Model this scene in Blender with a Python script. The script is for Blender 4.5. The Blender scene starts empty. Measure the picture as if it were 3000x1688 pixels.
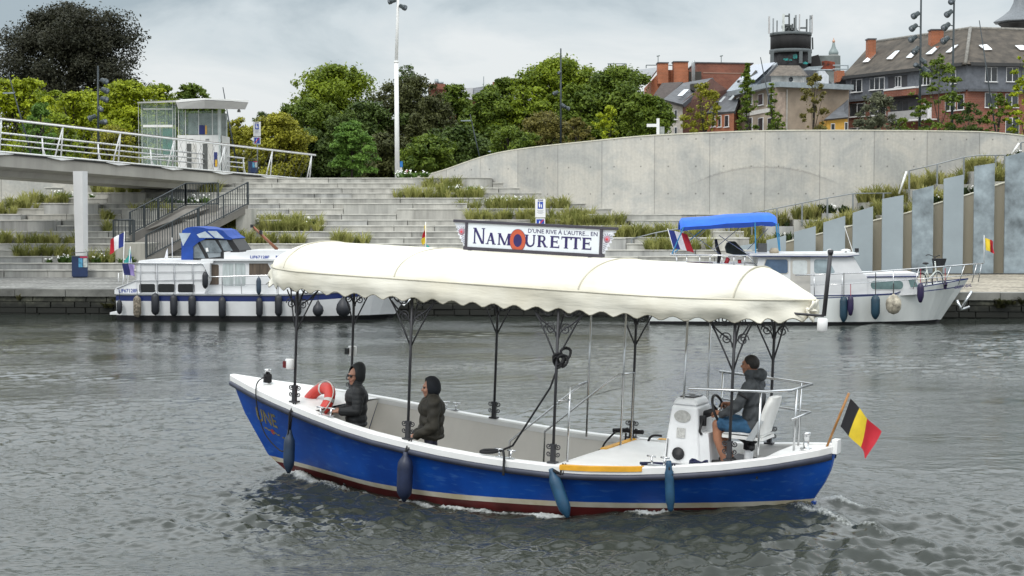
import bpy, bmesh, math, random
import numpy as np
from mathutils import Matrix, Vector, Euler
random.seed(7); RNG = np.random.default_rng(11)
SC = bpy.context.scene; COL = SC.collection
R_ = math.radians
# ------------------------------------------------------------------ camera
F, PITCH, CAMH = 4700.0, 0.0499, 3.70          # focal length in photo pixels (3000 wide), downward pitch, height over the water
cam = bpy.data.objects.new('camera', bpy.data.cameras.new('camera')); COL.objects.link(cam)
cam.data.sensor_width = 36.0; cam.data.lens = F/3000*36.0
cam.data.clip_start = 0.5; cam.data.clip_end = 3000
cam.location = (0, 0, CAMH); cam.rotation_euler = (math.pi/2-PITCH, 0, 0)
SC.camera = cam
# ------------------------------------------------------------------ world: overcast sky
W = bpy.data.worlds.new("World"); SC.world = W; W.use_nodes = True
nt = W.node_tree; nt.nodes.clear()
def N(t, **k):
    n = nt.nodes.new(t)
    for a, b in k.items(): setattr(n, a, b)
    return n
def LK(a, b): nt.links.new(a, b)
SUN_EL, SUN_AZ = R_(50), R_(205)     # azimuth from +y clockwise: behind the camera, a little left
sky = N('ShaderNodeTexSky', sky_type='NISHITA', sun_disc=False, sun_elevation=SUN_EL, sun_rotation=SUN_AZ, air_density=1.2, dust_density=3.0)
tc = N('ShaderNodeTexCoord')
mp = N('ShaderNodeMapping'); mp.inputs['Scale'].default_value = (1, 1, 2.6); mp.inputs['Location'].default_value = (3.1, 0.4, 1.7)
LK(tc.outputs['Generated'], mp.inputs['Vector'])
n1 = N('ShaderNodeTexNoise'); n1.inputs['Scale'].default_value = 5.2; n1.inputs['Detail'].default_value = 7; n1.inputs['Roughness'].default_value = .56; n1.inputs['Distortion'].default_value = .35
LK(mp.outputs['Vector'], n1.inputs['Vector'])
sep = N('ShaderNodeSeparateXYZ'); LK(tc.outputs['Generated'], sep.inputs[0])
# more grey cloud higher above the horizon, whiter near it
hi = N('ShaderNodeMapRange'); hi.inputs['From Min'].default_value = .02; hi.inputs['From Max'].default_value = .14; hi.inputs['To Min'].default_value = .17; hi.inputs['To Max'].default_value = -.075
LK(sep.outputs['Z'], hi.inputs['Value'])
ad = N('ShaderNodeMath', operation='ADD'); LK(n1.outputs['Fac'], ad.inputs[0]); LK(hi.outputs[0], ad.inputs[1])
cr = N('ShaderNodeValToRGB'); e = cr.color_ramp.elements
e[0].position = .36; e[0].color = (4.0, 4.8, 5.35, 1); e[1].position = .66; e[1].color = (8.3, 8.65, 8.8, 1)
m_ = cr.color_ramp.elements.new(.50); m_.color = (6.5, 7.2, 7.6, 1)
h2 = N('ShaderNodeMapRange'); h2.inputs['From Min'].default_value = .15; h2.inputs['From Max'].default_value = .32; h2.inputs['To Max'].default_value = .22
LK(sep.outputs['Z'], h2.inputs['Value']); ad2 = N('ShaderNodeMath', operation='ADD'); LK(ad.outputs[0], ad2.inputs[0]); LK(h2.outputs[0], ad2.inputs[1])
LK(ad2.outputs[0], cr.inputs['Fac'])
zen = N('ShaderNodeMapRange'); zen.inputs['From Min'].default_value = .125; zen.inputs['From Max'].default_value = .55; zen.inputs['To Min'].default_value = 1.0; zen.inputs['To Max'].default_value = 2.5
LK(sep.outputs['Z'], zen.inputs['Value'])
mul = N('ShaderNodeVectorMath', operation='SCALE'); LK(cr.outputs['Color'], mul.inputs[0]); LK(zen.outputs[0], mul.inputs['Scale'])
mx = N('ShaderNodeMix', data_type='RGBA'); mx.inputs['Factor'].default_value = .88
LK(sky.outputs['Color'], mx.inputs['A']); LK(mul.outputs[0], mx.inputs['B'])
bg = N('ShaderNodeBackground'); bg.inputs['Strength'].default_value = .1
LK(mx.outputs['Result'], bg.inputs['Color'])
wo = N('ShaderNodeOutputWorld'); LK(bg.outputs[0], wo.inputs['Surface'])
# ------------------------------------------------------------------ sun through cloud
sl = bpy.data.lights.new('sun', 'SUN'); sl.energy = 1.2; sl.angle = R_(14); sl.color = (1, .96, .9)
so = bpy.data.objects.new('sun', sl); COL.objects.link(so)
sd = Vector((math.sin(SUN_AZ)*math.cos(SUN_EL), math.cos(SUN_AZ)*math.cos(SUN_EL), math.sin(SUN_EL)))
so.rotation_euler = (-sd).to_track_quat('-Z', 'Y').to_euler(); so.location = sd*50
SC.view_settings.view_transform = 'Standard'; SC.view_settings.look = 'None'
SC.view_settings.exposure = 0.06; SC.view_settings.gamma = 1.0
SC.render.engine = 'CYCLES'; SC.cycles.max_bounces = 8; SC.cycles.transparent_max_bounces = 12; SC.cycles.use_denoising = True
# ------------------------------------------------------------------ pixel rays (photo pixels) used to lay things out at their real distance
_c, _s = math.cos(PITCH), math.sin(PITCH)
def ray(px, py):
    u = (px-1500)/F; v = (844-py)/F
    return Vector((u, _c+v*_s, -_s+v*_c))
def at(px, py, Y): d = ray(px, py); return Vector((0, 0, CAMH))+d*(Y/d.y)
def atz(px, py, z): d = ray(px, py); return Vector((0, 0, CAMH))+d*((z-CAMH)/d.z)
def zat(py, Y): return at(1500, py, Y).z
def xat(px, Y): return at(px, 600, Y).x
# ------------------------------------------------------------------ materials
def lin(c): c /= 255.0; return c/12.92 if c <= .04045 else ((c+.055)/1.055)**2.4
def rgb(r, g, b): return (lin(r), lin(g), lin(b))
MATS = {}
def newmat(name):
    m = bpy.data.materials.new(name); m.use_nodes = True
    return m, m.node_tree, m.node_tree.nodes['Principled BSDF']
def pm(name, col, rough=.5, metal=0.0, var=.12, scale=4.0, bump=0.0, bscale=40.0, spec=.5, streak=False, trans=0.0, coat=0.0, alpha=1.0, sat=None):
    if name in MATS: return MATS[name]
    m, t, b = newmat(name); L = t.links.new
    b.inputs['Roughness'].default_value = rough; b.inputs['Metallic'].default_value = metal
    b.inputs['Specular IOR Level'].default_value = spec; b.inputs['Coat Weight'].default_value = coat
    g = t.nodes.new('ShaderNodeTexCoord')
    vec = g.outputs['Object']
    if streak:
        mpn = t.nodes.new('ShaderNodeMapping'); mpn.inputs['Scale'].default_value = (1, 1, .12); L(vec, mpn.inputs['Vector']); vec = mpn.outputs['Vector']
    nz = t.nodes.new('ShaderNodeTexNoise'); nz.inputs['Scale'].default_value = scale; nz.inputs['Detail'].default_value = 6; nz.inputs['Roughness'].default_value = .62
    L(vec, nz.inputs['Vector'])
    r = t.nodes.new('ShaderNodeValToRGB'); e = r.color_ramp.elements
    lo = [max(0, c*(1-var*1.6)) for c in col]; hi_ = [min(1, c*(1+var)) for c in col]
    e[0].position = .3; e[0].color = (*lo, 1); e[1].position = .7; e[1].color = (*hi_, 1)
    L(nz.outputs['Fac'], r.inputs['Fac']); L(r.outputs['Color'], b.inputs['Base Color'])
    if bump:
        n2 = t.nodes.new('ShaderNodeTexNoise'); n2.inputs['Scale'].default_value = bscale; n2.inputs['Detail'].default_value = 4
        L(g.outputs['Object'], n2.inputs['Vector'])
        bp_ = t.nodes.new('ShaderNodeBump'); bp_.inputs['Strength'].default_value = bump; bp_.inputs['Distance'].default_value = .02
        L(n2.outputs['Fac'], bp_.inputs['Height']); L(bp_.outputs[0], b.inputs['Normal'])
    if trans: b.inputs['Transmission Weight'].default_value = trans
    if alpha < 1: b.inputs['Alpha'].default_value = alpha
    MATS[name] = m; return m
def leafmat(name, lo, hi, tr=.25):
    if name in MATS: return MATS[name]
    m, t, b = newmat(name); L = t.links.new
    a = t.nodes.new('ShaderNodeAttribute'); a.attribute_name = 'v'
    r = t.nodes.new('ShaderNodeValToRGB'); e = r.color_ramp.elements
    e[0].position = 0; e[0].color = (*lo, 1); e[1].position = 1; e[1].color = (*hi, 1)
    L(a.outputs['Fac'], r.inputs['Fac']); L(r.outputs['Color'], b.inputs['Base Color'])
    b.inputs['Roughness'].default_value = .6; b.inputs['Specular IOR Level'].default_value = .25
    tl = t.nodes.new('ShaderNodeBsdfTranslucent'); L(r.outputs['Color'], tl.inputs['Color'])
    ms = t.nodes.new('ShaderNodeMixShader'); ms.inputs[0].default_value = tr
    L(b.outputs[0], ms.inputs[1]); L(tl.outputs[0], ms.inputs[2])
    L(ms.outputs[0], t.nodes['Material Output'].inputs['Surface'])
    MATS[name] = m; return m
# ------------------------------------------------------------------ mesh builder
class MB:
    def __init__(s, xf=None): s.v = []; s.f = []; s.m = []; s.mi = 0; s.xf = xf; s.sm = []; s.smooth = False
    def add(s, vs, fs, smooth=None):
        o = len(s.v)
        for p in vs:
            p = Vector(p); s.v.append(s.xf @ p if s.xf else p)
        for f in fs:
            s.f.append([i+o for i in f]); s.m.append(s.mi); s.sm.append(s.smooth if smooth is None else smooth)
        return s
    def box(s, c, d, rz=0.0, rot=None):
        x, y, z = d[0]/2, d[1]/2, d[2]/2
        M = (rot or Matrix.Rotation(rz, 3, 'Z')); c = Vector(c)
        vs = [c+M @ Vector(p) for p in ((-x,-y,-z),(x,-y,-z),(x,y,-z),(-x,y,-z),(-x,-y,z),(x,-y,z),(x,y,z),(-x,y,z))]
        return s.add(vs, [(3,2,1,0),(4,5,6,7),(0,1,5,4),(1,2,6,5),(2,3,7,6),(3,0,4,7)], False)
    def bbox(s, x0, x1, y0, y1, z0, z1): return s.box(((x0+x1)/2,(y0+y1)/2,(z0+z1)/2), (abs(x1-x0),abs(y1-y0),abs(z1-z0)))
    def hexa(s, b, t):      # two quads (bottom, top) of 4 points each, counter-clockwise from above
        return s.add(list(b)+list(t), [(3,2,1,0),(4,5,6,7),(0,1,5,4),(1,2,6,5),(2,3,7,6),(3,0,4,7)], False)
    def quad(s, a, b, c, d): return s.add([a,b,c,d], [(0,1,2,3)], False)
    def prism(s, pts, ex):   # polygon of 3D points extruded by vector ex
        n = len(pts); ex = Vector(ex); pts = [Vector(p) for p in pts]
        return s.add(pts+[p+ex for p in pts], [tuple(range(n))[::-1], tuple(range(n, 2*n))]+[(i,(i+1) % n, n+(i+1) % n, n+i) for i in range(n)], False)
    def tube(s, path, r, n=8, cap=True, sq=None):
        path = [Vector(p) for p in path]; k = len(path); rs = r if isinstance(r, (list, tuple)) else [r]*k
        vs = []; up = None
        for i, p in enumerate(path):
            t = (path[min(i+1, k-1)]-path[max(i-1, 0)])
            if t.length < 1e-9: t = Vector((0,0,1))
            t.normalize()
            if up is None: up = Vector((0,0,1)) if abs(t.z) < .9 else Vector((1,0,0))
            a = up-t*up.dot(t)
            if a.length < 1e-6: a = t.orthogonal()
            a.normalize(); b = t.cross(a); up = a
            for j in range(n):
                w = 2*math.pi*j/n; vs.append(p+a*(math.cos(w)*rs[i])+b*(math.sin(w)*rs[i]))
        fs = [(i*n+j, i*n+(j+1) % n, (i+1)*n+(j+1) % n, (i+1)*n+j) for i in range(k-1) for j in range(n)]
        if cap: fs += [tuple(range(n))[::-1], tuple(range((k-1)*n, k*n))]
        return s.add(vs, fs, n > 5)
    def lathe(s, prof, c=(0,0,0), n=16, rot=None, sy=1.0):   # prof: (radius, z)
        c = Vector(c); M = rot or Matrix.Identity(3); vs = []
        for r, z in prof:
            for j in range(n):
                w = 2*math.pi*j/n; vs.append(c+M @ Vector((r*math.cos(w), r*math.sin(w)*sy, z)))
        k = len(prof)
        fs = [(i*n+j, i*n+(j+1) % n, (i+1)*n+(j+1) % n, (i+1)*n+j) for i in range(k-1) for j in range(n)]
        fs += [tuple(range(n))[::-1], tuple(range((k-1)*n, k*n))]
        return s.add(vs, fs, True)
    def ell(s, c, r, rot=None, n=14, k=8):
        return s.lathe_ell(c, r, rot, n, k)
    def lathe_ell(s, c, r, rot, n, k):
        c = Vector(c); M = rot or Matrix.Identity(3); vs = []; 
        for i in range(k+1):
            a = math.pi*i/k-math.pi/2; cr_, sr_ = max(math.cos(a), 1e-3), math.sin(a)
            for j in range(n):
                w = 2*math.pi*j/n; vs.append(c+M @ Vector((r[0]*cr_*math.cos(w), r[1]*cr_*math.sin(w), r[2]*sr_)))
        fs = [(i*n+j, i*n+(j+1) % n, (i+1)*n+(j+1) % n, (i+1)*n+j) for i in range(k) for j in range(n)]
        return s.add(vs, fs+[tuple(range(n))[::-1], tuple(range(k*n, k*n+n))], True)
    def grid(s, P, closed=False, flip=False, smooth=True):   # P[i][j]
        a = len(P); b = len(P[0]); vs = [p for row in P for p in row]; fs = []
        for i in range(a-1):
            for j in range(b if closed else b-1):
                q = (i*b+j, i*b+(j+1) % b, (i+1)*b+(j+1) % b, (i+1)*b+j); fs.append(q[::-1] if flip else q)
        return s.add(vs, fs, smooth)
    def poly2(s, pts2, o, ux, uy):
        return s.add([Vector(o)+Vector(ux)*p[0]+Vector(uy)*p[1] for p in pts2], [tuple(range(len(pts2)))], False)
    def mesh(s, name, mats):
        me = bpy.data.meshes.new(name); me.from_pydata([tuple(p) for p in s.v], [], s.f)
        for m in (mats if isinstance(mats, (list, tuple)) else [mats]): me.materials.append(m)
        me.polygons.foreach_set('material_index', s.m); me.polygons.foreach_set('use_smooth', s.sm); me.update()
        return me
    def build(s, name, mats, parent=None, local=True):
        o = bpy.data.objects.new(name, s.mesh(name, mats)); COL.objects.link(o)
        if parent is not None: par(o, parent, local)
        return o
RM = {}    # matrices of the roots
def par(o, p, local=True):
    o.parent = p
    if not local and p.name in RM: o.matrix_parent_inverse = RM[p.name].inverted()
    return o
def tag(o, label=None, cat=None, group=None, kind=None):
    for k, v in (('label', label), ('category', cat), ('group', group), ('kind', kind)):
        if v: o[k] = v
    return o
def thing(name, label, cat, M=None, group=None):
    o = bpy.data.objects.new(name, None); COL.objects.link(o); o.empty_display_size = .2
    if M is None: M = Matrix.Identity(4)
    elif not isinstance(M, Matrix): M = Matrix.Translation(Vector(M))
    o.matrix_world = M; RM[o.name] = M.copy()
    return tag(o, label, cat, group)
def structure(o): o['kind'] = 'structure'; return o
def dup(src, M, label=None, group=None):
    def cp(o, p):
        c = o.copy(); COL.objects.link(c)
        if p is not None: c.parent = p
        for ch in [q for q in o.children]: cp(ch, c)
        return c
    r = cp(src, None); r.matrix_world = M; RM[r.name] = M.copy()
    if label: r['label'] = label
    if group: r['group'] = group
    return r
def T4(x, y=None, z=None): return Matrix.Translation(Vector(x) if y is None else Vector((x, y, z)))
def RZ4(a): return Matrix.Rotation(a, 4, 'Z')
def bez(p, n=12):   # Catmull-Rom through points
    p = [Vector(q) for q in p]; P = [p[0]]+p+[p[-1]]; out = []
    for i in range(1, len(P)-2):
        for k in range(n):
            t = k/n; a, b, c, d = P[i-1], P[i], P[i+1], P[i+2]
            out.append(.5*((2*b)+(c-a)*t+(2*a-5*b+4*c-d)*t*t+(3*b-a-3*c+d)*t**3))
    return out+[p[-1]]
def interp(x, tab):
    return float(np.interp(x, [a for a, _ in tab], [b for _, b in tab]))
def textpolys(s, size=1.0, off=0.0, align='LEFT', res=2):
    cu = bpy.data.curves.new('t', 'FONT'); cu.body = s; cu.size = size; cu.offset = off; cu.align_x = align; cu.resolution_u = res
    o = bpy.data.objects.new('t', cu); COL.objects.link(o)
    dg = bpy.context.evaluated_depsgraph_get(); me = bpy.data.meshes.new_from_object(o.evaluated_get(dg))
    vs = [(v.co.x, v.co.y) for v in me.vertices]; fs = [tuple(p.vertices) for p in me.polygons]
    bpy.data.objects.remove(o); bpy.data.curves.remove(cu); bpy.data.meshes.remove(me)
    return vs, fs
def puttext(mb, s, fn, size, width=None, **k):     # fn maps (u, v) of the flat text to a point
    vs, fs = textpolys(s, size, **k)
    if width:
        x0 = min(p[0] for p in vs); x1 = max(p[0] for p in vs); q = width/(x1-x0); vs = [((p[0]-x0)*q, p[1]) for p in vs]
    mb.add([fn(*p) for p in vs], fs, False)
# common paints
M_WHITE = pm('white_paint', (.78, .78, .77), .35, var=.05, scale=1.5)
M_STEEL = pm('stainless_steel', (.62, .63, .64), .25, 1.0, var=.05)
M_BLACK = pm('black_rubber', (.012, .012, .014), .55, var=.2)
M_ROPE = pm('black_rope', (.01, .01, .012), .8, var=.2)
M_IRON = pm('dark_iron', (.045, .045, .05), .5, .3, var=.15)
M_GLASS = pm('dark_glass', (.02, .025, .03), .08, var=.1, spec=.8)
# ================================================================== WATER
BOAT = Matrix.Translation((.0872, 20.51, 0)) @ Matrix.Rotation(-.4665, 4, 'Z') @ Matrix.Rotation(.0395, 4, 'Y') @ Matrix.Rotation(-.0042, 4, 'X')
BI = BOAT.inverted()
HB = [(-4.57,.02),(-4.2,.22),(-3.8,.43),(-3.4,.63),(-3,.80),(-2.5,.98),(-2,1.11),(-1.5,1.20),(-1,1.26),(-.5,1.30),(0,1.32),(1,1.32),(1.5,1.29),(2,1.22),(2.5,1.11),(3,.93),(3.3,.80),(3.6,.62),(3.85,.41),(4.0,.24),(4.09,.05)]
SHEER = [(-4.57,1.18),(-4,1.10),(-3.5,1.045),(-3,.99),(-2.5,.93),(-2,.865),(-1.5,.81),(-1,.77),(-.5,.735),(0,.712),(.5,.70),(1,.702),(1.5,.725),(2,.765),(2.5,.82),(3,.885),(3.5,.97),(4.09,1.09)]
STEM = [(-.5,-2.9),(-.2,-3.40),(-.14,-3.52),(-.03,-3.70),(.10,-3.91),(.42,-4.15),(.66,-4.33),(.95,-4.48),(1.18,-4.57)]
STERN = [(-.5,3.2),(-.1,3.55),(.2,3.75),(.46,3.89),(.63,3.99),(.80,4.06),(.97,4.09),(1.09,4.09)]
ZK = -.5
def hull(t, v, side=-1, off=0.0):
    xs = -4.57+8.66*t; sh = interp(xs, SHEER); z = ZK+(sh-ZK)*v
    a = interp(z if t > .08 else z, STEM); b = interp(z, STERN); x = a+(b-a)*t
    p = .24+.62*abs(2*t-1)**2.2
    if t > .5: p = .26+.95*(2*t-1)**2.0
    y = interp(xs, HB)*max(v, 1e-4)**p
    return Vector((x, side*(y+off), z))
def waterline_half(x):      # half width of the hull at the water for local x
    t = min(max((x+3.45)/7.0, 0), 1); return 1.05*math.sin(math.pi*min(t*.98+.02, 1))**.7

def make_water():
    rng = np.random.default_rng(5)
    ny, nx = 1050, 880
    # rows even in the picture's angle so that the near ripples get as many points as the far ones
    q = np.linspace(1/9.5, 1/58.0, ny); Y = 1/q
    Y = np.concatenate([np.linspace(4, 9.4, 12), Y]); ny = len(Y)
    U = np.linspace(-.46, .46, nx)
    X = U[None, :]*(Y[:, None]+2.5); YY = np.repeat(Y[:, None], nx, 1)
    # low-frequency breeze map
    def lf(sc, seed, ax=1.0):
        r = np.random.default_rng(seed); h = np.zeros_like(X)
        for _ in range(9):
            a = r.uniform(0, 2*np.pi); k = sc*r.uniform(.5, 1.6); h += np.sin(k*(np.cos(a)*X*ax+np.sin(a)*YY)+r.uniform(0, 6.28))
        return h/3
    breeze = np.clip(.62+.55*lf(.35, 3, .6)+.35*lf(1.2, 4, .5), .15, 1.9)
    H = np.zeros_like(X)
    for i in range(80):
        lam = .10*(1.0/.10)**rng.uniform(0, 1); k = 2*np.pi/lam
        a = np.pi/2+rng.normal(0, .75)
        wx, wy = np.cos(a)*k, np.sin(a)*k
        amp = .0027*lam**.64
        fade = np.clip(lam*F*.9/(YY*YY)*CAMH/2.2, 0, 1)     # drop ripples finer than the rows
        H += amp*fade*np.sin(wx*X+wy*YY+rng.uniform(0, 6.28)+.5*np.sin(.7*X+1.3*YY+i))
    H *= breeze
    # boat coordinates
    Bi = np.array(BI); bx = Bi[0, 0]*X+Bi[0, 1]*YY+Bi[0, 3]; by = Bi[1, 0]*X+Bi[1, 1]*YY+Bi[1, 3]
    # spreading wake chop along the near side and behind the stern
    chop = np.zeros_like(X)
    for i in range(44):
        lam = rng.uniform(.13, .55); a = np.pi/2+.15+rng.normal(0, .8); k = 2*np.pi/lam
        chop += lam**.8*np.sin(np.cos(a)*k*X+np.sin(a)*k*YY+rng.uniform(0, 6.28)+.8*np.sin(1.1*X-.9*YY+i))
    near = np.clip(1-np.abs(by+2.9)/2.4, 0, 1)*np.clip((bx+4.2)/1.5, 0, 1)*np.clip((9-bx)/3, 0, 1)
    right = np.clip((X-.5)/3, 0, 1)*np.clip((20.5-YY)/2.5, 0, 1)
    H += chop*(.0085*near+.0080*right)
    # hull outline at the water
    hw = np.interp(bx, [-3.45,-3.2,-2.9,-2.4,-2,-1.5,-1,0,1,1.5,2,2.6,3.2,3.6], [0,.14,.30,.55,.72,.88,.99,1.08,1.06,1.0,.88,.62,.3,.05])
    d = np.where((bx > -3.5) & (bx < 3.7), -by-hw, 9.0)
    # bow wave: a crest that leaves the stem and falls away aft
    crest = .05*np.exp(-((bx+3.35+.25*np.maximum(d, 0))/.55)**2)*np.exp(-np.maximum(d, 0)/.55)
    ridge = .05*np.exp(-((d-.10-.05*(bx+3.2))/.16)**2)*np.clip((bx+3.5)/.3, 0, 1)*np.clip((-.2-bx)/2.2, 0, 1)
    H += crest+ridge+.12*np.exp(-((bx-3.5)/.8)**2-(by/1.1)**2)
    sq = np.clip((bx-.5)/1.9, 0, 1); sq = sq*sq*(3-2*sq); H += .12*sq*np.exp(-(np.abs(by)/2.3)**4)*np.clip((5.6-bx)/1.8, 0, 1)
    # trailing wake lines behind the stern
    foam = np.zeros_like(X)
    for s in (-1, 1):
        w = by-s*(.25+.32*np.maximum(bx-3.6, 0)); act = np.clip((bx-3.5)/.5, 0, 1)
        H += .05*act*np.exp(-np.maximum(bx-3.6, 0)/6)*np.exp(-(w/.18)**2)
        foam += .7*act*np.exp(-np.maximum(bx-3.6, 0)/3.2)*np.exp(-(w/.12)**2)
    foam += .5*np.clip((bx-3.45)/.3, 0, 1)*np.clip((5.0-bx)/1.2, 0, 1)*np.exp(-(by/.3)**2)
    foam += .80*np.exp(-((d-.12-.05*(bx+3.2))/.15)**2)*np.clip((bx+3.6)/.15, 0, 1)*np.clip((-1.7-bx)/1.1, 0, 1)
    foam += .66*np.exp(-((d-.06-.03*np.maximum(bx+2, 0))/.09)**2)*np.clip((bx+2.6)/.8, 0, 1)*np.clip((1.6-bx)/2.0, 0, 1)
    foam += .5*np.exp(-((d-.05)/.06)**2)*np.clip((bx+1)/.8, 0, 1)*np.clip((3.2-bx)/1.0, 0, 1)
    foam += .9*np.exp(-((bx+3.55)/.16)**2-((by+.12)/.14)**2)
    for fx, fd in ((.95, .12), (2.2, .10)): foam += 1.1*np.exp(-((bx-fx)/.2)**2-((d-fd)/.16)**2)
    H += .02*np.clip(foam, 0, 1)*rng.normal(0, 1, X.shape)*.55
    P = np.stack([X, YY, H], -1).reshape(-1, 3)
    idx = np.arange(ny*nx).reshape(ny, nx)
    q4 = np.stack([idx[:-1, :-1], idx[:-1, 1:], idx[1:, 1:], idx[1:, :-1]], -1).reshape(-1, 4)
    me = bpy.data.meshes.new('water')
    # wide calm sheet below the ripples for everything off to the sides and behind
    b0 = len(P); ex = np.array([(-160,-60,-.05),(160,-60,-.05),(160,70,-.05),(-160,70,-.05)], float)
    P = np.concatenate([P, ex])
    me.vertices.add(len(P)); me.vertices.foreach_set('co', P.ravel())
    q4 = np.concatenate([q4, [[b0, b0+1, b0+2, b0+3]]])
    me.loops.add(q4.size); me.loops.foreach_set('vertex_index', q4.ravel().astype(np.int32))
    me.polygons.add(len(q4)); me.polygons.foreach_set('loop_start', np.arange(0, q4.size, 4, dtype=np.int32))
    me.polygons.foreach_set('use_smooth', np.ones(len(q4), bool))
    a = me.attributes.new('foam', 'FLOAT', 'POINT'); a.data.foreach_set('value', np.concatenate([np.clip(foam, 0, 1.2).ravel(), np.zeros(4)]).astype(np.float32))
    me.update(); me.validate()
    m, t, b = newmat('river_water'); L = t.links.new
    b.inputs['Base Color'].default_value = (.026, .031, .026, 1); b.inputs['Roughness'].default_value = .06; b.inputs['IOR'].default_value = 1.43
    tcn = t.nodes.new('ShaderNodeTexCoord'); mpn = t.nodes.new('ShaderNodeMapping'); mpn.inputs['Scale'].default_value = (1.0, 1.9, 1); L(tcn.outputs['Object'], mpn.inputs['Vector'])
    a1 = t.nodes.new('ShaderNodeTexNoise'); a1.inputs['Scale'].default_value = 8.5; a1.inputs['Detail'].default_value = 4; L(mpn.outputs[0], a1.inputs['Vector'])
    a2 = t.nodes.new('ShaderNodeTexNoise'); a2.inputs['Scale'].default_value = .22; a2.inputs['Detail'].default_value = 3; L(mpn.outputs[0], a2.inputs['Vector'])
    mr = t.nodes.new('ShaderNodeMapRange'); mr.inputs['From Min'].default_value = .4; mr.inputs['From Max'].default_value = .62; mr.inputs['To Min'].default_value = .09; mr.inputs['To Max'].default_value = .40; L(a2.outputs['Fac'], mr.inputs['Value'])
    bu = t.nodes.new('ShaderNodeBump'); bu.inputs['Distance'].default_value = .05; L(a1.outputs['Fac'], bu.inputs['Height']); L(mr.outputs[0], bu.inputs['Strength']); L(bu.outputs[0], b.inputs['Normal'])
    fa = t.nodes.new('ShaderNodeAttribute'); fa.attribute_name = 'foam'
    fn = t.nodes.new('ShaderNodeTexNoise'); fn.inputs['Scale'].default_value = 22; fn.inputs['Detail'].default_value = 7; fn.inputs['Roughness'].default_value = .72; L(tcn.outputs['Object'], fn.inputs['Vector'])
    ma = t.nodes.new('ShaderNodeMath'); ma.operation = 'ADD'; L(fa.outputs['Fac'], ma.inputs[0]); L(fn.outputs['Fac'], ma.inputs[1])
    cr2 = t.nodes.new('ShaderNodeMapRange'); cr2.inputs['From Min'].default_value = .96; cr2.inputs['From Max'].default_value = 1.43; cr2.inputs['To Max'].default_value = .85; L(ma.outputs[0], cr2.inputs['Value'])
    df = t.nodes.new('ShaderNodeBsdfDiffuse'); df.inputs['Color'].default_value = (.62, .65, .64, 1)
    ms = t.nodes.new('ShaderNodeMixShader'); L(cr2.outputs[0], ms.inputs[0]); L(b.outputs[0], ms.inputs[1]); L(df.outputs[0], ms.inputs[2])
    L(ms.outputs[0], t.nodes['Material Output'].inputs['Surface'])
    me.materials.append(m)
    o = bpy.data.objects.new('water', me); COL.objects.link(o); structure(o)
make_water()
# ================================================================== QUAY
QZ = .87
def yq(x): return 56.0-.0735*(x+18)
def masonry():
    m, t, b = newmat('old_quay_stone'); L = t.links.new
    g = t.nodes.new('ShaderNodeNewGeometry'); s = t.nodes.new('ShaderNodeSeparateXYZ'); L(g.outputs['Position'], s.inputs[0])
    n = t.nodes.new('ShaderNodeTexNoise'); n.inputs['Scale'].default_value = 1.6; n.inputs['Detail'].default_value = 8; n.inputs['Roughness'].default_value = .7; L(g.outputs['Position'], n.inputs['Vector'])
    r = t.nodes.new('ShaderNodeValToRGB'); e = r.color_ramp.elements
    e[0].position = .38; e[0].color = (.008, .009, .006, 1); e[1].position = .70; e[1].color = (.13, .13, .095, 1)
    k = e = r.color_ramp.elements.new(.52); k.color = (.035, .036, .026, 1)
    # wet band: everything under 0.3 m is dark with slime, with a ragged upper edge
    mr = t.nodes.new('ShaderNodeMapRange'); mr.inputs['From Min'].default_value = .05; mr.inputs['From Max'].default_value = .5; mr.inputs['To Min'].default_value = -.38; mr.inputs['To Max'].default_value = .05
    L(s.outputs['Z'], mr.inputs['Value']); a = t.nodes.new('ShaderNodeMath'); a.operation = 'ADD'; L(mr.outputs[0], a.inputs[0]); L(n.outputs['Fac'], a.inputs[1])
    L(a.outputs[0], r.inputs['Fac']); L(r.outputs['Color'], b.inputs['Base Color']); b.inputs['Roughness'].default_value = .75
    return m
M_MASON = masonry()
M_COPE = pm('quay_coping_stone', (.16, .16, .145), .8, var=.45, scale=.7, bump=.3)
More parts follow.
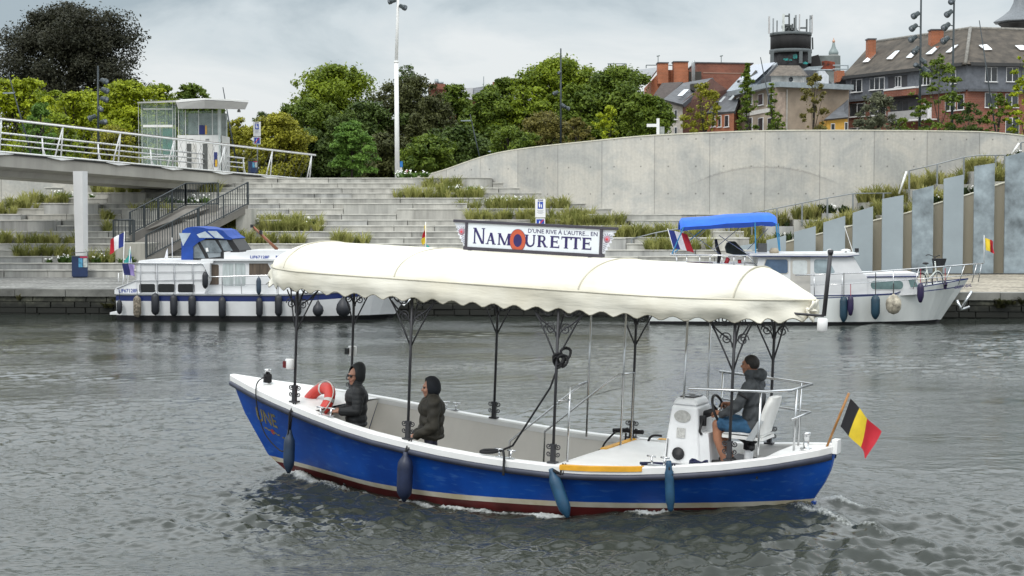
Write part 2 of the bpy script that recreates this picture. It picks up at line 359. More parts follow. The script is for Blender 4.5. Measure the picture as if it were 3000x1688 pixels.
def quay():
    rng = random.Random(3)
    q = thing('quay_wall', 'old stone quay wall with dark wet foot behind the moored boats', 'wall', (0, 56, 0))
    b = MB()
    b.hexa([(-90, yq(-90)+.1, -2), (90, yq(90)+.1, -2), (90, yq(90)+2, -2), (-90, yq(-90)+2, -2)], [(-90, yq(-90)+.1, QZ-.25), (90, yq(90)+.1, QZ-.25), (90, yq(90)+2, QZ-.25), (-90, yq(-90)+2, QZ-.25)])
    for row in range(4):
        x = -32.0; z1 = QZ-.25-row*.2
        while x < 26:
            w = rng.uniform(.35, 1.1); d = rng.uniform(-.035, .05); g = .02
            b.hexa([(x+g, yq(x)-d+.03, z1-.2+g), (x+w-g, yq(x+w)-d+.03, z1-.2+g), (x+w-g, yq(x)+.3, z1-.2+g), (x+g, yq(x)+.3, z1-.2+g)],
                   [(x+g, yq(x)-d+.03, z1-.004), (x+w-g, yq(x+w)-d+.03, z1-.004), (x+w-g, yq(x)+.3, z1-.004), (x+g, yq(x)+.3, z1-.004)])
            x += w
    b.build('wall', M_MASON, q, False)
    c = MB(); x = -90.0
    while x < 90:
        w = rng.uniform(1.7, 2.6); y0 = yq(x)-rng.uniform(.03, .07); y1 = yq(x+w)-rng.uniform(.03, .07)
        c.hexa([(x+.01, y0, QZ-.25), (x+w-.01, y1, QZ-.25), (x+w-.01, yq(x+w)+.55, QZ-.25), (x+.01, yq(x)+.55, QZ-.25)],
               [(x+.01, y0, QZ), (x+w-.01, y1, QZ), (x+w-.01, yq(x+w)+.55, QZ), (x+.01, yq(x)+.55, QZ)])
        x += w
    c.build('coping', M_COPE, q, False)
    # cobbled promenade
    p = MB(); p.quad((-90, yq(-90)+.5, QZ-.006), (90, yq(90)+.5, QZ-.006), (90, 74, QZ-.006), (-90, 74, QZ-.006))
    m, t, bb = newmat('cobbles'); L = t.links.new
    tcn = t.nodes.new('ShaderNodeTexCoord'); vo = t.nodes.new('ShaderNodeTexVoronoi'); vo.inputs['Scale'].default_value = 6.5; L(tcn.outputs['Object'], vo.inputs['Vector'])
    nz = t.nodes.new('ShaderNodeTexNoise'); nz.inputs['Scale'].default_value = .8; nz.inputs['Detail'].default_value = 8; L(tcn.outputs['Object'], nz.inputs['Vector'])
    sp = t.nodes.new('ShaderNodeSeparateXYZ'); L(tcn.outputs['Object'], sp.inputs[0])
    mr = t.nodes.new('ShaderNodeMapRange'); mr.inputs['From Min'].default_value = -4; mr.inputs['From Max'].default_value = 8; L(sp.outputs['X'], mr.inputs['Value'])
    mc = t.nodes.new('ShaderNodeMix'); mc.data_type = 'RGBA'; mc.inputs['A'].default_value = (.235, .235, .22, 1); mc.inputs['B'].default_value = (.37, .33, .26, 1); L(mr.outputs[0], mc.inputs['Factor'])
    r = t.nodes.new('ShaderNodeMapRange'); r.inputs['From Min'].default_value = .3; r.inputs['From Max'].default_value = .7; r.inputs['To Min'].default_value = .62; r.inputs['To Max'].default_value = 1.25; L(nz.outputs['Fac'], r.inputs['Value'])
    v2 = t.nodes.new('ShaderNodeMapRange'); v2.inputs['From Min'].default_value = .25; v2.inputs['From Max'].default_value = .65; v2.inputs['To Min'].default_value = 1.1; v2.inputs['To Max'].default_value = .6; L(vo.outputs['Distance'], v2.inputs['Value'])
    mm = t.nodes.new('ShaderNodeMath'); mm.operation = 'MULTIPLY'; L(r.outputs[0], mm.inputs[0]); L(v2.outputs[0], mm.inputs[1])
    sc = t.nodes.new('ShaderNodeVectorMath'); sc.operation = 'SCALE'; L(mc.outputs['Result'], sc.inputs[0]); L(mm.outputs[0], sc.inputs['Scale']); L(sc.outputs[0], bb.inputs['Base Color']); bb.inputs['Roughness'].default_value = .85
    structure(p.build('promenade_pavement', m))
quay()
# ================================================================== CONCRETE
def concrete_wall_mat(name, base, panel=2.5, off=0.0, holes=True, arc=None):
    m, t, b = newmat(name); L = t.links.new; nd = t.nodes.new
    uv = nd('ShaderNodeUVMap'); uv.uv_map = 'UVMap'; s = nd('ShaderNodeSeparateXYZ'); L(uv.outputs[0], s.inputs[0])
    def math_(op, a, bv=None, c=None):
        n = nd('ShaderNodeMath'); n.operation = op
        for i, q in enumerate((a, bv, c)):
            if q is None: continue
            if isinstance(q, (int, float)): n.inputs[i].default_value = q
            else: L(q, n.inputs[i])
        return n.outputs[0]
    def mrange(v, a, b_, c, d):
        n = nd('ShaderNodeMapRange'); n.inputs['From Min'].default_value = a; n.inputs['From Max'].default_value = b_; n.inputs['To Min'].default_value = c; n.inputs['To Max'].default_value = d; L(v, n.inputs['Value']); return n.outputs[0]
    u = math_('ADD', s.outputs['X'], off); v = s.outputs['Y']
    pu = math_('DIVIDE', u, panel); fr = math_('FRACT', pu); fl = math_('FLOOR', pu)
    dist = math_('MULTIPLY', math_('MINIMUM', fr, math_('SUBTRACT', 1.0, fr)), panel)
    seam = mrange(dist, .008, .035, .66, 1.0)
    wn = nd('ShaderNodeTexWhiteNoise'); wn.noise_dimensions = '1D'; L(fl, wn.inputs['W'])
    ptone = mrange(wn.outputs['Value'], 0, 1, .90, 1.07)
    n1 = nd('ShaderNodeTexNoise'); n1.inputs['Scale'].default_value = .55; n1.inputs['Detail'].default_value = 9; n1.inputs['Roughness'].default_value = .66; n1.inputs['Distortion'].default_value = .8; L(uv.outputs[0], n1.inputs['Vector'])
    mpn = nd('ShaderNodeMapping'); mpn.inputs['Scale'].default_value = (3.2, .22, 1); L(uv.outputs[0], mpn.inputs['Vector'])
    n2 = nd('ShaderNodeTexNoise'); n2.inputs['Scale'].default_value = 1.6; n2.inputs['Detail'].default_value = 7; n2.inputs['Roughness'].default_value = .7; L(mpn.outputs[0], n2.inputs['Vector'])
    n3 = nd('ShaderNodeTexNoise'); n3.inputs['Scale'].default_value = 9; n3.inputs['Detail'].default_value = 5; L(uv.outputs[0], n3.inputs['Vector'])
    k = math_('MULTIPLY', seam, ptone)
    k = math_('MULTIPLY', k, mrange(n1.outputs['Fac'], .34, .60, .82, 1.06))
    k = math_('MULTIPLY', k, mrange(n2.outputs['Fac'], .32, .58, .90, 1.03))
    k = math_('MULTIPLY', k, mrange(n3.outputs['Fac'], .3, .7, .93, 1.06))
    if holes:
        hu = math_('SUBTRACT', math_('FRACT', math_('ADD', math_('DIVIDE', u, panel/2), .5)), .0)
        hx = math_('MULTIPLY', math_('SUBTRACT', math_('FRACT', math_('ADD', math_('DIVIDE', u, panel/2), .0)), .5), panel/2)
        hy = math_('MULTIPLY', math_('SUBTRACT', math_('FRACT', math_('DIVIDE', v, 1.25)), .5), 1.25)
        dd = math_('SQRT', math_('ADD', math_('MULTIPLY', hx, hx), math_('MULTIPLY', hy, hy)))
        k = math_('MULTIPLY', k, mrange(dd, .02, .055, .5, 1.0))
    if arc:     # long arched crack line with a faint grey tide mark below it
        du = math_('SUBTRACT', u, arc[0]); cv = math_('SUBTRACT', arc[1], math_('MULTIPLY', math_('MULTIPLY', du, du), .07)); dv = math_('ADD', math_('SUBTRACT', v, cv), math_('MULTIPLY', math_('SUBTRACT', n3.outputs['Fac'], .5), .22))
        inr = mrange(math_('ABSOLUTE', du), 2.6, 3.6, 1, 0); line = math_('MULTIPLY', mrange(math_('ABSOLUTE', dv), .02, .07, .19, 0), inr); band = math_('MULTIPLY', mrange(dv, -.9, -.02, 0, .10), math_('MULTIPLY', inr, math_('LESS_THAN', dv, 0.0)))
        k = math_('MULTIPLY', k, math_('SUBTRACT', 1.0, math_('ADD', line, band)))
    cr_ = nd('ShaderNodeMix'); cr_.data_type = 'RGBA'; cr_.inputs['A'].default_value = (base[0]*.97, base[1]*.99, base[2]*1.01, 1); cr_.inputs['B'].default_value = (base[0]*1.02, base[1]*1.0, base[2]*.97, 1); L(mrange(n1.outputs['Fac'], .4, .6, 0, 1), cr_.inputs['Factor'])
    sc = nd('ShaderNodeVectorMath'); sc.operation = 'SCALE'; L(cr_.outputs['Result'], sc.inputs[0]); L(k, sc.inputs['Scale']); L(sc.outputs[0], b.inputs['Base Color']); b.inputs['Roughness'].default_value = .85; b.inputs['Specular IOR Level'].default_value = .3
    return m
CONC = (.47, .46, .43)
M_CW = concrete_wall_mat('cast_concrete_wall', CONC, 2.5, 1.04, arc=(21.46+1.04, 5.6))
M_CWL = concrete_wall_mat('cast_concrete_wall_plain', CONC, 3.4, .8, False)
M_CONC = [pm('step_concrete_a', (.40, .395, .365), .85, var=.30, scale=1.6, streak=True), pm('step_concrete_b', (.425, .415, .38), .85, var=.28, scale=1.9, streak=True), pm('step_concrete_c', (.37, .37, .355), .85, var=.34, scale=1.4, streak=True)]
M_CAP = pm('pale_cap', (.62, .60, .50), .8)
M_SLOT = pm('dark_recess', (.05, .048, .042), .9)
def ribbon_wall(name, label, plan, top, base, mat, thick=.4):
    # plan: (px, Y) knots; top: (px, y) knots of the crest in the photo, turned into heights at the wall's own distance
    n = 90; px = np.linspace(plan[0][0], plan[-1][0], n)
    Yv = np.interp(px, [a for a, _ in plan], [b for _, b in plan])
    for _ in range(6): Yv[1:-1] = (Yv[:-2]+2*Yv[1:-1]+Yv[2:])/4
    ty = np.interp(px, [a for a, _ in top], [b for _, b in top])
    for _ in range(4): ty[1:-1] = (ty[:-2]+2*ty[1:-1]+ty[2:])/4
    P = [at(px[i], ty[i], Yv[i]) for i in range(n)]
    vs = []; uvv = []; s = 0; prev = None
    for p in P:
        if prev is not None: s += (Vector((p.x, p.y))-Vector((prev.x, prev.y))).length
        prev = p
        vs += [(p.x, p.y, base), (p.x, p.y, p.z-.05), (p.x, p.y+thick, base), (p.x, p.y+thick, p.z-.05)]; uvv += [(s, base), (s, p.z), (s, base), (s, p.z)]
    fs = []
    for i in range(n-1):
        a = i*4; b = a+4
        fs += [(a, b, b+1, a+1), (a+2, a+3, b+3, b+2), (a+1, b+1, b+3, a+3)]
    fs += [(0, 1, 3, 2), (4*n-4, 4*n-2, 4*n-1, 4*n-3)]
    t = thing(name, label, 'wall', P[n//2])
    me = bpy.data.meshes.new('wall'); me.from_pydata(vs, [], fs); me.materials.append(mat)
    l = me.uv_layers.new(name='UVMap')
    for poly in me.polygons:
        for li in poly.loop_indices: l.data[li].uv = uvv[me.loops[li].vertex_index]
    o = bpy.data.objects.new('wall', me); COL.objects.link(o); par(o, t, False)
    c = MB()
    c.grid([[(p.x, p.y-.03, p.z-.05), (p.x, p.y-.03, p.z), (p.x, p.y+thick+.03, p.z), (p.x, p.y+thick+.03, p.z-.05)] for p in P], True, smooth=False)
    c.build('coping', M_CAP, t, False)
ribbon_wall('curved_wall', 'tall pale concrete wall with a curving crest above the planted steps', [(1190,84),(1240,82),(1400,79),(1600,76),(1800,73.6),(2100,72.9),(2500,73.0),(3000,74),(3300,77)],
            [(1190,523),(1218,518),(1274,506),(1317,492),(1361,474),(1404,459),(1457,445),(1535,433),(1628,422),(1721,413),(1814,403),(1900,395),(2090,386),(2214,382),(2300,380.5),(2500,380),(2745,382),(2869,384),(2939,388),(3000,396),(3300,430)], QZ-.2, M_CW)
ribbon_wall('low_wall', 'low pale concrete retaining wall beneath the footbridge', [(-400,73),(0,75.5),(260,77),(400,78.2),(560,79.5)], [(-400,478),(0,489),(200,497),(260,504),(340,519),(420,533),(490,541),(560,545)], QZ-.2, M_CWL)
# terrace of concrete steps
NROW = 17
def rowY(k): return 65.6+.82*k
def rowz(k): return QZ+.25*(k+1)
def rowy(k): return 609+(CAMH-rowz(k))*F/rowY(k)
def krow(y): return min(range(NROW), key=lambda k: abs(rowy(k)-y))
def steps():
    rng = random.Random(21); b = MB()
    for k in range(NROW):
        xl = -34.0; xr = 10.2 if rowY(k) < 73.2 else xat(float(np.interp(-rowY(k), [-84,-79,-76,-73.6,-73.0], [1240,1400,1600,1800,2000])), rowY(k))+.3
        x = xl
        while x < xr:
            w = min(rng.choice((1.8, 2.5, 3.75, 5.0, 3.2)), xr-x); y = rowY(k)+rng.choice((0, 0, .04, -.05, .1)); z1 = rowz(k)
            if rng.random() < .13 and k < NROW-1: z1 += .25; y += .02
            b.mi = rng.choice((0, 0, 1, 1, 2))
            b.bbox(x+.014, x+w-.014, y, rowY(k)+(1.0 if k < NROW-1 else .8), z1-.5, z1+rng.uniform(-.006, .006))
            b.mi = 4; b.bbox(x+.014, x+w-.014, y-.04, y+.25, z1+.012, z1+.055)  # added lip in paler concrete: light top edge of the row put into colour
            x += w
        if k:
            b.mi = 3; b.bbox(xl, xr, rowY(k)+.11, rowY(k)+.8, rowz(k)-.45, rowz(k)-.02)  # dark filler behind each row: undercut shade put into its colour
    structure(b.build('stone_steps', M_CONC+[M_SLOT, pm('step_lip_lit', (.52, .51, .465), .8, var=.2, scale=1.5)]))
    g = MB(); g.quad((-1800, 79.2, 5.11), (1800, 79.2, 5.11), (1800, 2600, 5.11), (-1800, 2600, 5.11))
    g.quad((9.6, 74.3, 5.11), (60, 80, 5.11), (60, 79.2, 5.11), (-1, 79.2, 5.11)) if False else g.add([(9.6,74.3,5.11),(24,75.0,5.11),(60,78.5,5.11),(60,79.2,5.11),(-1,79.2,5.11)], [(0,1,2,3,4)], False)
    structure(g.build('ground', pm('plaza_ground', (.26, .25, .23), .9, var=.2, scale=.3)))
steps()
# ================================================================== RIGHT STAIR: panels, sloped wall, planters
PY = 68.6
def right_stair():
    M_P = pm('blue_grey_slate', (.285, .335, .365), .42, var=.07, scale=.55, streak=False, bump=.05)
    M_P2 = pm('streaked_slate', (.25, .30, .33), .38, var=.38, scale=1.1)
    data = [(2015,2058,754,751,0),(2098,2132,741,735,0),(2162,2214,722,713,0),(2246,2303,704,690,0),(2327,2390,680,663,0),(2413,2476.5,652,633,0),(2499,2558,624,605,0),(2585.5,2647,583,572,0),(2674,2735.5,559,543.5,1),(2766,2824,524,512,0),(2855.5,2915,487,478,1),(2946.6,3012,459,443,2),(3042,3104,425,412,0)]
    lab = {11: 'widest slate panel by the right edge, dark patch across its lower half', 10: 'slate panel behind the small red and yellow flag, pale streaks across', 9: 'plain tall slate panel between the two streaked ones', 8: 'slate panel rising behind the parked bicycle, dark smear at mid height',
           7: 'plain slate panel just left of the one behind the bicycle', 6: 'plain slate panel above the white cruiser windscreen', 5: 'slate panel directly left of the thin aerial of the white cruiser', 4: 'slate panel just right of the blue sun awning', 3: 'low slate panel behind the right end of the blue awning', 2: 'short slate panel behind the covered helm seat', 1: 'very short slate panel left of the covered helm seat', 0: 'shortest slate panel, lowest at the stair foot', 12: 'slate panel beyond the widest one, outside the stair end'}
    for i, (a, b, ya, yb, kd) in enumerate(data):
        p0 = at(a, ya, PY); p1 = at(b, yb, PY); m = MB()
        m.prism([(p0.x, PY, QZ+.02), (p1.x, PY, QZ+.02), (p1.x, PY, p1.z), (p0.x, PY, p0.z)], (0, .09, 0))
        o = m.build('standing_stone', [M_P, M_P2, M_P2][kd:kd+1]); tag(o, lab[i], 'stone panel', 'slate panels along the stair')
    # recessed concrete wall behind them
    w = MB(); top = [(2000,770),(2130,752),(2230,731),(2315,708),(2400,687),(2487,665),(2571,645),(2660,625),(2750,596),(2840,571),(2930,541),(3030,508),(3160,470)]
    P = [at(x, y, 69.25) for x, y in top]
    for a, b in zip(P[:-1], P[1:]):
        w.prism([(a.x, 69.25, QZ-.1), (b.x, 69.25, QZ-.1), (b.x, 69.25, b.z), (a.x, 69.25, a.z)], (0, .25, 0))
    c = MB()
    for a, b in zip(P[:-1], P[1:]): c.prism([(a.x, 69.22, a.z), (b.x, 69.22, b.z), (b.x, 69.22, b.z+.04), (a.x, 69.22, a.z+.04)], (0, .31, 0))
    t = thing('sloped_wall', 'sand coloured concrete wall climbing behind the slate panels', 'wall', (15, 69, QZ))
    w.build('wall', pm('sand_concrete', (.34, .31, .24), .85, var=.12, scale=.7, streak=True), t, False); c.build('coping', M_CAP, t, False)
    f = MB(); f.bbox(7, 27, PY-.25, PY+.15, QZ-.004, QZ+.035); structure(f.build('kerb', M_SLOT))
    # stepped planters up the slope, two rows
    b = MB(); rng = random.Random(9); spots = []
    x = P[0].x-2
    while x < 26:
        wd = rng.uniform(1.2, 2.0); zl = float(np.interp(x+wd/2, [p.x for p in P], [p.z for p in P]))
        b.mi = rng.choice((0, 1, 2)); z1 = max(zl-.05, 1.3); b.bbox(x, x+wd-.01, 69.52, 71.1, QZ, z1); spots.append((x, x+wd, 69.65, 70.9, z1))
        b.mi = rng.choice((0, 1, 2)); z2 = max(zl+rng.uniform(.42, .62), 1.8); b.bbox(x-.3, x+wd-.31, 71.0+rng.uniform(0, .2), 73.2, QZ, z2); spots.append((x-.3, x+wd-.3, 71.3, 72.6, z2))
        x += wd
    structure(b.build('planter_steps', M_CONC))
    return spots
SPOTS = right_stair()
def rail_path(name, label, cat, pts, posts, h, Y, mat, r=.025, extra=None, loc=None):
    t = thing(name, label, cat, at(pts[0][0], pts[0][1], Y))
    m = MB(); m.tube([at(x, y, Y) for x, y in pts], r, 6); m.build('handrail', mat, t, False)
    for x, y in posts:
        p = at(x, y, Y); q = MB(); q.box((p.x, p.y, p.z-h/2), (.07, .05, h)); q.build('post', mat, t, False)
    if extra:
        for (a, b) in extra:
            q = MB(); q.tube([at(*a, Y), at(*b, Y)], .05, 6); q.build('brace', M_WHITE, t, False)
M_GALV = pm('galvanised_steel', (.27, .29, .30), .45, .5, var=.1)
rail_path('stair_railing', 'thin grey metal railing up the planted right stair', 'railing', [(2048,650),(2136,636),(2203,623),(2276,610),(2400,585),(2500,567),(2612,566)], [(2136,636),(2203,623),(2276,610),(2350,595),(2424,581),(2499,567),(2588,566)], 1.0, 71.15, M_GALV)
rail_path('stair_railing', 'grey metal railing with white slanted bar beside the slate panels', 'railing', [(2664,500),(2746,481),(2824,461),(2870,455),(2948,455)], [(2664,500),(2746,481),(2824,461),(2917,455),(2944,455)], 1.0, 71.15, M_GALV, extra=[((2634,568),(2656,502)), ((2964,453),(2986,420))])
rail_path('stair_railing', 'highest piece of grey metal railing at the right edge of the stair', 'railing', [(2990,419),(3090,395)], [(2991,419),(3080,398)], 1.1, 71.15, M_GALV)
rail_path('stair_railing', 'low grey metal posts standing left of the tricolour under the awning', 'railing', [(1850,700),(1922,682),(2000,668),(2048,660)], [(1850,700),(1922,682),(2000,668)], 1.0, 69.4, M_GALV)
# ================================================================== PLANTING on the terraces (uncountable)
def tuft_cloud(spots, name, lo, hi, blade=(.022, .42), per=26, seed=1, spread=.22, dens=5.0, flower=0.0):
    rng = np.random.default_rng(seed); V = []; A = []
    FV = []
    for (x0, x1, y0, y1, z) in spots:
        n = max(2, int((x1-x0)*dens*max(.6, (y1-y0)/.7)))
        for _ in range(n):
            cx, cy = rng.uniform(x0, x1), rng.uniform(y0, y1); s = rng.uniform(.55, 1.25); tone = rng.uniform(0, .7)
            for _ in range(per):
                a = rng.uniform(0, 2*np.pi); r0 = rng.uniform(0, .05); h = blade[1]*s*rng.uniform(.5, 1.1); ln = spread*s*rng.uniform(.2, 1.3)
                d = np.array([np.cos(a), np.sin(a), 0]); w = np.array([-d[1], d[0], 0])*blade[0]*rng.uniform(.7, 1.5)
                if abs(w[0]) < .012: w[0] = .012
                p0 = np.array([cx, cy, z-.02])+d*r0; p1 = p0+d*ln*.45+[0, 0, h*.75]; p2 = p0+d*ln+[0, 0, h*(1.0 if rng.random() < .6 else .8)]
                V += [p0-w, p0+w, p1+w*.8, p1-w*.8, p1-w*.8, p1+w*.8, p2+w*.25, p2-w*.25]; v = np.clip(tone+rng.uniform(0, .35), 0, 1); A += [v, v]
            if flower and rng.random() < flower:
                for _ in range(rng.integers(3, 8)):
                    c = np.array([cx+rng.uniform(-.2, .2), cy-rng.uniform(0, .2), z+blade[1]*s*rng.uniform(.7, 1.15)]); q = rng.uniform(.018, .035)
                    FV += [c+[-q, 0, -q*.6], c+[q, 0, -q*.6], c+[q, .02, q], c+[-q, .02, q]]
    V = np.array(V+FV); nf = len(V)//4; me = bpy.data.meshes.new(name)
    me.from_pydata(V.tolist(), [], np.arange(nf*4).reshape(nf, 4).tolist())
    me.materials.append(leafmat(name+'_leaf', lo, hi, .4)); me.materials.append(pm('white_petals', (.8, .8, .76), .6, var=.03))
    at_ = me.attributes.new('v', 'FLOAT', 'FACE'); at_.data.foreach_set('value', np.array(A+[0]*(len(FV)//4), np.float32))
    me.polygons.foreach_set('material_index', np.array([0]*len(A)+[1]*(len(FV)//4), np.int32)); me.update()
    o = bpy.data.objects.new(name, me); COL.objects.link(o); o['kind'] = 'stuff'; return o
def beds(lst):
    out = []
    for a, b, y in lst:
        k = krow(y); Y = rowY(k); out.append((xat(a, Y), xat(b, Y), Y+.12, Y+.7, rowz(k)))
    return out
GRASS = [(-60,38,635),(30,100,618),(55,185,601),(-60,60,612),(265,400,568),(403,510,550),(293,331,648),(293,331,676),(378,497,635),(577,637,571),(-40,224,723),(36,226,757),(254,330,775),(617,939,664),(658,939,688),(658,890,717),(966,1073,710),(1237,1358,552),(1277,1340,568),(1153,1274,588),(1283,1420,585),(1327,1566,620),(1560,1665,616),(1370,1566,639),(1516,1746,655),(1660,1842,669),(1740,1935,700),(1850,2080,706),(1700,1900,690),(1560,1760,672),(1900,2100,735)]
FLOW = [(157,221,585),(254,270,585),(430,600,597),(130,201,778),(260,400,775),(617,800,664),(1156,1261,529),(1361,1407,565),(1414,1538,591),(1290,1345,568),(850,930,664)]
tuft_cloud(beds(GRASS), 'ornamental_grass', (.12, .145, .03), (.46, .45, .16), blade=(.017, .60), per=30, seed=2, dens=13, spread=.38)
tuft_cloud(beds(FLOW), 'flowering_ground_cover', (.045, .09, .018), (.15, .25, .06), blade=(.03, .32), per=36, seed=3, spread=.24, dens=9, flower=.6)
tuft_cloud([(a, b, c, d, z) for i, (a, b, c, d, z) in enumerate(SPOTS) if i % 5 != 3], 'stair_grass', (.13, .15, .035), (.50, .47, .18), blade=(.02, .68), per=34, seed=4, dens=10, spread=.36)
tuft_cloud([(a, b, c, d, z) for i, (a, b, c, d, z) in enumerate(SPOTS) if i % 5 == 3 or i % 7 == 2], 'stair_shrub_cover', (.015, .03, .01), (.07, .10, .035), blade=(.04, .36), seed=6, dens=5, flower=.15)
# weeds sprouting from the old quay wall
tuft_cloud([(xat(a, 55), xat(b, 55), yq(xat(a, 55))-.12, yq(xat(a, 55))+.1, z) for a, b, z in ((12,40,.5),(285,330,.45),(290,340,.25),(2890,2960,.5),(2950,3010,.55),(2860,2920,.38))], 'wall_weeds', (.02, .03, .01), (.16, .15, .07), blade=(.03, .2), seed=8, spread=.25, dens=9)
# ================================================================== FOOTBRIDGE
def footbridge():
    A = at(0, 445, 64.0); B_ = at(905, 526, 84.0); d = (B_-A); d2 = Vector((d.x, d.y, 0)).normalized(); n = Vector((-d2.y, d2.x, 0))
    slope = d.z/Vector((d.x, d.y)).length
    def P(t, w=0.0, z=0.0): return Vector((A.x, A.y, A.z))+d2*t+n*w+Vector((0, 0, slope*t+z))
    TL = Vector((d.x, d.y)).length; t0, t1 = -16.0, TL
    T = thing('footbridge', 'pale concrete footbridge with white railings sloping down to the plaza', 'bridge', A)
    M_BC = pm('bridge_concrete', (.36,.345,.31), .85, var=.16, scale=.6, streak=True); M_DKB = pm('deck_edge_dark', (.03,.03,.03), .7)
    g = MB(); W_ = 3.6; prof = [(0,-.10),(0,-.58),(.5,-.70),(.6,-.92),(3.0,-.92),(3.1,-.70),(3.6,-.58),(3.6,-.10)]
    g.grid([[P(t, w, z+ (.0 if z > -.6 else min(0, 0))) for w, z in prof] for t in (t0, -6, 0, 6, 12, 18, TL-3.2)], True, flip=True, smooth=False)
    g.add([P(t0, w, z) for w, z in prof], [tuple(range(8))], False); g.add([P(TL-3.2, w, z) for w, z in prof], [tuple(range(8))[::-1]], False)
    g.build('girder', M_BC, T, False)
    g = MB(); g.hexa([P(t0,-.06,-.1), P(t1,-.06,-.1), P(t1,W_+.06,-.1), P(t0,W_+.06,-.1)], [P(t0,-.06,0), P(t1,-.06,0), P(t1,W_+.06,0), P(t0,W_+.06,0)]); g.build('deck', M_DKB, T, False)
    g = MB(); g.tube([P(t0,-.10,.0), P(t1,-.10,.0)], .035, 6); g.build('edge_pipe', M_WHITE, T, False)
    # abutment
    g = MB(); a = P(TL-3.3); b = P(TL-.2); g.hexa([(a.x, a.y, 3.9), (b.x+.4, b.y, 3.9), (b.x-3, b.y+2, 3.9), (a.x-3.2, a.y+1.5, 3.9)], [P(TL-3.3,0,-.1), P(TL-.0,0,-.1), P(TL,W_,-.1), P(TL-3.3,W_,-.1)]); g.build('abutment', pm('abutment_white', (.56,.55,.53), .8, var=.08), T, False)
    # pillar
    c = at(243, 700, 66.6); g = MB(); tz = P((c.y-A.y)/d2.y, 0, -.62).z
    g.hexa([(c.x-.20,66.2,QZ-.05),(c.x+.14,66.1,QZ-.05),(c.x+.20,66.6,QZ-.05),(c.x-.14,66.8,QZ-.05)], [(c.x-.27,66.2,tz),(c.x+.15,66.1,tz),(c.x+.23,66.6,tz),(c.x-.19,66.8,tz)])
    g.build('pillar', pm('pillar_white', (.60,.60,.60), .7, var=.06, scale=.8), T, False)
    RAILH = 1.28; NX = lambda px: None
    def tpx(px, w=0.0):     # station whose picture column is px
        lo, hi = -20.0, TL+2
        for _ in range(40):
            m = (lo+hi)/2; q = P(m, w); v = 1500+F*q.x/(q.y*_c)
            if v < px: lo = m
            else: hi = m
        return lo
    g = MB(); g.tube([P(t0,-.22,RAILH), P(t1+.3,-.22,RAILH)], .045, 7); g.build('top_rail', M_WHITE, T, False)
    g = MB(); g.tube([P(t0,-.20,RAILH+.05), P(t1+.35,-.20,RAILH+.05)], .025, 6); g.build('handrail_wood', pm('handrail_brown', (.10,.075,.055), .6), T, False)
    for px in (-190, -5, 175, 343, 501, 649, 788, 903):
        t = tpx(px); q = MB()
        for s in (-.05, .30 if px < 900 else .2): q.tube([P(t-s,-.06,0), P(t+.02,-.22,RAILH)], [.036,.026], 6)
        q.build('railing_post', M_WHITE, T, False)
        if -100 < px < 890: q = MB(); q.grid([[P(t-.8,-.1,-.06), P(t-.8,-.1,-.045)], [P(t,-.12,-.14), P(t,-.12,-.03)], [P(t+.8,-.1,-.06), P(t+.8,-.1,-.045)]], smooth=False); q.build('post_bracket', M_WHITE, T, False)
    M_NET = pm('net_wire', (.08,.08,.075), .6, .2)
    q = MB()
    for k in range(56):
        t = t0+10+(t1-t0-10)*k/56; q.tube([P(t,-.1,.02), P(t+.75,-.22,RAILH-.06)], .006, 4, cap=False); q.tube([P(t+.75,-.1,.02), P(t,-.22,RAILH-.06)], .006, 4, cap=False)
    q.build('wire_net', M_NET, T, False)
    tf = tpx(722, W_)
    for z, r in ((1.12,.04),(.86,.032),(.62,.032)): g = MB(); g.tube([P(t0,W_+.1,z), P(tf,W_+.1,z)], r, 6); g.build('far_rail', M_WHITE, T, False)
    for px in (-20, 131, 294, 447, 590, 718):
        t = tpx(px, W_); q = MB(); q.tube([P(t,W_,0), P(t,W_+.1,1.12)], .035, 6); q.tube([P(t+.25,W_,0), P(t,W_+.1,.7)], .03, 6); q.build('far_railing_post', M_WHITE, T, False)
footbridge()
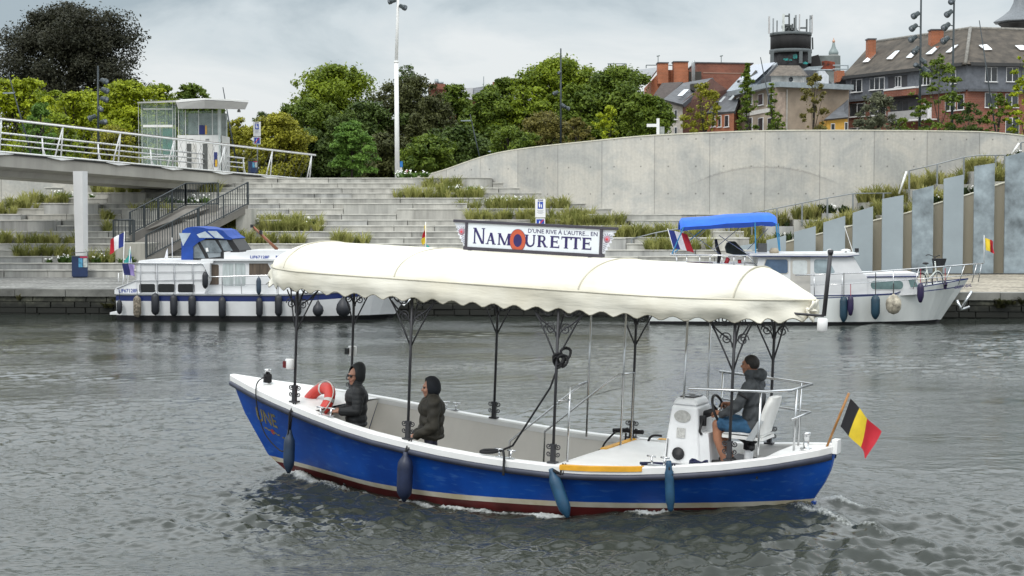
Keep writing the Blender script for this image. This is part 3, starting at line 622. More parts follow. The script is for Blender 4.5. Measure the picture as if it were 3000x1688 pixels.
# ------------------------------------------------------------------ stair below the bridge
def lower_stair():
    T = thing('metal_stair', 'concrete stair with dark barred railings climbing below the footbridge', 'stairs', at(430, 758, 66.5))
    a0, a1 = at(428, 758, 66.5), at(727, 600, 70.0); b0, b1 = at(381, 690, 69.2), at(544, 603, 72.2)
    b2 = at(640, 601, 72.5)
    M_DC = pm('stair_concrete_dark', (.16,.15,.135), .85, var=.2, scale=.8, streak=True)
    g = MB(); dn = Vector((0,0,-.32))
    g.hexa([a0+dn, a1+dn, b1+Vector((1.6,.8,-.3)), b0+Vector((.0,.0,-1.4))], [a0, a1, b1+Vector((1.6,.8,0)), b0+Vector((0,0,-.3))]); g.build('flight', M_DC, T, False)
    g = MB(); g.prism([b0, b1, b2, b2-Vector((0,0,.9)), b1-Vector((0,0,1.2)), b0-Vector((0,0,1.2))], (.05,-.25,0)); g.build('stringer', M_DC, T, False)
    g = MB(); q0 = at(345, 760, 67.0); g.bbox(q0.x, a0.x+.1, 66.6, 69.5, QZ-.1, zat(712, 67.5)); g.build('landing_block', pm('landing_concrete', (.34,.33,.29), .85, var=.15, streak=True), T, False)
    g = MB(); e = at(700, 612, 69.5); g.bbox(e.x-.2, a1.x+.12, 69.9, 71.5, QZ, zat(612, 70)); g.build('end_wall', M_CONC[1], T, False)
    def balus(name, p0, p1, h, n, ext=0):
        m = MB(); up = Vector((0,0,h)); m.tube([p0+up, p1+up], .03, 6); m.tube([p0+Vector((0,0,.06)), p1+Vector((0,0,.06))], .03, 6); r_ = m.build(name, M_BAL, T, False)
        for k in range(n+1): p = p0.lerp(p1, k/n); q = MB(); q.box(p+up/2, (.07,.05,h)); q.build('railing_post', M_BAL, r_, False)
        q = MB(); L_ = (p1-p0).length; c = int(L_/.13)
        for k in range(c): p = p0.lerp(p1, (k+.5)/c); q.box(p+Vector((0,0,h/2+.03)), (.028,.028,h-.06))
        q.build('bars', M_BAL, r_, False)
    M_BAL = pm('balustrade_grey', (.055,.065,.07), .5, .4)
    balus('near_balustrade', a0, a1, .98, 4); balus('far_balustrade', b0, b1, 1.0, 4); balus('landing_balustrade', b1, b2, 1.0, 1); balus('lower_balustrade', at(333, 712, 68.4), at(393, 712, 68.6), .98, 1)
lower_stair()
# ------------------------------------------------------------------ lift kiosk
def kiosk():
    Y = 82.0; f = lambda x, y, o=0.0: at(x, y, Y+o); T = thing('lift_kiosk', 'white glazed lift kiosk with a flat overhanging roof above the footbridge', 'kiosk', f(520, 520))
    def bx(name, x0, x1, y0, y1, d0, d1, mat, par_=T): a = f(x0, y0); b = f(x1, y1); m = MB(); m.bbox(a.x, b.x, Y+d0, Y+d1, b.z, a.z); return m.build(name, mat, par_, False)
    WP = pm('kiosk_white', (.72,.72,.70), .35, var=.04)
    m, t, b = newmat('kiosk_glass'); b.inputs['Base Color'].default_value = (.40,.52,.50,1); b.inputs['Roughness'].default_value = .03; b.inputs['Alpha'].default_value = .16; MATS['kiosk_glass'] = m
    # shaft: glass walls with white mullions
    bx('shaft_glass', 411, 515, 303, 530, .02, .05, m); bx('shaft_glass', 411, 414, 303, 530, .05, 2.0, m); bx('shaft_back_glass', 411, 515, 303, 530, 1.95, 1.98, m)
    for x in (405, 415, 459, 505, 513): bx('mullion', x, x+3.2, 300, 530, -.02, .06, WP)
    for x in (405, 459, 512): bx('back_mullion', x, x+3.2, 300, 530, 1.95, 2.02, WP)
    for y in (318, 366, 458): bx('transom', 419, 505, y, y+ (7 if y == 366 else 3), .0, .05, WP)
    bx('lift_cabin', 470, 500, 375, 452, .5, 1.6, pm('lift_cabin_green', (.01,.16,.10), .2, var=.3)); bx('lift_rail', 443, 447, 320, 530, .9, 1.0, M_BLACK); bx('lift_rail', 480, 483, 310, 378, .9, 1.0, M_BLACK); bx('lift_frame', 452, 457, 350, 530, 1.2, 1.3, pm('rail_white', (.5,.5,.5), .5))
    # service block
    body = bx('service_block', 520, 648, 396, 540, .0, 2.6, WP)
    for x in (545, 588, 624): bx('panel_joint', x, x+1, 398, 540, -.006, .01, pm('joint_grey', (.3,.3,.3), .6), body)
    for x in (547, 594): bx('doorway', x, x+ (15 if x < 560 else 15), 421, 540, -.012, .06, pm('door_dark', (.10,.105,.10), .4, var=.2), body); bx('door_leaf', x+15, x+30, 421, 540, -.02, .05, pm('door_cream', (.6,.59,.55), .5), body); bx('grille', x+8, x+19, 407, 412, -.014, .02, pm('grille_grey', (.25,.25,.25), .6), body)
    bx('kiosk_notice', 627, 637, 446, 488, -.03, .02, pm('notice_navy', (.015,.03,.16), .5), body); bx('notice_yellow', 630, 637, 468, 488, -.04, .02, pm('notice_yellow', (.6,.36,.03), .5), body)
    gl = bx('upper_glass', 526, 640, 325, 394, .02, .05, m); bx('upper_back_wall', 526, 640, 325, 396, 2.2, 2.6, pm('inner_grey', (.36,.40,.39), .6, var=.2))
    for x in (522, 542, 581, 621, 638): bx('mullion', x, x+2.2, 322, 396, -.02, .06, WP)
    bx('corner_post', 640, 648, 320, 540, -.03, .2, pm('pale_green_white', (.55,.60,.58), .3)); bx('info_screen', 583, 601, 367, 394, -.02, .02, pm('screen_navy', (.01,.02,.13), .3)); bx('screen_side', 601, 606, 368, 394, -.02, .02, pm('screen_orange', (.6,.35,.08), .5))
    # roof: thin slab and the thick tapering canopy
    g = MB(); g.hexa([f(403,303,-.35), f(600,297,-.6), f(600,297,3.2), f(403,303,3.0)], [f(402,299,-.4), f(600,289.5,-.65), f(600,289.5,3.3), f(402,299,3.1)]); g.build('roof_slab', WP, T, False)
    g = MB(); t4 = [f(516,302,-.6), f(600,294,-2.0), f(728,300,-.4), f(700,298,3.2), f(530,298,3.2)]; b4 = [f(522,319,-.4), f(600,318,-1.5), f(718,321,-.1), f(695,318,3.0), f(535,318,3.0)]
    g.add(b4+t4, [(4,3,2,1,0),(5,6,7,8,9)]+[(i,(i+1) % 5,5+(i+1) % 5,5+i) for i in range(5)], False); g.build('roof_canopy', pm('canopy_white', (.72,.71,.69), .5, var=.03), T, False)
    g = MB(); g.prism([p+Vector((0,0,.02)) for p in t4], (0,0,.09)); g.build('roof_edge', WP, T, False)
    g = MB(); g.lathe([(.09,0),(.09,.08),(.03,.18)], f(700,329,.8), 10); g.build('roof_lamp', pm('lamp_grey', (.3,.3,.3), .4), T, False)
kiosk()
# ================================================================== LAMP MASTS
M_MASTD = pm('mast_dark', (.025,.035,.04), .45, .3)
def mast(label, px0, y0, px1, y1, Y, r, spots, col=M_MASTD, white=False, step=None):
    b = at(px0, y0, Y); a = at(px1, y1, Y); b.z = min(b.z, 5.11); T = thing('lamp_mast', label, 'lamp mast', b, 'lamp masts on the plaza')
    q = MB()
    if step:
        s = at(*step, Y); q.tube([b, s], [r, r*.86], 10); q.tube([s, s+Vector((0,0,.09))], r*1.0, 10); q.tube([s, a], [r*.68, r*.5], 10)
    else: q.tube([b, a], [r, r*.55], 8)
    q.build('pole', col, T, False)
    M_SP = pm('spot_grey', (.045,.06,.065), .4, .3) if not white else M_WHITE; M_LENS = pm('spot_lens', (.10,.12,.14), .15)
    for (x, y, dx, dy, s) in spots:
        s *= .72
        c = at(x, y, Y-.15); ax = Vector((dx, -.5, dy)).normalized(); rot = ax.to_track_quat('Z', 'Y').to_matrix(); t = (c.z-b.z)/(a.z-b.z); pc = b.lerp(a, t)
        q = MB(); q.lathe([(.05*s,-.2*s),(.11*s,-.16*s),(.12*s,.05*s),(.15*s,.08*s),(.15*s,.22*s)], c, 10, rot); q.tube([pc, c-ax*.12*s], .025*s, 5); sp = q.build('spotlight', M_SP, T, False)
        q = MB(); q.lathe([(.14*s,.222*s),(.0,.225*s)], c, 10, rot); q.build('lens', M_LENS, sp, False)
mast('tall thick white mast with two floodlights rising above the terrace steps', 1164, 516, 1168, -70, 82.5, .125, [(1179,20,.8,-.4,1.35),(1150,3,-.9,-.3,1.35)], col=M_WHITE, step=(1161,184))
mast('dark mast with spotlights standing left of the lift kiosk', 288, 470, 287, 193, 88, .085, [(304,237,.9,-.35,1.5),(306,264,.9,-.4,1.5),(304,290,.9,-.3,1.5),(294,318,.3,-.3,1.3),(271,344,-.9,-.5,1.5),(301,358,.9,.05,1.4)])
mast('dark slim mast with small spotlights among the green trees left of the signpost', 1643, 424, 1643, 142, 90, .07, [(1640,212,-.3,-.3,.9),(1629,272,-.9,-.5,1.1),(1649,309,.5,-.5,1.0),(1660,316,.9,-.5,1.1)])
mast('left of two tall dark spotlight masts before the brick corner house', 2694, 380, 2699, -40, 92, .09, [(2684,43,-.9,-.6,1.7),(2678,79,-.9,-.7,1.7),(2676,112,-.9,-.6,1.7),(2684,146,-.6,-.7,1.7),(2704,178,.3,-.5,1.4),(2688,193,-.5,.1,1.4),(2710,206,.8,-.9,1.8)])
mast('right of two tall dark spotlight masts before the brick corner house', 2788, 380, 2796, -40, 92, .09, [(2790,3,-.3,-.2,1.7),(2781,38,-.9,-.7,1.7),(2773,76,-.9,-.7,1.8),(2771,116,-.9,-.6,1.8)])
def leaning(label, x0, y0, x1, y1, Y, arm=None):
    b = at(x0, y0, Y); a = at(x1, y1, Y); T = thing('street_lamp', label, 'street lamp', b, 'leaning slim lamps'); q = MB(); b2 = b+(b-a)*((b.z-5.0)/max(a.z-b.z, .1)); q.tube([b2, a], [.06,.025], 7); q.build('pole', M_MASTD, T, False)
    if arm: q = MB(); q.tube([at(*arm[0], Y), at(*arm[1], Y)], .03, 6); c = at(*arm[0], Y); q.box(c+Vector((.22,0,0)), (.6,.22,.07)); q.build('lamp_head', pm('lamp_head_grey', (.22,.26,.28), .4), T, False)
leaning('leaning slim lamp with a short side arm at the far left', 66, 362, 24, 212, 90, ((14,273),(44,271)))
leaning('leaning slim lamp with a pale head in front of the mid green trees', 1403, 452, 1377, 335, 96, ((1354,354),(1378,353)))
leaning('bare leaning pole behind the kiosk roof', 668, 340, 653, 256, 92)
leaning('bare leaning pole before the solar roof', 2262, 340, 2228, 168, 92)
leaning('bare leaning pole before the right end of the brick corner house', 2915, 372, 2869, 60, 92)
q = MB(); q.lathe([(.02,0),(.16,.03),(.16,.06),(.02,.10)], at(1438, 447, 92), 12); q.tube([at(1438,447,92), at(1438,470,92)], .03, 6); tag(q.build('globe_lamp', pm('lamp_head_grey', (.22,.26,.28), .4)), 'round lamp head just peeping over the curved wall', 'lamp')
# ================================================================== SIGNS AND BINS
def zone_sign(label, px0, px1, y0, y1, Y, ybase):
    a = at(px0, y0, Y); b = at(px1, y1, Y); w = b.x-a.x; h = a.z-b.z; cx = (a.x+b.x)/2; T = thing('zone_sign', label, 'sign', (cx, Y, at(px0, ybase, Y).z), 'zone signs')
    q = MB(); q.tube([(cx, Y+.06, at(px0, ybase, Y).z), (cx, Y+.06, a.z)], .035, 8); q.build('post', pm('post_grey', (.30,.32,.32), .5, .3), T, False)
    q = MB(); q.bbox(a.x, b.x, Y-.02, Y+.03, b.z+h*.36, a.z); p = q.build('sign_plate', pm('sign_white_plate', (.72,.72,.72), .4, var=.03), T, False)
    BL = pm('sign_blue', (.012,.055,.36), .4, var=.05); WH = pm('sign_pictogram_white', (.75,.75,.75), .5, var=.02)
    q = MB(); q.bbox(a.x+w*.24, b.x-w*.24, Y-.026, Y-.02, b.z+h*.66, b.z+h*.90); q.build('blue_square', BL, p, False)
    def man(x, z, s, par_):
        q = MB(); q.add([(x+.10*s*math.cos(k), Y-.029, z+.42*s+.10*s*math.sin(k)) for k in [2*math.pi*i/12 for i in range(12)]], [tuple(range(12))], False)
        q.add([(x-.14*s,Y-.029,z-.0*s),(x-.08*s,Y-.029,z-.42*s),(x+.08*s,Y-.029,z-.42*s),(x+.14*s,Y-.029,z+.0*s),(x+.12*s,Y-.029,z+.28*s),(x-.12*s,Y-.029,z+.28*s)], [tuple(range(6))], False); q.build('pictogram', WH, par_, False)
    man(cx-w*.08, b.z+h*.785, h*.19, p); man(cx+w*.10, b.z+h*.755, h*.13, p)
    q = MB(); puttext(q, 'ZONE', lambda u, v: (cx-w*.26+u, Y-.024, b.z+h*.925+v), h*.075, w*.52, off=.004); q.build('zone_lettering', pm('sign_ink', (.02,.03,.12), .5), p, False)
    q = MB()
    for k, ww in enumerate((.62,.5,.66,.45)): q.bbox(cx-w*ww/2, cx+w*ww/2, Y-.0225, Y-.02, b.z+h*(.60-.035*k), b.z+h*(.612-.035*k))
    q.build('text_lines', pm('sign_text_grey', (.25,.26,.30), .5), p, False)
    q = MB(); q.bbox(a.x+w*.04, b.x-w*.04, Y-.02, Y+.03, b.z, b.z+h*.33); p2 = q.build('end_plate', WH, T, False); q = MB(); q.bbox(a.x+w*.12, b.x-w*.12, Y-.026, Y-.02, b.z+h*.03, b.z+h*.30); q.build('blue_square', BL, p2, False); man(cx-w*.06, b.z+h*.155, h*.18, p2)
    q = MB(); q.add([(a.x+w*.14,Y-.031,b.z+h*.05),(a.x+w*.24,Y-.031,b.z+h*.03),(b.x-w*.14,Y-.031,b.z+h*.28),(b.x-w*.24,Y-.031,b.z+h*.30)], [(0,1,2,3)], False); q.build('red_slash', pm('slash_red', (.5,.03,.05), .5), p2, False)
zone_sign('white and blue zone sign on a post at the end of the footbridge', 742, 764, 357, 423, 83.2, 508)
zone_sign('white and blue zone sign standing on the steps just above the boat roof sign', 1568, 1598, 583, 668, 70.5, 720)
T = thing('direction_sign', 'white fingerpost with one arm standing behind the curved wall', 'signpost', at(1928, 400, 78)); Y = 78
q = MB(); a, b = at(1924, 347, Y), at(1932, 402, Y); q.bbox(a.x, b.x, Y, Y+.13, b.z-.6, a.z); q.build('post', M_WHITE, T, False)
q = MB(); a, b = at(1895, 363, Y), at(1924, 372, Y); q.bbox(a.x, b.x, Y+.02, Y+.06, b.z, a.z); q.build('arm', M_WHITE, T, False)
q = MB(); a, b = at(1932, 371, Y), at(1947, 396, Y); q.bbox(a.x, b.x, Y+.1, Y+.15, b.z-.3, a.z); q.build('board', pm('board_grey', (.33,.35,.33), .6, var=.2, scale=8), T, False)
T = thing('road_sign', 'blue square road sign on a pale post beside the white mast', 'sign', at(1175, 515, 84)); Y = 84
q = MB(); a, b = at(1171, 490, Y), at(1178, 518, Y); q.bbox(a.x, b.x, Y, Y+.1, b.z, a.z); q.build('post', pm('post_pale', (.55,.58,.58), .5), T, False)
q = MB(); a, b = at(1172, 473, Y), at(1180, 490, Y); q.bbox(a.x, b.x, Y-.03, Y, b.z, a.z); q.build('sign_plate', pm('road_sign_blue', (.02,.16,.45), .4, var=.25, scale=6), T, False)
T = thing('yield_sign', 'small red rimmed triangle sign on a low white barrier near the white mast', 'sign', at(1191, 516, 84.5)); Y = 84.5
q = MB(); q.prism([at(1186,500,Y), at(1196,500,Y), at(1191,509,Y)], (0,.02,0)); tri = q.build('sign_plate', pm('yield_red', (.5,.03,.05), .5), T, False)
q = MB(); q.add([at(1188.5,501.8,Y-.01), at(1193.5,501.8,Y-.01), at(1191,506,Y-.01)], [(0,1,2)], False); q.build('inner_triangle', M_WHITE, tri, False)
q = MB(); q.tube([at(1191,505,Y+.03), at(1191,518,Y+.03)], .03, 6); q.build('post', M_WHITE, T, False)
q = MB(); a, b = at(1180, 508, Y+.3), at(1207, 513, Y+.3); q.bbox(a.x, b.x, Y+.3, Y+.4, b.z, a.z); q.bbox(a.x, a.x+.06, Y+.3, Y+.4, b.z-.2, a.z); q.bbox(b.x-.06, b.x, Y+.3, Y+.4, b.z-.2, a.z); q.build('barrier', M_WHITE, T, False)
def bin_(label, px0, px1, y0, y1, Y):
    a = at(px0, y0, Y); b = at(px1, y1, Y); w = b.x-a.x; h = a.z-b.z; T = thing('litter_bin', label, 'litter bin', Matrix.Translation(((a.x+b.x)/2, Y+.3, b.z)) @ RZ4(R_(14)), 'blue double litter bins')
    NB = pm('bin_navy', (.012,.028,.085), .45, var=.15); q = MB(); q.bbox(-w*.44, w*.44, -.3, .3, .04, h*.86); q.bbox(-w*.40, w*.40, -.27, .27, 0, .04); body = q.build('body', NB, T)
    q = MB(); q.bbox(-w*.46, w*.46, -.32, .32, h*.86, h*.88); q.build('lid', pm('bin_lid_dark', (.05,.06,.07), .5), T)
    q = MB(); q.tube([(-w*.42,0,h*.86), (-w*.44,-.1,h*1.0), (w*.2,-.15,h*1.03), (w*.45,-.1,h*1.05), (w*.45,0,h*.86)], .016, 6); q.build('rain_hood', pm('bin_hood', (.12,.13,.13), .5, .3), T)
    q = MB(); q.bbox(w*.02, w*.44, -.325, -.30, h*.80, h*.87); q.build('red_band', pm('bin_red', (.35,.02,.06), .5), body)
    q = MB(); q.bbox(-w*.06, w*.16, -.312, -.300, h*.42, h*.79); q.build('poster', pm('poster_cyan', (.08,.30,.48), .5, var=.4, scale=9), body); q = MB(); q.bbox(w*.2, w*.43, -.312, -.300, h*.42, h*.79); q.build('poster', pm('poster_grey', (.42,.46,.45), .5, var=.3, scale=9), body)
bin_('blue double litter bin with posters standing on the quay beside the bridge pillar', 202, 254, 742, 813, 65.0)
bin_('blue double litter bin with posters at the end of the footbridge railing', 723, 751, 467, 508, 82.5)
# ================================================================== TREES
LG = {'beech': ((.013,.017,.009),(.045,.044,.024)), 'yellow': ((.09,.13,.006),(.40,.46,.018)), 'lime': ((.05,.088,.006),(.27,.34,.018)), 'mid': ((.032,.064,.008),(.165,.225,.022)), 'dark': ((.018,.038,.008),(.095,.14,.024)),
      'brown': ((.024,.030,.009),(.105,.115,.034)), 'olive': ((.055,.055,.012),(.23,.20,.045)), 'gold': ((.10,.105,.010),(.38,.37,.035)), 'fresh': ((.035,.085,.010),(.17,.30,.05)), 'grey': ((.05,.06,.035),(.19,.20,.12))}
M_BARK = pm('bark', (.035,.028,.022), .9, var=.3, scale=3)
def tree(name, label, px, ytop, hw, Y, kind, shape='dome', ybot=None, n=14000, leaf=.20, layered=False, seed=0, trunk_r=.18, group='trees on the plaza', gap=.0, base=5.05, clumps=46):
    rng = np.random.default_rng(100+seed); c = at(px, ytop, Y); H = c.z-base; x0 = c.x; rad = hw/F*Y; sap = trunk_r < .085 and px > 1900; n = int(n*(1.35 if sap else 2.6)); leaf *= .60; rad *= 1.0 if trunk_r < .1 else 1.10; clumps = int(clumps*2.3)
    zb = base+H*(.05 if trunk_r > .1 else .14) if ybot is None else zat(ybot, Y)
    hc = c.z-zb; C = []; tries = 0
    while len(C) < clumps and tries < 5000:
        tries += 1; u = rng.uniform(0, 1)**.9; a = rng.uniform(0, 2*np.pi); rr = rng.uniform(0, 1)**.55
        if shape == 'dome': prof = math.sqrt(max(0, 1-(max(u-.25, 0)/.75)**2.7))*(1 if u > .12 else .85+.15*u/.12)
        elif shape == 'column': prof = math.sqrt(max(0, 1-((u-.42)/.58)**2))*.95
        elif shape == 'cone': prof = (1-u)**.75*(.6+.4*min(1, u/.15))
        else: prof = math.sqrt(max(0, 1-((u-.5)/.5)**2))
        cr_ = rad*(.08+.20*rng.uniform()**1.3)*(.72 if sap else 1)*(.75+.5*(1-u)); rr_ = max(rad*prof-cr_*.6, 0)*rr
        if rr < .45 and rng.random() < .5: continue
        a_j = rng.normal(0, .11*rad); z_j = rng.normal(0, .035*hc); rr_ = max(rr_+a_j, 0); u = min(max(u+z_j/hc, .02), .98)
        C.append((x0+rr_*math.cos(a), Y+rr_*math.sin(a)*.9, zb+hc*u*(1-.0)-cr_*.25, cr_, rng.uniform(0, 1)))
    T = thing(name, label, 'tree', (x0, Y, base), group)
    C = np.array(C); w = C[:, 3]**2; w /= w.sum(); idx = rng.choice(len(C), n, p=w); cc = C[idx]
    d = rng.normal(size=(n, 3)); d /= np.linalg.norm(d, axis=1)[:, None]; r = (rng.uniform(0, 1, n)**.42)*(1+.25*rng.normal(size=n)*.5); fl = .46 if layered else .8
    # long thin sprays at the edges make the outline ragged
    spray = rng.random(n) < .14; r = np.minimum(r, 1.18); r[spray] *= rng.uniform(1.0, 1.22, spray.sum())
    P = cc[:, :3]+d*(r*cc[:, 3])[:, None]*np.array([1.12, 1.12, fl])
    # loose leaves between the clumps soften the crown
    fr = rng.random(n) < .24; j1 = rng.integers(0, len(C), n); j2 = rng.integers(0, len(C), n); uu = rng.uniform(0, 1, n)[:, None]; M_ = C[j1, :3]*uu+C[j2, :3]*(1-uu)+rng.normal(size=(n, 3))*.07*rad; near_ = np.linalg.norm(C[j1, :3]-C[j2, :3], axis=1) < rad*1.1; P = np.where((fr & near_)[:, None], M_, P)
    if layered: P[:, 2] -= .22*(r*np.hypot(d[:, 0], d[:, 1]))**2*cc[:, 3]
    P[:, 2] = np.maximum(P[:, 2], base+.3)
    nrm = d*.45+rng.normal(size=(n, 3))*.55+np.array([0, -.15, .62]); nrm /= np.linalg.norm(nrm, axis=1)[:, None]
    t = np.cross(nrm, rng.normal(size=(n, 3))); t /= np.linalg.norm(t, axis=1)[:, None]; b = np.cross(nrm, t)
    s = leaf*rng.uniform(.55, 1.35, n)[:, None]; V = np.stack([P-t*s, P-b*s*.5, P+t*s, P+b*s*.5], 1).reshape(-1, 3)
    me = bpy.data.meshes.new('crown'); me.vertices.add(4*n); me.vertices.foreach_set('co', V.ravel()); me.loops.add(4*n); me.loops.foreach_set('vertex_index', np.arange(4*n, dtype=np.int32)); me.polygons.add(n); me.polygons.foreach_set('loop_start', np.arange(0, 4*n, 4, dtype=np.int32))
    at_ = me.attributes.new('v', 'FLOAT', 'FACE'); val = np.clip(.15+.45*cc[:, 4]+rng.uniform(-.12, .4, n), 0, 1); at_.data.foreach_set('value', val.astype(np.float32))
    me.materials.append(leafmat('leaf_'+kind, *LG[kind], .22)); me.update(); o = bpy.data.objects.new('crown', me); COL.objects.link(o); par(o, T, False)
    q = MB(); top = Vector((x0, Y, zb+hc*.75)); q.tube([(x0, Y, base-.1), (x0+.1*trunk_r, Y, zb), top], [trunk_r, trunk_r*.75, trunk_r*.2], 8)
    for k in rng.choice(len(C), min(16, len(C)), replace=False):
        p = Vector(C[k][:3]); s0 = Vector((x0, Y, zb+(p.z-zb)*.45)); q.tube([s0, s0.lerp(p, .5)+Vector((0,0,.1*rad)), p], [trunk_r*.42, trunk_r*.25, trunk_r*.08], 5)
    q.build('trunk', M_BARK, T, False); return T
TR = [ # name, label, px, ytop, hw, Y, kind, kwargs
 ('beech_tree','great dark copper beech towering over the yellow-green trees',205,20,205,128,'beech',dict(n=30000,leaf=.21,clumps=80,ybot=300,trunk_r=.6,base=4.9)),
 ('locust_tree','bright yellow-green tree at the far left under the copper beech',45,225,125,101,'yellow',dict(layered=True,n=14000)),
 ('locust_tree','yellow-green tree behind the dark spotlight mast',215,270,110,99,'yellow',dict(layered=True,n=13000)),
 ('locust_tree','broad yellow-green tree directly left of the lift kiosk',385,234,135,102,'yellow',dict(layered=True,n=15000)),
 ('maple_tree','darker green tree rising behind the kiosk roof',565,245,95,108,'mid',dict(layered=True,n=9000)),
 ('maple_tree','green tree low between the far left lamp and the spotlight mast',150,330,100,95,'lime',dict(n=9000)),
 ('birch_tree','small pale fresh green tree above the bridge railing at the left',118,300,48,92,'fresh',dict(n=4500,leaf=.13,shape='oval')),
 ('shrub_tree','yellow bush behind the bridge railing left of the kiosk',330,372,75,92,'gold',dict(n=5000,leaf=.15)),
 ('maple_tree','dark green tree seen through the lift kiosk',480,330,105,110,'mid',dict(n=9000)),
 ('maple_tree','yellowing tree just right of the lift kiosk',690,345,62,104,'gold',dict(n=6500,leaf=.16)),
 ('ash_tree','thin grey-green tree top between kiosk and big centre tree',770,325,50,118,'dark',dict(n=2500,leaf=.14,gap=.5)),
 ('maple_tree','golden olive tree behind the end of the footbridge railing',815,335,95,99,'gold',dict(n=12000,leaf=.17)),
 ('linden_tree','largest green tree in the centre, left of the white mast',990,196,165,112,'lime',dict(n=26000,clumps=80,leaf=.21,trunk_r=.35)),
 ('linden_tree','dark shaded tree under the largest centre tree',905,290,110,108,'mid',dict(n=12000)),
 ('elm_tree','dark tree low behind the small bright layered tree',1080,300,115,104,'dark',dict(n=12000)),
 ('hornbeam_tree','brown-olive tree directly behind the white mast',1190,228,125,106,'brown',dict(n=16000,leaf=.17)),
 ('hornbeam_tree','second brown-olive tree right of the white mast',1265,285,85,103,'brown',dict(n=12000,leaf=.17)),
 ('ash_tree','sparse twiggy tree top showing above the brown tree by the mast',1195,192,55,120,'dark',dict(n=1500,leaf=.15,clumps=30,shape='oval',ybot=330)),
 ('poplar_tree','small bright green layered tree before the dark centre trees',1030,352,72,91,'fresh',dict(layered=True,n=6500,leaf=.16,ybot=500,clumps=30,trunk_r=.08)),
 ('maple_tree','mid green tree right of the brown trees, below the far chimney',1330,248,85,108,'mid',dict(n=14000)),
 ('maple_tree','green tree behind the leaning lamp near the wall',1425,270,95,104,'mid',dict(n=14000)),
 ('elm_tree','dark tree low above the rising end of the curved wall',1350,370,100,98,'dark',dict(n=9000)),
 ('locust_tree','green tree left of the slim spotlight mast above the wall',1545,250,95,104,'lime',dict(n=12000,layered=True)),
 ('linden_tree','tall yellow-topped tree behind the slim spotlight mast',1640,172,150,112,'lime',dict(n=22000,clumps=70,leaf=.21)),
 ('linden_tree','broad green tree right of the slim spotlight mast',1800,202,145,110,'mid',dict(n=20000,clumps=70,leaf=.22)),
 ('linden_tree','dark green tree behind the fingerpost',1895,275,85,106,'mid',dict(n=13000)),
 ('elm_tree','olive bush low between wall and slim spotlight mast',1590,330,95,92,'olive',dict(n=8000,leaf=.15)),
 ('elm_tree','low dull green bush above the wall crest',1500,372,85,90,'mid',dict(n=7000,leaf=.15)),
 ('locust_tree','small bright yellow-green sapling just above the wall crest',1785,307,52,88,'yellow',dict(layered=True,n=4200,leaf=.14,trunk_r=.06,clumps=26)),
 ('maple_tree','small autumn olive tree right of the slim spotlight mast at the wall',1695,345,50,89,'olive',dict(n=4000,leaf=.13)),
 ('cherry_tree','thin golden olive tree before the slate roofed houses',2062,242,72,90,'gold',dict(n=5000,leaf=.14,trunk_r=.07,clumps=36)),
 ('poplar_tree','tall thin dark green sapling left of the rendered house',2190,180,52,89,'mid',dict(n=4200,leaf=.15,layered=True,shape='cone',trunk_r=.06,clumps=34)),
 ('poplar_tree','second thin sapling before the windows of the rendered house',2262,240,38,90,'mid',dict(n=2200,leaf=.14,layered=True,shape='cone',trunk_r=.05,clumps=22)),
 ('shrub_tree','round green bush at the foot of the rendered house',2278,328,34,88,'mid',dict(n=3000,leaf=.12,trunk_r=.05)),
 ('cherry_tree','golden brown columnar tree before the bare rendered wall',2385,212,52,90,'olive',dict(n=4600,leaf=.13,shape='column',trunk_r=.06,clumps=36)),
 ('willow_tree','silvery olive round tree at the left end of the brick corner house',2572,272,68,89,'grey',dict(n=6500,leaf=.13,trunk_r=.1)),
 ('shrub_tree','dark green hedge bush at the foot of the silvery tree',2650,345,58,88,'mid',dict(n=4500,leaf=.12,trunk_r=.05)),
 ('locust_tree','layered green tree between the two tall spotlight masts',2752,152,82,90,'mid',dict(layered=True,n=6000,leaf=.16,trunk_r=.07,clumps=40)),
 ('shrub_tree','dark green bush right of the two tall spotlight masts',2840,300,55,88.5,'dark',dict(n=5000,leaf=.13,trunk_r=.06)),
 ('shrub_tree','dark green bush below the right windows of the corner house',2925,272,52,89,'mid',dict(n=5000,leaf=.14,trunk_r=.06)),
 ('locust_tree','bright yellow-green tree cut by the right edge of the view',3010,150,62,88,'yellow',dict(layered=True,n=6500,leaf=.15,trunk_r=.08)),
 ('locust_tree','yellow-green tree between the two dark lamps left of the kiosk',130,262,115,106,'lime',dict(layered=True,n=13000)),
 ('locust_tree','yellow-green tree right behind the left end of the kiosk',300,258,110,107,'yellow',dict(layered=True,n=13000)),
 ('maple_tree','green tree crown behind the kiosk canopy at its left',475,246,90,108,'lime',dict(layered=True,n=11000)),
 ('maple_tree','dark tree just visible under the kiosk canopy',620,300,60,112,'dark',dict(n=7000)),
 ('elm_tree','shaded tree behind the golden olive one by the railing end',900,380,100,103,'dark',dict(n=9000)),
 ('hornbeam_tree','low brown-olive shrubbery tree at the foot of the white mast',1130,390,90,98,'brown',dict(n=9000)),
 ('maple_tree','low green tree at the start of the curved wall',1260,400,90,96,'mid',dict(n=9000)),
 ('elm_tree','dark low tree filling the gap left of the sapling on the wall crest',1690,250,90,108,'mid',dict(n=11000)),
 ('linden_tree','green tree between the far house and the yellow-topped tree',1480,232,85,114,'mid',dict(n=11000)),
]
for i, (nm, lb, px, yt, hw, Y, kd, kw) in enumerate(TR): tree(nm, lb, px, yt, hw, Y, kd, seed=i, **kw)
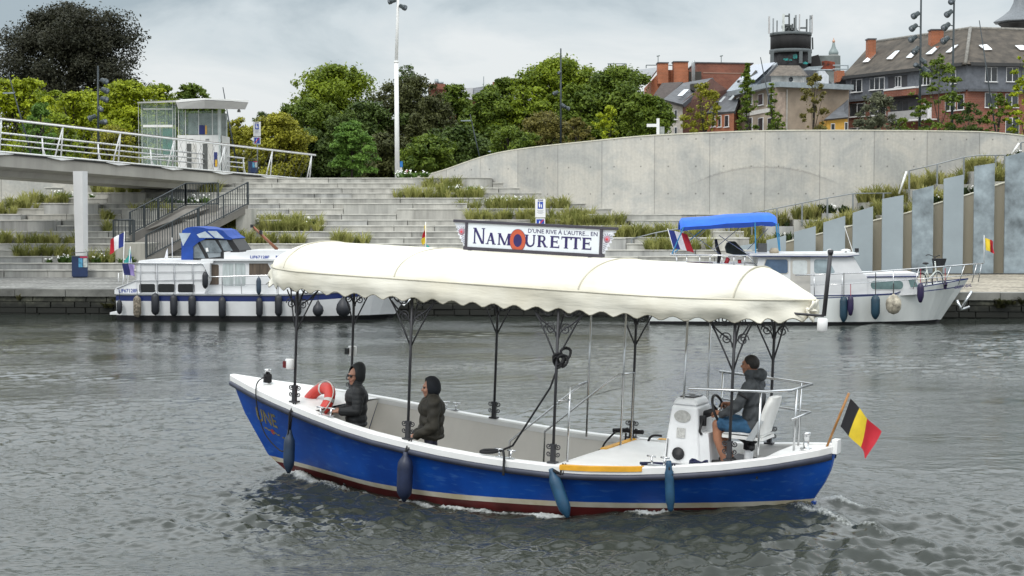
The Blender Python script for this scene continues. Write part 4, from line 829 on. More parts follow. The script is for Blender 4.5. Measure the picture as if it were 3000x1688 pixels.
# ================================================================== TOWN BEHIND
def brickmat(name, c1, c2, mortar, scale=9):
    m, t, b = newmat(name); L = t.links.new; nd = t.nodes.new
    g = nd('ShaderNodeNewGeometry'); s = nd('ShaderNodeSeparateXYZ'); L(g.outputs['Position'], s.inputs[0]); a = nd('ShaderNodeMath'); a.operation = 'ADD'; L(s.outputs['X'], a.inputs[0]); L(s.outputs['Y'], a.inputs[1]); cb = nd('ShaderNodeCombineXYZ'); L(a.outputs[0], cb.inputs['X']); L(s.outputs['Z'], cb.inputs['Y'])
    br = nd('ShaderNodeTexBrick'); br.inputs['Scale'].default_value = scale/4.5; br.inputs['Color1'].default_value = (*c1, 1); br.inputs['Color2'].default_value = (*c2, 1); br.inputs['Mortar'].default_value = (*mortar, 1); br.inputs['Mortar Size'].default_value = .012; L(cb.outputs[0], br.inputs['Vector'])
    n = nd('ShaderNodeTexNoise'); n.inputs['Scale'].default_value = .7; n.inputs['Detail'].default_value = 7; L(g.outputs['Position'], n.inputs['Vector']); r = nd('ShaderNodeMapRange'); r.inputs['From Min'].default_value = .3; r.inputs['From Max'].default_value = .7; r.inputs['To Min'].default_value = .7; r.inputs['To Max'].default_value = 1.15; L(n.outputs['Fac'], r.inputs['Value'])
    sc = nd('ShaderNodeVectorMath'); sc.operation = 'SCALE'; L(br.outputs['Color'], sc.inputs[0]); L(r.outputs[0], sc.inputs['Scale']); L(sc.outputs[0], b.inputs['Base Color']); b.inputs['Roughness'].default_value = .85; return m
M_BRK = brickmat('red_brick', (.22,.075,.045), (.17,.055,.035), (.25,.18,.14)); M_BRKD = brickmat('dark_brick', (.13,.055,.04), (.10,.04,.03), (.16,.12,.10)); M_BRKO = brickmat('orange_brick', (.36,.12,.055), (.30,.10,.045), (.35,.2,.14))
M_SLATE = pm('roof_slate', (.085,.09,.10), .6, var=.3, scale=1.5); M_ROOFB = pm('mossy_roof', (.075,.062,.048), .85, var=.4, scale=1.2, bump=.2, bscale=20); M_SLW = pm('slate_cladding', (.12,.13,.15), .6, var=.2, scale=3)
M_ZINC = pm('zinc', (.30,.34,.36), .45, .3, var=.15); M_REND = pm('weathered_render', (.29,.235,.18), .9, var=.28, scale=.5); M_SKYL = pm('skylight_glass', (.92,.94,.96), .04, .95); M_PANE = pm('house_pane', (.03,.035,.04), .08, var=.4, scale=.8, spec=.7); M_WFR = pm('window_white', (.70,.70,.70), .4, var=.03)
class Wall:     # a vertical wall plane between two ground points; gives points on it from photo pixels
    def __init__(s, p0, p1): s.p0 = Vector((p0[0], p0[1], 0)); s.p1 = Vector((p1[0], p1[1], 0)); s.d = (s.p1-s.p0).normalized(); s.n = Vector((s.d.y, -s.d.x, 0))
    def pt(s, px, py, off=0.0):
        r = ray(px, py); o = Vector((0, 0, CAMH)); q = s.p0+s.n*off; return o+r*((q-o).dot(s.n)/r.dot(s.n))
    def rect(s, root, name, x0, y0, x1, y1, mat, o0, o1, par_=None):
        a = s.pt(x0, (y0+y1)/2); b = s.pt(x1, (y0+y1)/2); cx = (x0+x1)/2; z1 = s.pt(cx, y0).z; z0 = s.pt(cx, y1).z; m = MB()
        P = [Vector((q.x, q.y, z)) for q, z in ((a,z0),(b,z0),(b,z1),(a,z1))]; m.prism([p+s.n*o0 for p in P], s.n*(o1-o0)); return m.build(name, mat, par_ or root, False)
    def window(s, root, x0, y0, x1, y1, bars=1, mat=None, o=0.0):
        w = s.rect(root, 'window', x0, y0, x1, y1, M_WFR, o-.02, o+.04); cx = x0
        k = (x1-x0)/(bars+1)
        for i in range(bars+1): s.rect(root, 'pane', x0+k*i+1.2, y0+1.5, x0+k*(i+1)-1.2, y1-1.5, mat or M_PANE, o+.04, o+.055, w)
        s.rect(root, 'sill', x0-1.5, y1, x1+1.5, y1+2, M_WFR, o-.02, o+.12, w); return w
def solid(name, root, pts, back, mat):     # front polygon in 3D pushed back by a vector
    m = MB(); m.prism(pts, back); return m.build(name, mat, root, False)
def F3(Y, pts): return [at(x, y, Y) for x, y in pts]
def corner_house():
    L_, C, R2 = at(2483, 300, 127), at(2832, 300, 115), at(3230, 300, 117.5); T = thing('corner_house', 'large brick corner house with mossy hipped roof, skylights and slate top storey', 'house', (C.x, C.y, 5.1))
    wl = Wall(L_, C); wr = Wall(C, R2); ze = wl.pt(2832, 190).z; zs = wl.pt(2832, 263).z; zb = 5.1; nL = -wl.n*9; nR = -wr.n*9
    def vert(p, z): return Vector((p.x, p.y, z))
    Bk = L_-wl.n*9; Rb = R2-wr.n*9
    foot = [L_, C, R2, R2-wr.n*10, L_-wl.n*10]
    m = MB(); m.prism([vert(p, zb) for p in foot], (0,0,zs-zb)); m.build('brick_walls', M_BRK, T, False)
    off = [vert(L_+wl.n*.12-wl.d*.1, zs), vert(C+(wl.n+wr.n).normalized()*.16, zs), vert(R2+wr.n*.12, zs), vert(R2-wr.n*10, zs), vert(L_-wl.n*10, zs)]
    m = MB(); m.prism(off, (0,0,ze-zs)); m.build('slate_storey', M_SLW, T, False)
    for w, a, b in ((wl, L_, C), (wr, C, R2)): m = MB(); m.prism([vert(a+w.n*.1, zs-.12), vert(b+w.n*.1, zs-.12), vert(b+w.n*.1, zs+.06), vert(a+w.n*.1, zs+.06)], w.n*.22); m.build('string_course', M_SLATE, T, False); m = MB(); m.prism([vert(a+w.n*.1, ze-.1), vert(b+w.n*.1, ze-.1), vert(b+w.n*.1, ze+.14), vert(a+w.n*.1, ze+.14)], w.n*.45); m.build('gutter', pm('gutter_dark', (.035,.035,.035), .6), T, False)
    # hipped roof
    e0, e1, e2 = vert(L_+wl.n*.5-wl.d*.3, ze), vert(C+(wl.n+wr.n).normalized()*.7, ze), vert(R2+wr.n*.5, ze); r1 = at(2843, 83, 121); r0 = r1+(e0-e1)*.80; r2 = r1+(e2-e1)*.95; b0 = e0-wl.n*11; b2 = e2-wr.n*11; m = MB(); m.add([e0, e1, e2, r0, r1, r2, b0, b2], [(0,1,4,3),(1,2,5,4),(0,3,6),(3,4,5,7,6)], False); roof = m.build('roof', M_ROOFB, T, False)
    m = MB(); m.tube([e1+Vector((0,0,.05)), r1+Vector((0,0,.05))], .13, 6); m.tube([r0, r1, r2], .13, 6); m.build('ridge_tiles', pm('ridge_grey', (.20,.19,.17), .8, var=.3), roof, False)
    def onslope(p0, p1, q0, px, py):    # pixel on the roof plane
        n = (p1-p0).cross(q0-p0); r = ray(px, py); o = Vector((0,0,CAMH)); return o+r*((p0-o).dot(n)/r.dot(n)), n.normalized()
    for k, c4 in enumerate(([(2529,186),(2555,162),(2569,161),(2545,185)], [(2598,177),(2625,154),(2638,152),(2615,177)], [(2656,173),(2680,150),(2696,148),(2672,173)], [(2713,163),(2742,141),(2756,139),(2732,162)], [(2772,158),(2796,138),(2810,135),(2786,157)])):
        P = []
        for x, y in c4: p, n = onslope(e0, e1, r1, x, y); n = n if n.y < 0 or n.z > 0 else -n; P.append(p+n*.05)
        m = MB(); m.prism(P, n*.08); m.build('skylight', M_SKYL, roof, False)
    for c4 in ([(2866,137),(2890,135),(2906,150),(2884,151)], [(2972,138),(2995,137),(3012,150),(2988,151)]):
        P = []
        for x, y in c4: p, n = onslope(e1, e2, r1, x, y); n = n if n.z > 0 else -n; P.append(p+n*.05)
        m = MB(); m.prism(P, n*.08); m.build('skylight', M_SKYL, roof, False)
    for x0, y0, x1, y1, Y in ((2544,116,2566,152,127.5), (2729,89,2764,134,122)): m = MB(); a = at(x0, y0, Y); b = at(x1, y1, Y); m.bbox(a.x, b.x, Y, Y+.9, b.z-1, a.z); ch = m.build('chimney', M_BRKO, T, False); m = MB(); m.bbox(a.x-.06, b.x+.06, Y-.05, Y+.95, a.z, a.z+.1); m.build('chimney_cap', M_SLATE, ch, False)
    for a in ((2498,233,2530,270,1),(2553,227,2596,263,2),(2792,208,2805,245,0)): wl.window(T, *a, o=.13)
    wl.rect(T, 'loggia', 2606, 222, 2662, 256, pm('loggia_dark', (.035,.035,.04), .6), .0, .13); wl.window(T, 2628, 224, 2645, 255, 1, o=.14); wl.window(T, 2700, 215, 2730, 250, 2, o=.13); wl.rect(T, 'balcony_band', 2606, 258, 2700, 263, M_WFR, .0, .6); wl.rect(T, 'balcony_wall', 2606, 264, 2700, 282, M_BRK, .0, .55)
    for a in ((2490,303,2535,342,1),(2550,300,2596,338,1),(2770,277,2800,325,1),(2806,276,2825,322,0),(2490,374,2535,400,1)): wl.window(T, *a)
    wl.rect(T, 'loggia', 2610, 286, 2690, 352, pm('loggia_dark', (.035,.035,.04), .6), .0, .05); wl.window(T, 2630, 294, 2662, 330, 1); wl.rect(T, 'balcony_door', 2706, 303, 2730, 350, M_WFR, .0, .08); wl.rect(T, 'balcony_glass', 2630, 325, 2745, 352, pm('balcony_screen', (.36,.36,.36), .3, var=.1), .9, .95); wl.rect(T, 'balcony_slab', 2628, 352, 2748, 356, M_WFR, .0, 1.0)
    for a in ((2883,197,2918,240,1),(2945,198,2980,240,1),(3010,198,3040,240,1),(2885,272,2920,315,1),(2945,275,2982,315,1),(2945,345,2985,400,1)): wr.window(T, *a, o=.13 if a[1] < 230 else 0)
corner_house()
def rendered_house():
    T = thing('rendered_house', 'weathered beige rendered house with zinc eaves and a white roof turret', 'house', at(2300, 400, 118)); a, b, c = at(2150, 300, 127), at(2272, 300, 117), at(2487, 300, 120); w1 = Wall(a, b); w2 = Wall(b, c)
    zt = w1.pt(2272, 256).z; V = lambda p, z: Vector((p.x, p.y, z)); m = MB(); m.prism([V(p, 5.1) for p in (a, b, c, c+Vector((0,9,0)), a+Vector((0,6,0)))], (0,0,zt-5.1)); m.build('walls', M_REND, T, False)
    for w, p, q in ((w1, a, b), (w2, b, c)): m = MB(); m.prism([V(p, zt), V(q, zt), V(q, zt+.38), V(p, zt+.38)], w.n*.55); m.build('zinc_eaves', M_ZINC, T, False)
    m = MB(); m.prism([V(a, zt+.02), V(b, zt+.02), V(c, zt+.02), V(c+Vector((0,9,0)), zt+.02), V(a+Vector((0,6,0)), zt+.02)], (0,0,.2)); m.build('flat_roof', M_ZINC, T, False)
    for x in (2190, 2222, 2250):
        w1.window(T, x, 275, x+15, 308, 0); w1.window(T, x, 345, x+15, 385, 0)
    w1.rect(T, 'stone_band', 2180, 322, 2268, 334, pm('band_white', (.55,.53,.50), .7), .0, .06); w2.rect(T, 'drain_pipe', 2302, 262, 2305, 400, pm('pipe_grey', (.36,.34,.31), .6), .0, .1)
    w2.rect(T, 'patched_render', 2276, 270, 2301, 400, pm('patched_render', (.34,.27,.22), .9, var=.2), .0, .012)
    Y = 121; m = MB(); m.hexa(*[[at(x, y, Y+o) for x, y, o in q] for q in ([(2259,250,1),(2350,250,0),(2362,250,4),(2275,250,5)], [(2259,222,1),(2350,222,0),(2362,222,4),(2275,222,5)])]); tu = m.build('turret', pm('turret_white', (.52,.51,.49), .8, var=.25, scale=1.5), T, False)
    m = MB(); m.hexa(*[[at(x, y, Y+o) for x, y, o in q] for q in ([(2253,222,.6),(2358,222,-.4),(2368,222,4),(2270,222,5.4)], [(2280,192,2),(2338,192,1.6),(2342,192,3.4),(2285,192,3.8)])]); m.build('turret_roof', pm('turret_slate', (.13,.11,.09), .85, var=.3), tu, False)
    m = MB(); c_ = at(2317, 233, Y+.35); m.lathe([(.17,0),(.17,.06)], c_, 14, Matrix.Rotation(R_(90), 3, 'X')); m.build('round_window', M_PANE, tu, False)
    # sheds and white dormer behind
    solid('roof_shed', T, F3(124, [(2398,248),(2398,208),(2415,206),(2428,222),(2428,248)]), (0,2,0), pm('shed_white', (.55,.57,.60), .6)); solid('dark_roof', T, F3(126, [(2340,250),(2352,200),(2395,200),(2440,248)]), (0,2,0), M_SLATE); solid('glass_roof', T, F3(125, [(2352,206),(2368,196),(2412,193),(2400,206)]), (0,.3,0), M_ZINC)
    m = MB()
    for p, q in (((2395,208),(2395,240)), ((2380,205),(2440,205)), ((2440,192),(2485,192)), ((2440,203),(2485,203)), ((2484,192),(2484,204))): m.tube([at(*p, 124), at(*q, 124)], .05, 5)
    m.build('terrace_rail', M_ZINC, T, False); solid('brick_chimney', T, F3(127, [(2452,240),(2452,207),(2474,207),(2474,222),(2460,240)]), (0,1.2,0), M_BRKO); solid('end_roof', T, F3(128, [(2440,250),(2484,205),(2500,205),(2500,250)]), (0,2,0), M_SLATE)
rendered_house()
def orange_house():
    T = thing('brick_house', 'orange brick house with slate roof, skylights and solar panels above', 'house', at(2110, 400, 124)); a, b = at(2072, 350, 128), at(2150, 350, 123); w = Wall(a, b); z = w.pt(2110, 331).z; V = lambda p, z: Vector((p.x, p.y, z)); Bk = at(2180, 350, 131)
    m = MB(); m.prism([V(a, 5.1), V(b, 5.1), V(Bk, 5.1), V(a+Vector((0,8,0)), 5.1)], (0,0,z-5.1)); m.build('walls', M_BRKO, T, False)
    for x0, x1 in ((2085,2096),(2105,2114),(2124,2136)): w.window(T, x0, 338, x1, 372, 0)
    solid('roof', T, [at(2070,331,127.6), at(2152,326,122.6), at(2175,262,128), at(2120,268,132)], (.1,.3,-.2), M_SLATE); solid('solar_roof', T, [at(2128,268,128), at(2206,260,124), at(2277,184,130), at(2200,192,134)], (.1,.3,-.2), pm('roof_blue_grey', (.20,.235,.27), .4, var=.15))
    solid('solar_panels', T, [at(2158,240,128.0), at(2214,236,125.0), at(2270,185,129.4), at(2202,193,133.2)], (0,-.12,.06), pm('solar_glass', (.24,.27,.34), .12, .4, var=.08))
    solid('panel_gap', T, [at(2160,243,127.9), at(2192,240,126.6), at(2218,212,128.3), at(2212,210,128.6), at(2190,236,126.9), at(2160,239,128.1)], (0,-.2,.1), M_SLOT)
    for q in ([(2105,299),(2120,283),(2127,283),(2113,299)], [(2133,293),(2147,279),(2155,279),(2142,293)], [(2155,291),(2162,284),(2168,284),(2160,291)], [(2166,241),(2176,231),(2182,231),(2174,241)]): solid('skylight', T, [at(x, y, 125.2 if y > 250 else 126.4) for x, y in q], (0,.1,0), M_SKYL)
    solid('dark_gable', T, F3(126, [(2206,262),(2276,188),(2276,262)]), (0,1.5,0), M_SLATE)
orange_house()
def slate_house():
    T = thing('slate_roof_house', 'low brick house with a grey slate roof and one bright skylight', 'house', at(2000, 400, 130)); z0 = 5.1
    a = F3(126, [(1966,400),(1966,304),(2000,300),(2000,400)]); solid('pale_wall', T, a, (0,6,0), pm('pale_plaster', (.42,.39,.35), .9, var=.15)); solid('brick_gable', T, [at(1998,400,126), at(1998,300,126), at(2084,230,130), at(2130,262,131), at(2130,400,131)], (.4,4,0), M_BRKD)
    for y0, y1 in ((322,350),(372,395)): w = Wall(at(1966,300,125.95), at(2000,300,125.95)); w.window(T, 1975, y0, 1984, y1, 0)
    solid('roof', T, [at(1943,291,125.6), at(2000,306,125.4), at(2088,228,131), at(2002,243,132)], (.2,.4,-.2), M_SLATE); solid('skylight', T, [at(1984,283,126.3), at(2003,265,127.6), at(2018,264,127.7), at(1999,282,126.4)], (0,-.06,.05), M_SKYL)
    solid('left_roof', T, [at(1900,300,130), at(1950,290,129), at(2000,240,134), at(1940,243,134)], (.2,.4,-.2), pm('brown_tiles', (.06,.045,.04), .85, var=.3)); solid('chimney_pot', T, F3(128, [(2024,262),(2024,246),(2044,244),(2036,268)]), (0,.8,0), M_SLOT)
slate_house()
def long_block():
    T = thing('brick_block', 'long red brick building with blunt chimneys behind the slate roofed houses', 'building', at(2100, 400, 150)); Y = 150
    solid('fire_wall', T, F3(Y, [(2041,330),(2041,185),(2205,187),(2205,330)]), (0,10,0), M_BRK); solid('coping', T, F3(Y-.1, [(2038,185),(2038,181.5),(2208,184),(2208,187)]), (0,10,0), M_SLATE); solid('pale_course', T, F3(Y-.05, [(2060,214.5),(2060,212),(2180,214),(2180,216)]), (0,.2,0), pm('course', (.33,.22,.17), .9))
    solid('gable_wall', T, F3(Y-1, [(1908,330),(1908,240),(1940,205),(2018,205),(2018,330)]), (0,8,0), M_BRKO)
    for x0, y0, x1, y1 in ((1928,185,1958,245),(1974,182,2016,245),(1806,195,1832,225)): c = solid('chimney', T, F3(Y-2, [(x0,y1),(x0,y0),(x1,y0),(x1,y1)]), (0,1.4,0), M_BRKO); solid('chimney_cap', c, F3(Y-2.1, [(x0-2,y0),(x0-2,y0-3),(x1+2,y0-3),(x1+2,y0)]), (0,1.6,0), M_SLATE)
    solid('roof', T, [at(1800,222,Y-3), at(1905,230,Y-3), at(1930,197,Y+3), at(1832,209,Y+3)], (0,.4,-.2), pm('grey_roof', (.22,.23,.24), .6, var=.1)); solid('dark_gap', T, F3(Y-.5, [(1958,240),(1958,208),(1975,208),(1975,240)]), (0,1,0), M_SLOT); solid('dark_gap', T, F3(Y-.5, [(2017,240),(2017,210),(2055,210),(2055,240)]), (0,.3,0), M_SLOT)
    m = MB(); m.tube([at(2031,245,Y-2.5), at(2031,188,Y-2.5), at(2032,182,Y-2.5), at(2036,180,Y-2.5)], .17, 8); m.build('flue', pm('flue_steel', (.40,.42,.43), .4, .5), T, False)
    m = MB()
    for x in (1928, 2113): m.tube([at(x,185,Y), at(x,164,Y)], .035, 4); m.tube([at(x-4,165,Y), at(x+5,163,Y)], .05, 4)
    for p, q in (((1780,187),(1835,187)), ((1835,187),(1835,200)), ((1783,187),(1783,200)), ((1893,191),(1960,191)), ((1960,191),(1978,193)), ((1893,191),(1893,200))): m.tube([at(*p, Y), at(*q, Y)], .045, 4)
    m.build('roof_aerials', pm('aerial_grey', (.15,.18,.18), .5), T, False)
long_block()
def far_house():
    T = thing('far_house', 'brick house with grey roofs just showing above the centre trees', 'house', at(1400, 400, 165)); Y = 165
    solid('walls', T, F3(Y, [(1255,400),(1255,258),(1306,258),(1345,288),(1345,400)]), (0,8,0), M_BRK); solid('walls', T, F3(Y+2, [(1345,400),(1345,285),(1382,285),(1382,275),(1430,272),(1430,400)]), (0,8,0), M_BRK)
    solid('roof', T, [at(1322,262,Y+2), at(1386,257,Y+2), at(1384,292,Y-2), at(1350,288,Y-2)], (0,.3,0), pm('far_slate', (.20,.20,.205), .6)); solid('roof', T, [at(1386,258,Y+3), at(1440,250,Y+3), at(1425,274,Y), at(1384,278,Y)], (0,.3,0), M_SLATE); solid('roof', T, [at(1440,250,Y+3), at(1510,240,Y+3), at(1510,290,Y), at(1422,290,Y)], (0,.3,0), pm('far_slate', (.20,.20,.205), .6))
    for x0, y0, x1, y1 in ((1257,246,1306,262),(1443,240,1496,250),(1493,230,1520,262)): solid('chimney', T, F3(Y-.5, [(x0,y1),(x0,y0),(x1,y0),(x1,y1)]), (0,1.5,0), M_BRK)
    m = MB(); m.tube([at(1279,246,Y), at(1279,232,Y)], .2, 6); m.tube([at(1291,246,Y), at(1291,240,Y)], .3, 6); m.tube([at(1417,275,Y-2), at(1417,224,Y-2)], .04, 4); m.build('chimney_pots', M_ZINC, T, False)
far_house()
def water_tower():
    Y = 175; T = thing('round_tower', 'dark round concrete tower crowned with phone aerials above the roofs', 'tower', at(2316, 400, Y)); c = at(2316, 150, Y); s = Y/F; M_DK = pm('tower_black', (.011,.0105,.011), .8, var=.5, scale=.6, streak=True); M_RING = pm('tower_ring', (.10,.115,.12), .7)
    q = MB(); q.lathe([(59*s, zat(147,Y)), (59*s, zat(104,Y))], (c.x, Y, 0), 20); q.build('drum', M_DK, T, False)
    q = MB(); q.lathe([(62*s, zat(157,Y)), (62*s, zat(147,Y))], (c.x, Y, 0), 20); q.lathe([(61*s, zat(106,Y)), (61*s, zat(98,Y))], (c.x, Y, 0), 20); q.build('ring_beam', M_RING, T, False)
    q = MB(); q.lathe([(56*s, zat(240,Y)), (56*s, zat(157,Y))], (c.x, Y, 0), 8); q.build('lower_drum', pm('tower_lower', (.014,.014,.016), .8, var=.5), T, False)
    for x in (2262, 2346, 2372): q = MB(); a = at(x, 157, Y-58*s); q.box((a.x, Y-57*s, zat(173,Y)), (.35,.3,1.3)); q.build('pillar', M_RING, T, False)
    gr = pm('teal_spray', (.015,.20,.19), .6, var=.5, scale=2); q = MB(); rr = random.Random(2)
    for x, y, w, h in ((2303,174,9,5),(2330,166,8,8),(2316,176,5,3),(2360,185,11,4)):
        q.add([at(x+w*math.cos(a)*rr.uniform(.6,1.1), y+h*math.sin(a)*rr.uniform(.5,1.1), Y-57.5*s) for a in [2*math.pi*k/14 for k in range(14)]], [tuple(range(14))], False)
    q.build('spray_paint', gr, T, False)
    for x, y0, y1, w, m_ in ((2254,48,98,5,'p'),(2266,54,96,3.5,'g'),(2277,60,96,2.5,'d'),(2296,41,96,6,'w'),(2332,44,92,5,'g'),(2328,52,96,4,'d'),(2343,42,96,3,'p'),(2364,56,96,4,'d'),(2374,45,96,3,'g'),(2380,44,98,3.5,'p')):
        q = MB(); a = at(x, y0, Y-30*s); b = at(x, y1, Y-30*s); q.bbox(a.x-w*s/2, a.x+w*s/2, Y-30*s, Y-30*s+.2, b.z, a.z); q.build('aerial', pm({'p':'aerial_pale','g':'aerial_grey2','d':'aerial_dark','w':'aerial_white'}[m_], {'p':(.42,.42,.42),'g':(.25,.27,.28),'d':(.08,.09,.09),'w':(.55,.58,.55)}[m_], .5), T, False)
    q = MB()
    for p, r in (((2299,47),(2312,47)), ((2312,40),(2312,96)), ((2299,75),(2312,75)), ((2340,82),(2362,82)), ((2300,88),(2315,72)), ((2314,96),(2322,70)), ((2322,96),(2330,72)), ((2308,92),(2335,86)), ((2372,60),(2380,45)), ((2380,110),(2381,145))): q.tube([at(*p, Y-20*s), at(*r, Y-20*s)], .09, 4)
    for k in range(16): x, y = rr.uniform(2296,2340), rr.uniform(76,96); q.box(at(x, y, Y-rr.uniform(-10,25)*s), (rr.uniform(.2,.7), .3, rr.uniform(.15,.5)))
    q.build('aerial_clutter', pm('aerial_dark', (.08,.09,.09), .5), T, False)
    T2 = thing('concrete_block', 'grey concrete rooftop block with red spray paint beside the dark round tower', 'building', at(2420, 400, Y))
    solid('block', T2, F3(Y+1, [(2376,300),(2376,170),(2400,163),(2462,163),(2464,300)]), (0,6,0), pm('block_grey', (.17,.19,.185), .85, var=.3, scale=.7)); solid('spray_panel', T2, F3(Y+.9, [(2408,206),(2408,180),(2420,178),(2446,182),(2446,206)]), (0,.1,0), pm('red_spray', (.20,.035,.012), .7, var=.9, scale=1.6)); solid('dark_shed', T2, F3(Y-1, [(2376,215),(2376,166),(2398,160),(2404,180),(2410,215)]), (0,2,0), M_DK)
    Y2 = 230; T3 = thing('onion_dome', 'green-grey onion dome with a copper finial on a slim church tower', 'church tower', at(2442, 400, Y2)); s = Y2/F; c = at(2442, 163, Y2)
    q = MB(); q.lathe([(15*s,zat(260,Y2)),(15*s,zat(161,Y2))], (c.x,Y2,0), 12); q.build('drum', pm('dome_stone', (.24,.25,.24), .8), T3, False)
    q = MB(); q.lathe([(13*s,zat(161,Y2)),(14.5*s,zat(157,Y2)),(14*s,zat(152,Y2)),(9*s,zat(144,Y2)),(5.5*s,zat(136,Y2)),(4*s,zat(128,Y2)),(4*s,zat(126,Y2))], (c.x,Y2,0), 14); q.build('dome', pm('dome_lead', (.22,.27,.27), .5, var=.25, scale=.6), T3, False)
    q = MB(); q.lathe([(2*s,zat(126,Y2)),(4.5*s,zat(123,Y2)),(4*s,zat(119,Y2)),(1.5*s,zat(117,Y2)),(.6*s,zat(111,Y2))], (c.x,Y2,0), 10); q.build('finial', pm('copper_finial', (.45,.26,.18), .4, .3), T3, False)
    Y3 = 200; s = Y3/F; T4 = thing('church_spire', 'grey slate church spire cut off by the top right corner', 'church tower', at(3010, 400, Y3)); c = at(3012, 60, Y3)
    q = MB(); q.lathe([(58*s,zat(200,Y3)),(58*s,zat(66,Y3)),(66*s,zat(64,Y3)),(66*s,zat(60,Y3))], (c.x,Y3+3,0), 8); q.build('belfry', pm('belfry_dark', (.05,.05,.05), .8, var=.6, scale=.5), T4, False)
    q = MB(); q.lathe([(80*s,zat(58,Y3)),(78*s,zat(55,Y3)),(52*s,zat(38,Y3)),(33*s,zat(22,Y3)),(22*s,zat(0,Y3)),(16*s,zat(-40,Y3)),(2*s,zat(-120,Y3))], (c.x,Y3+3,0), 8); q.build('slate_roof', pm('spire_slate', (.15,.165,.18), .55, var=.15), T4, False)
water_tower()
T = thing('yellow_house', 'small ochre yellow house wedged left of the brick corner house', 'house', at(2455, 400, 116)); w = Wall(at(2420,360,116), at(2484,360,116))
solid('walls', T, F3(116, [(2422,402),(2422,352),(2483,346),(2483,402)]), (0,4,0), pm('ochre', (.50,.28,.05), .85, var=.12)); solid('roof', T, [at(2415,350,115.7), at(2486,343,115.7), at(2486,290,119), at(2460,312,119)], (0,.3,-.1), M_SLATE); w.window(T, 2434, 362, 2446, 385, 0); w.window(T, 2474, 358, 2484, 385, 0)
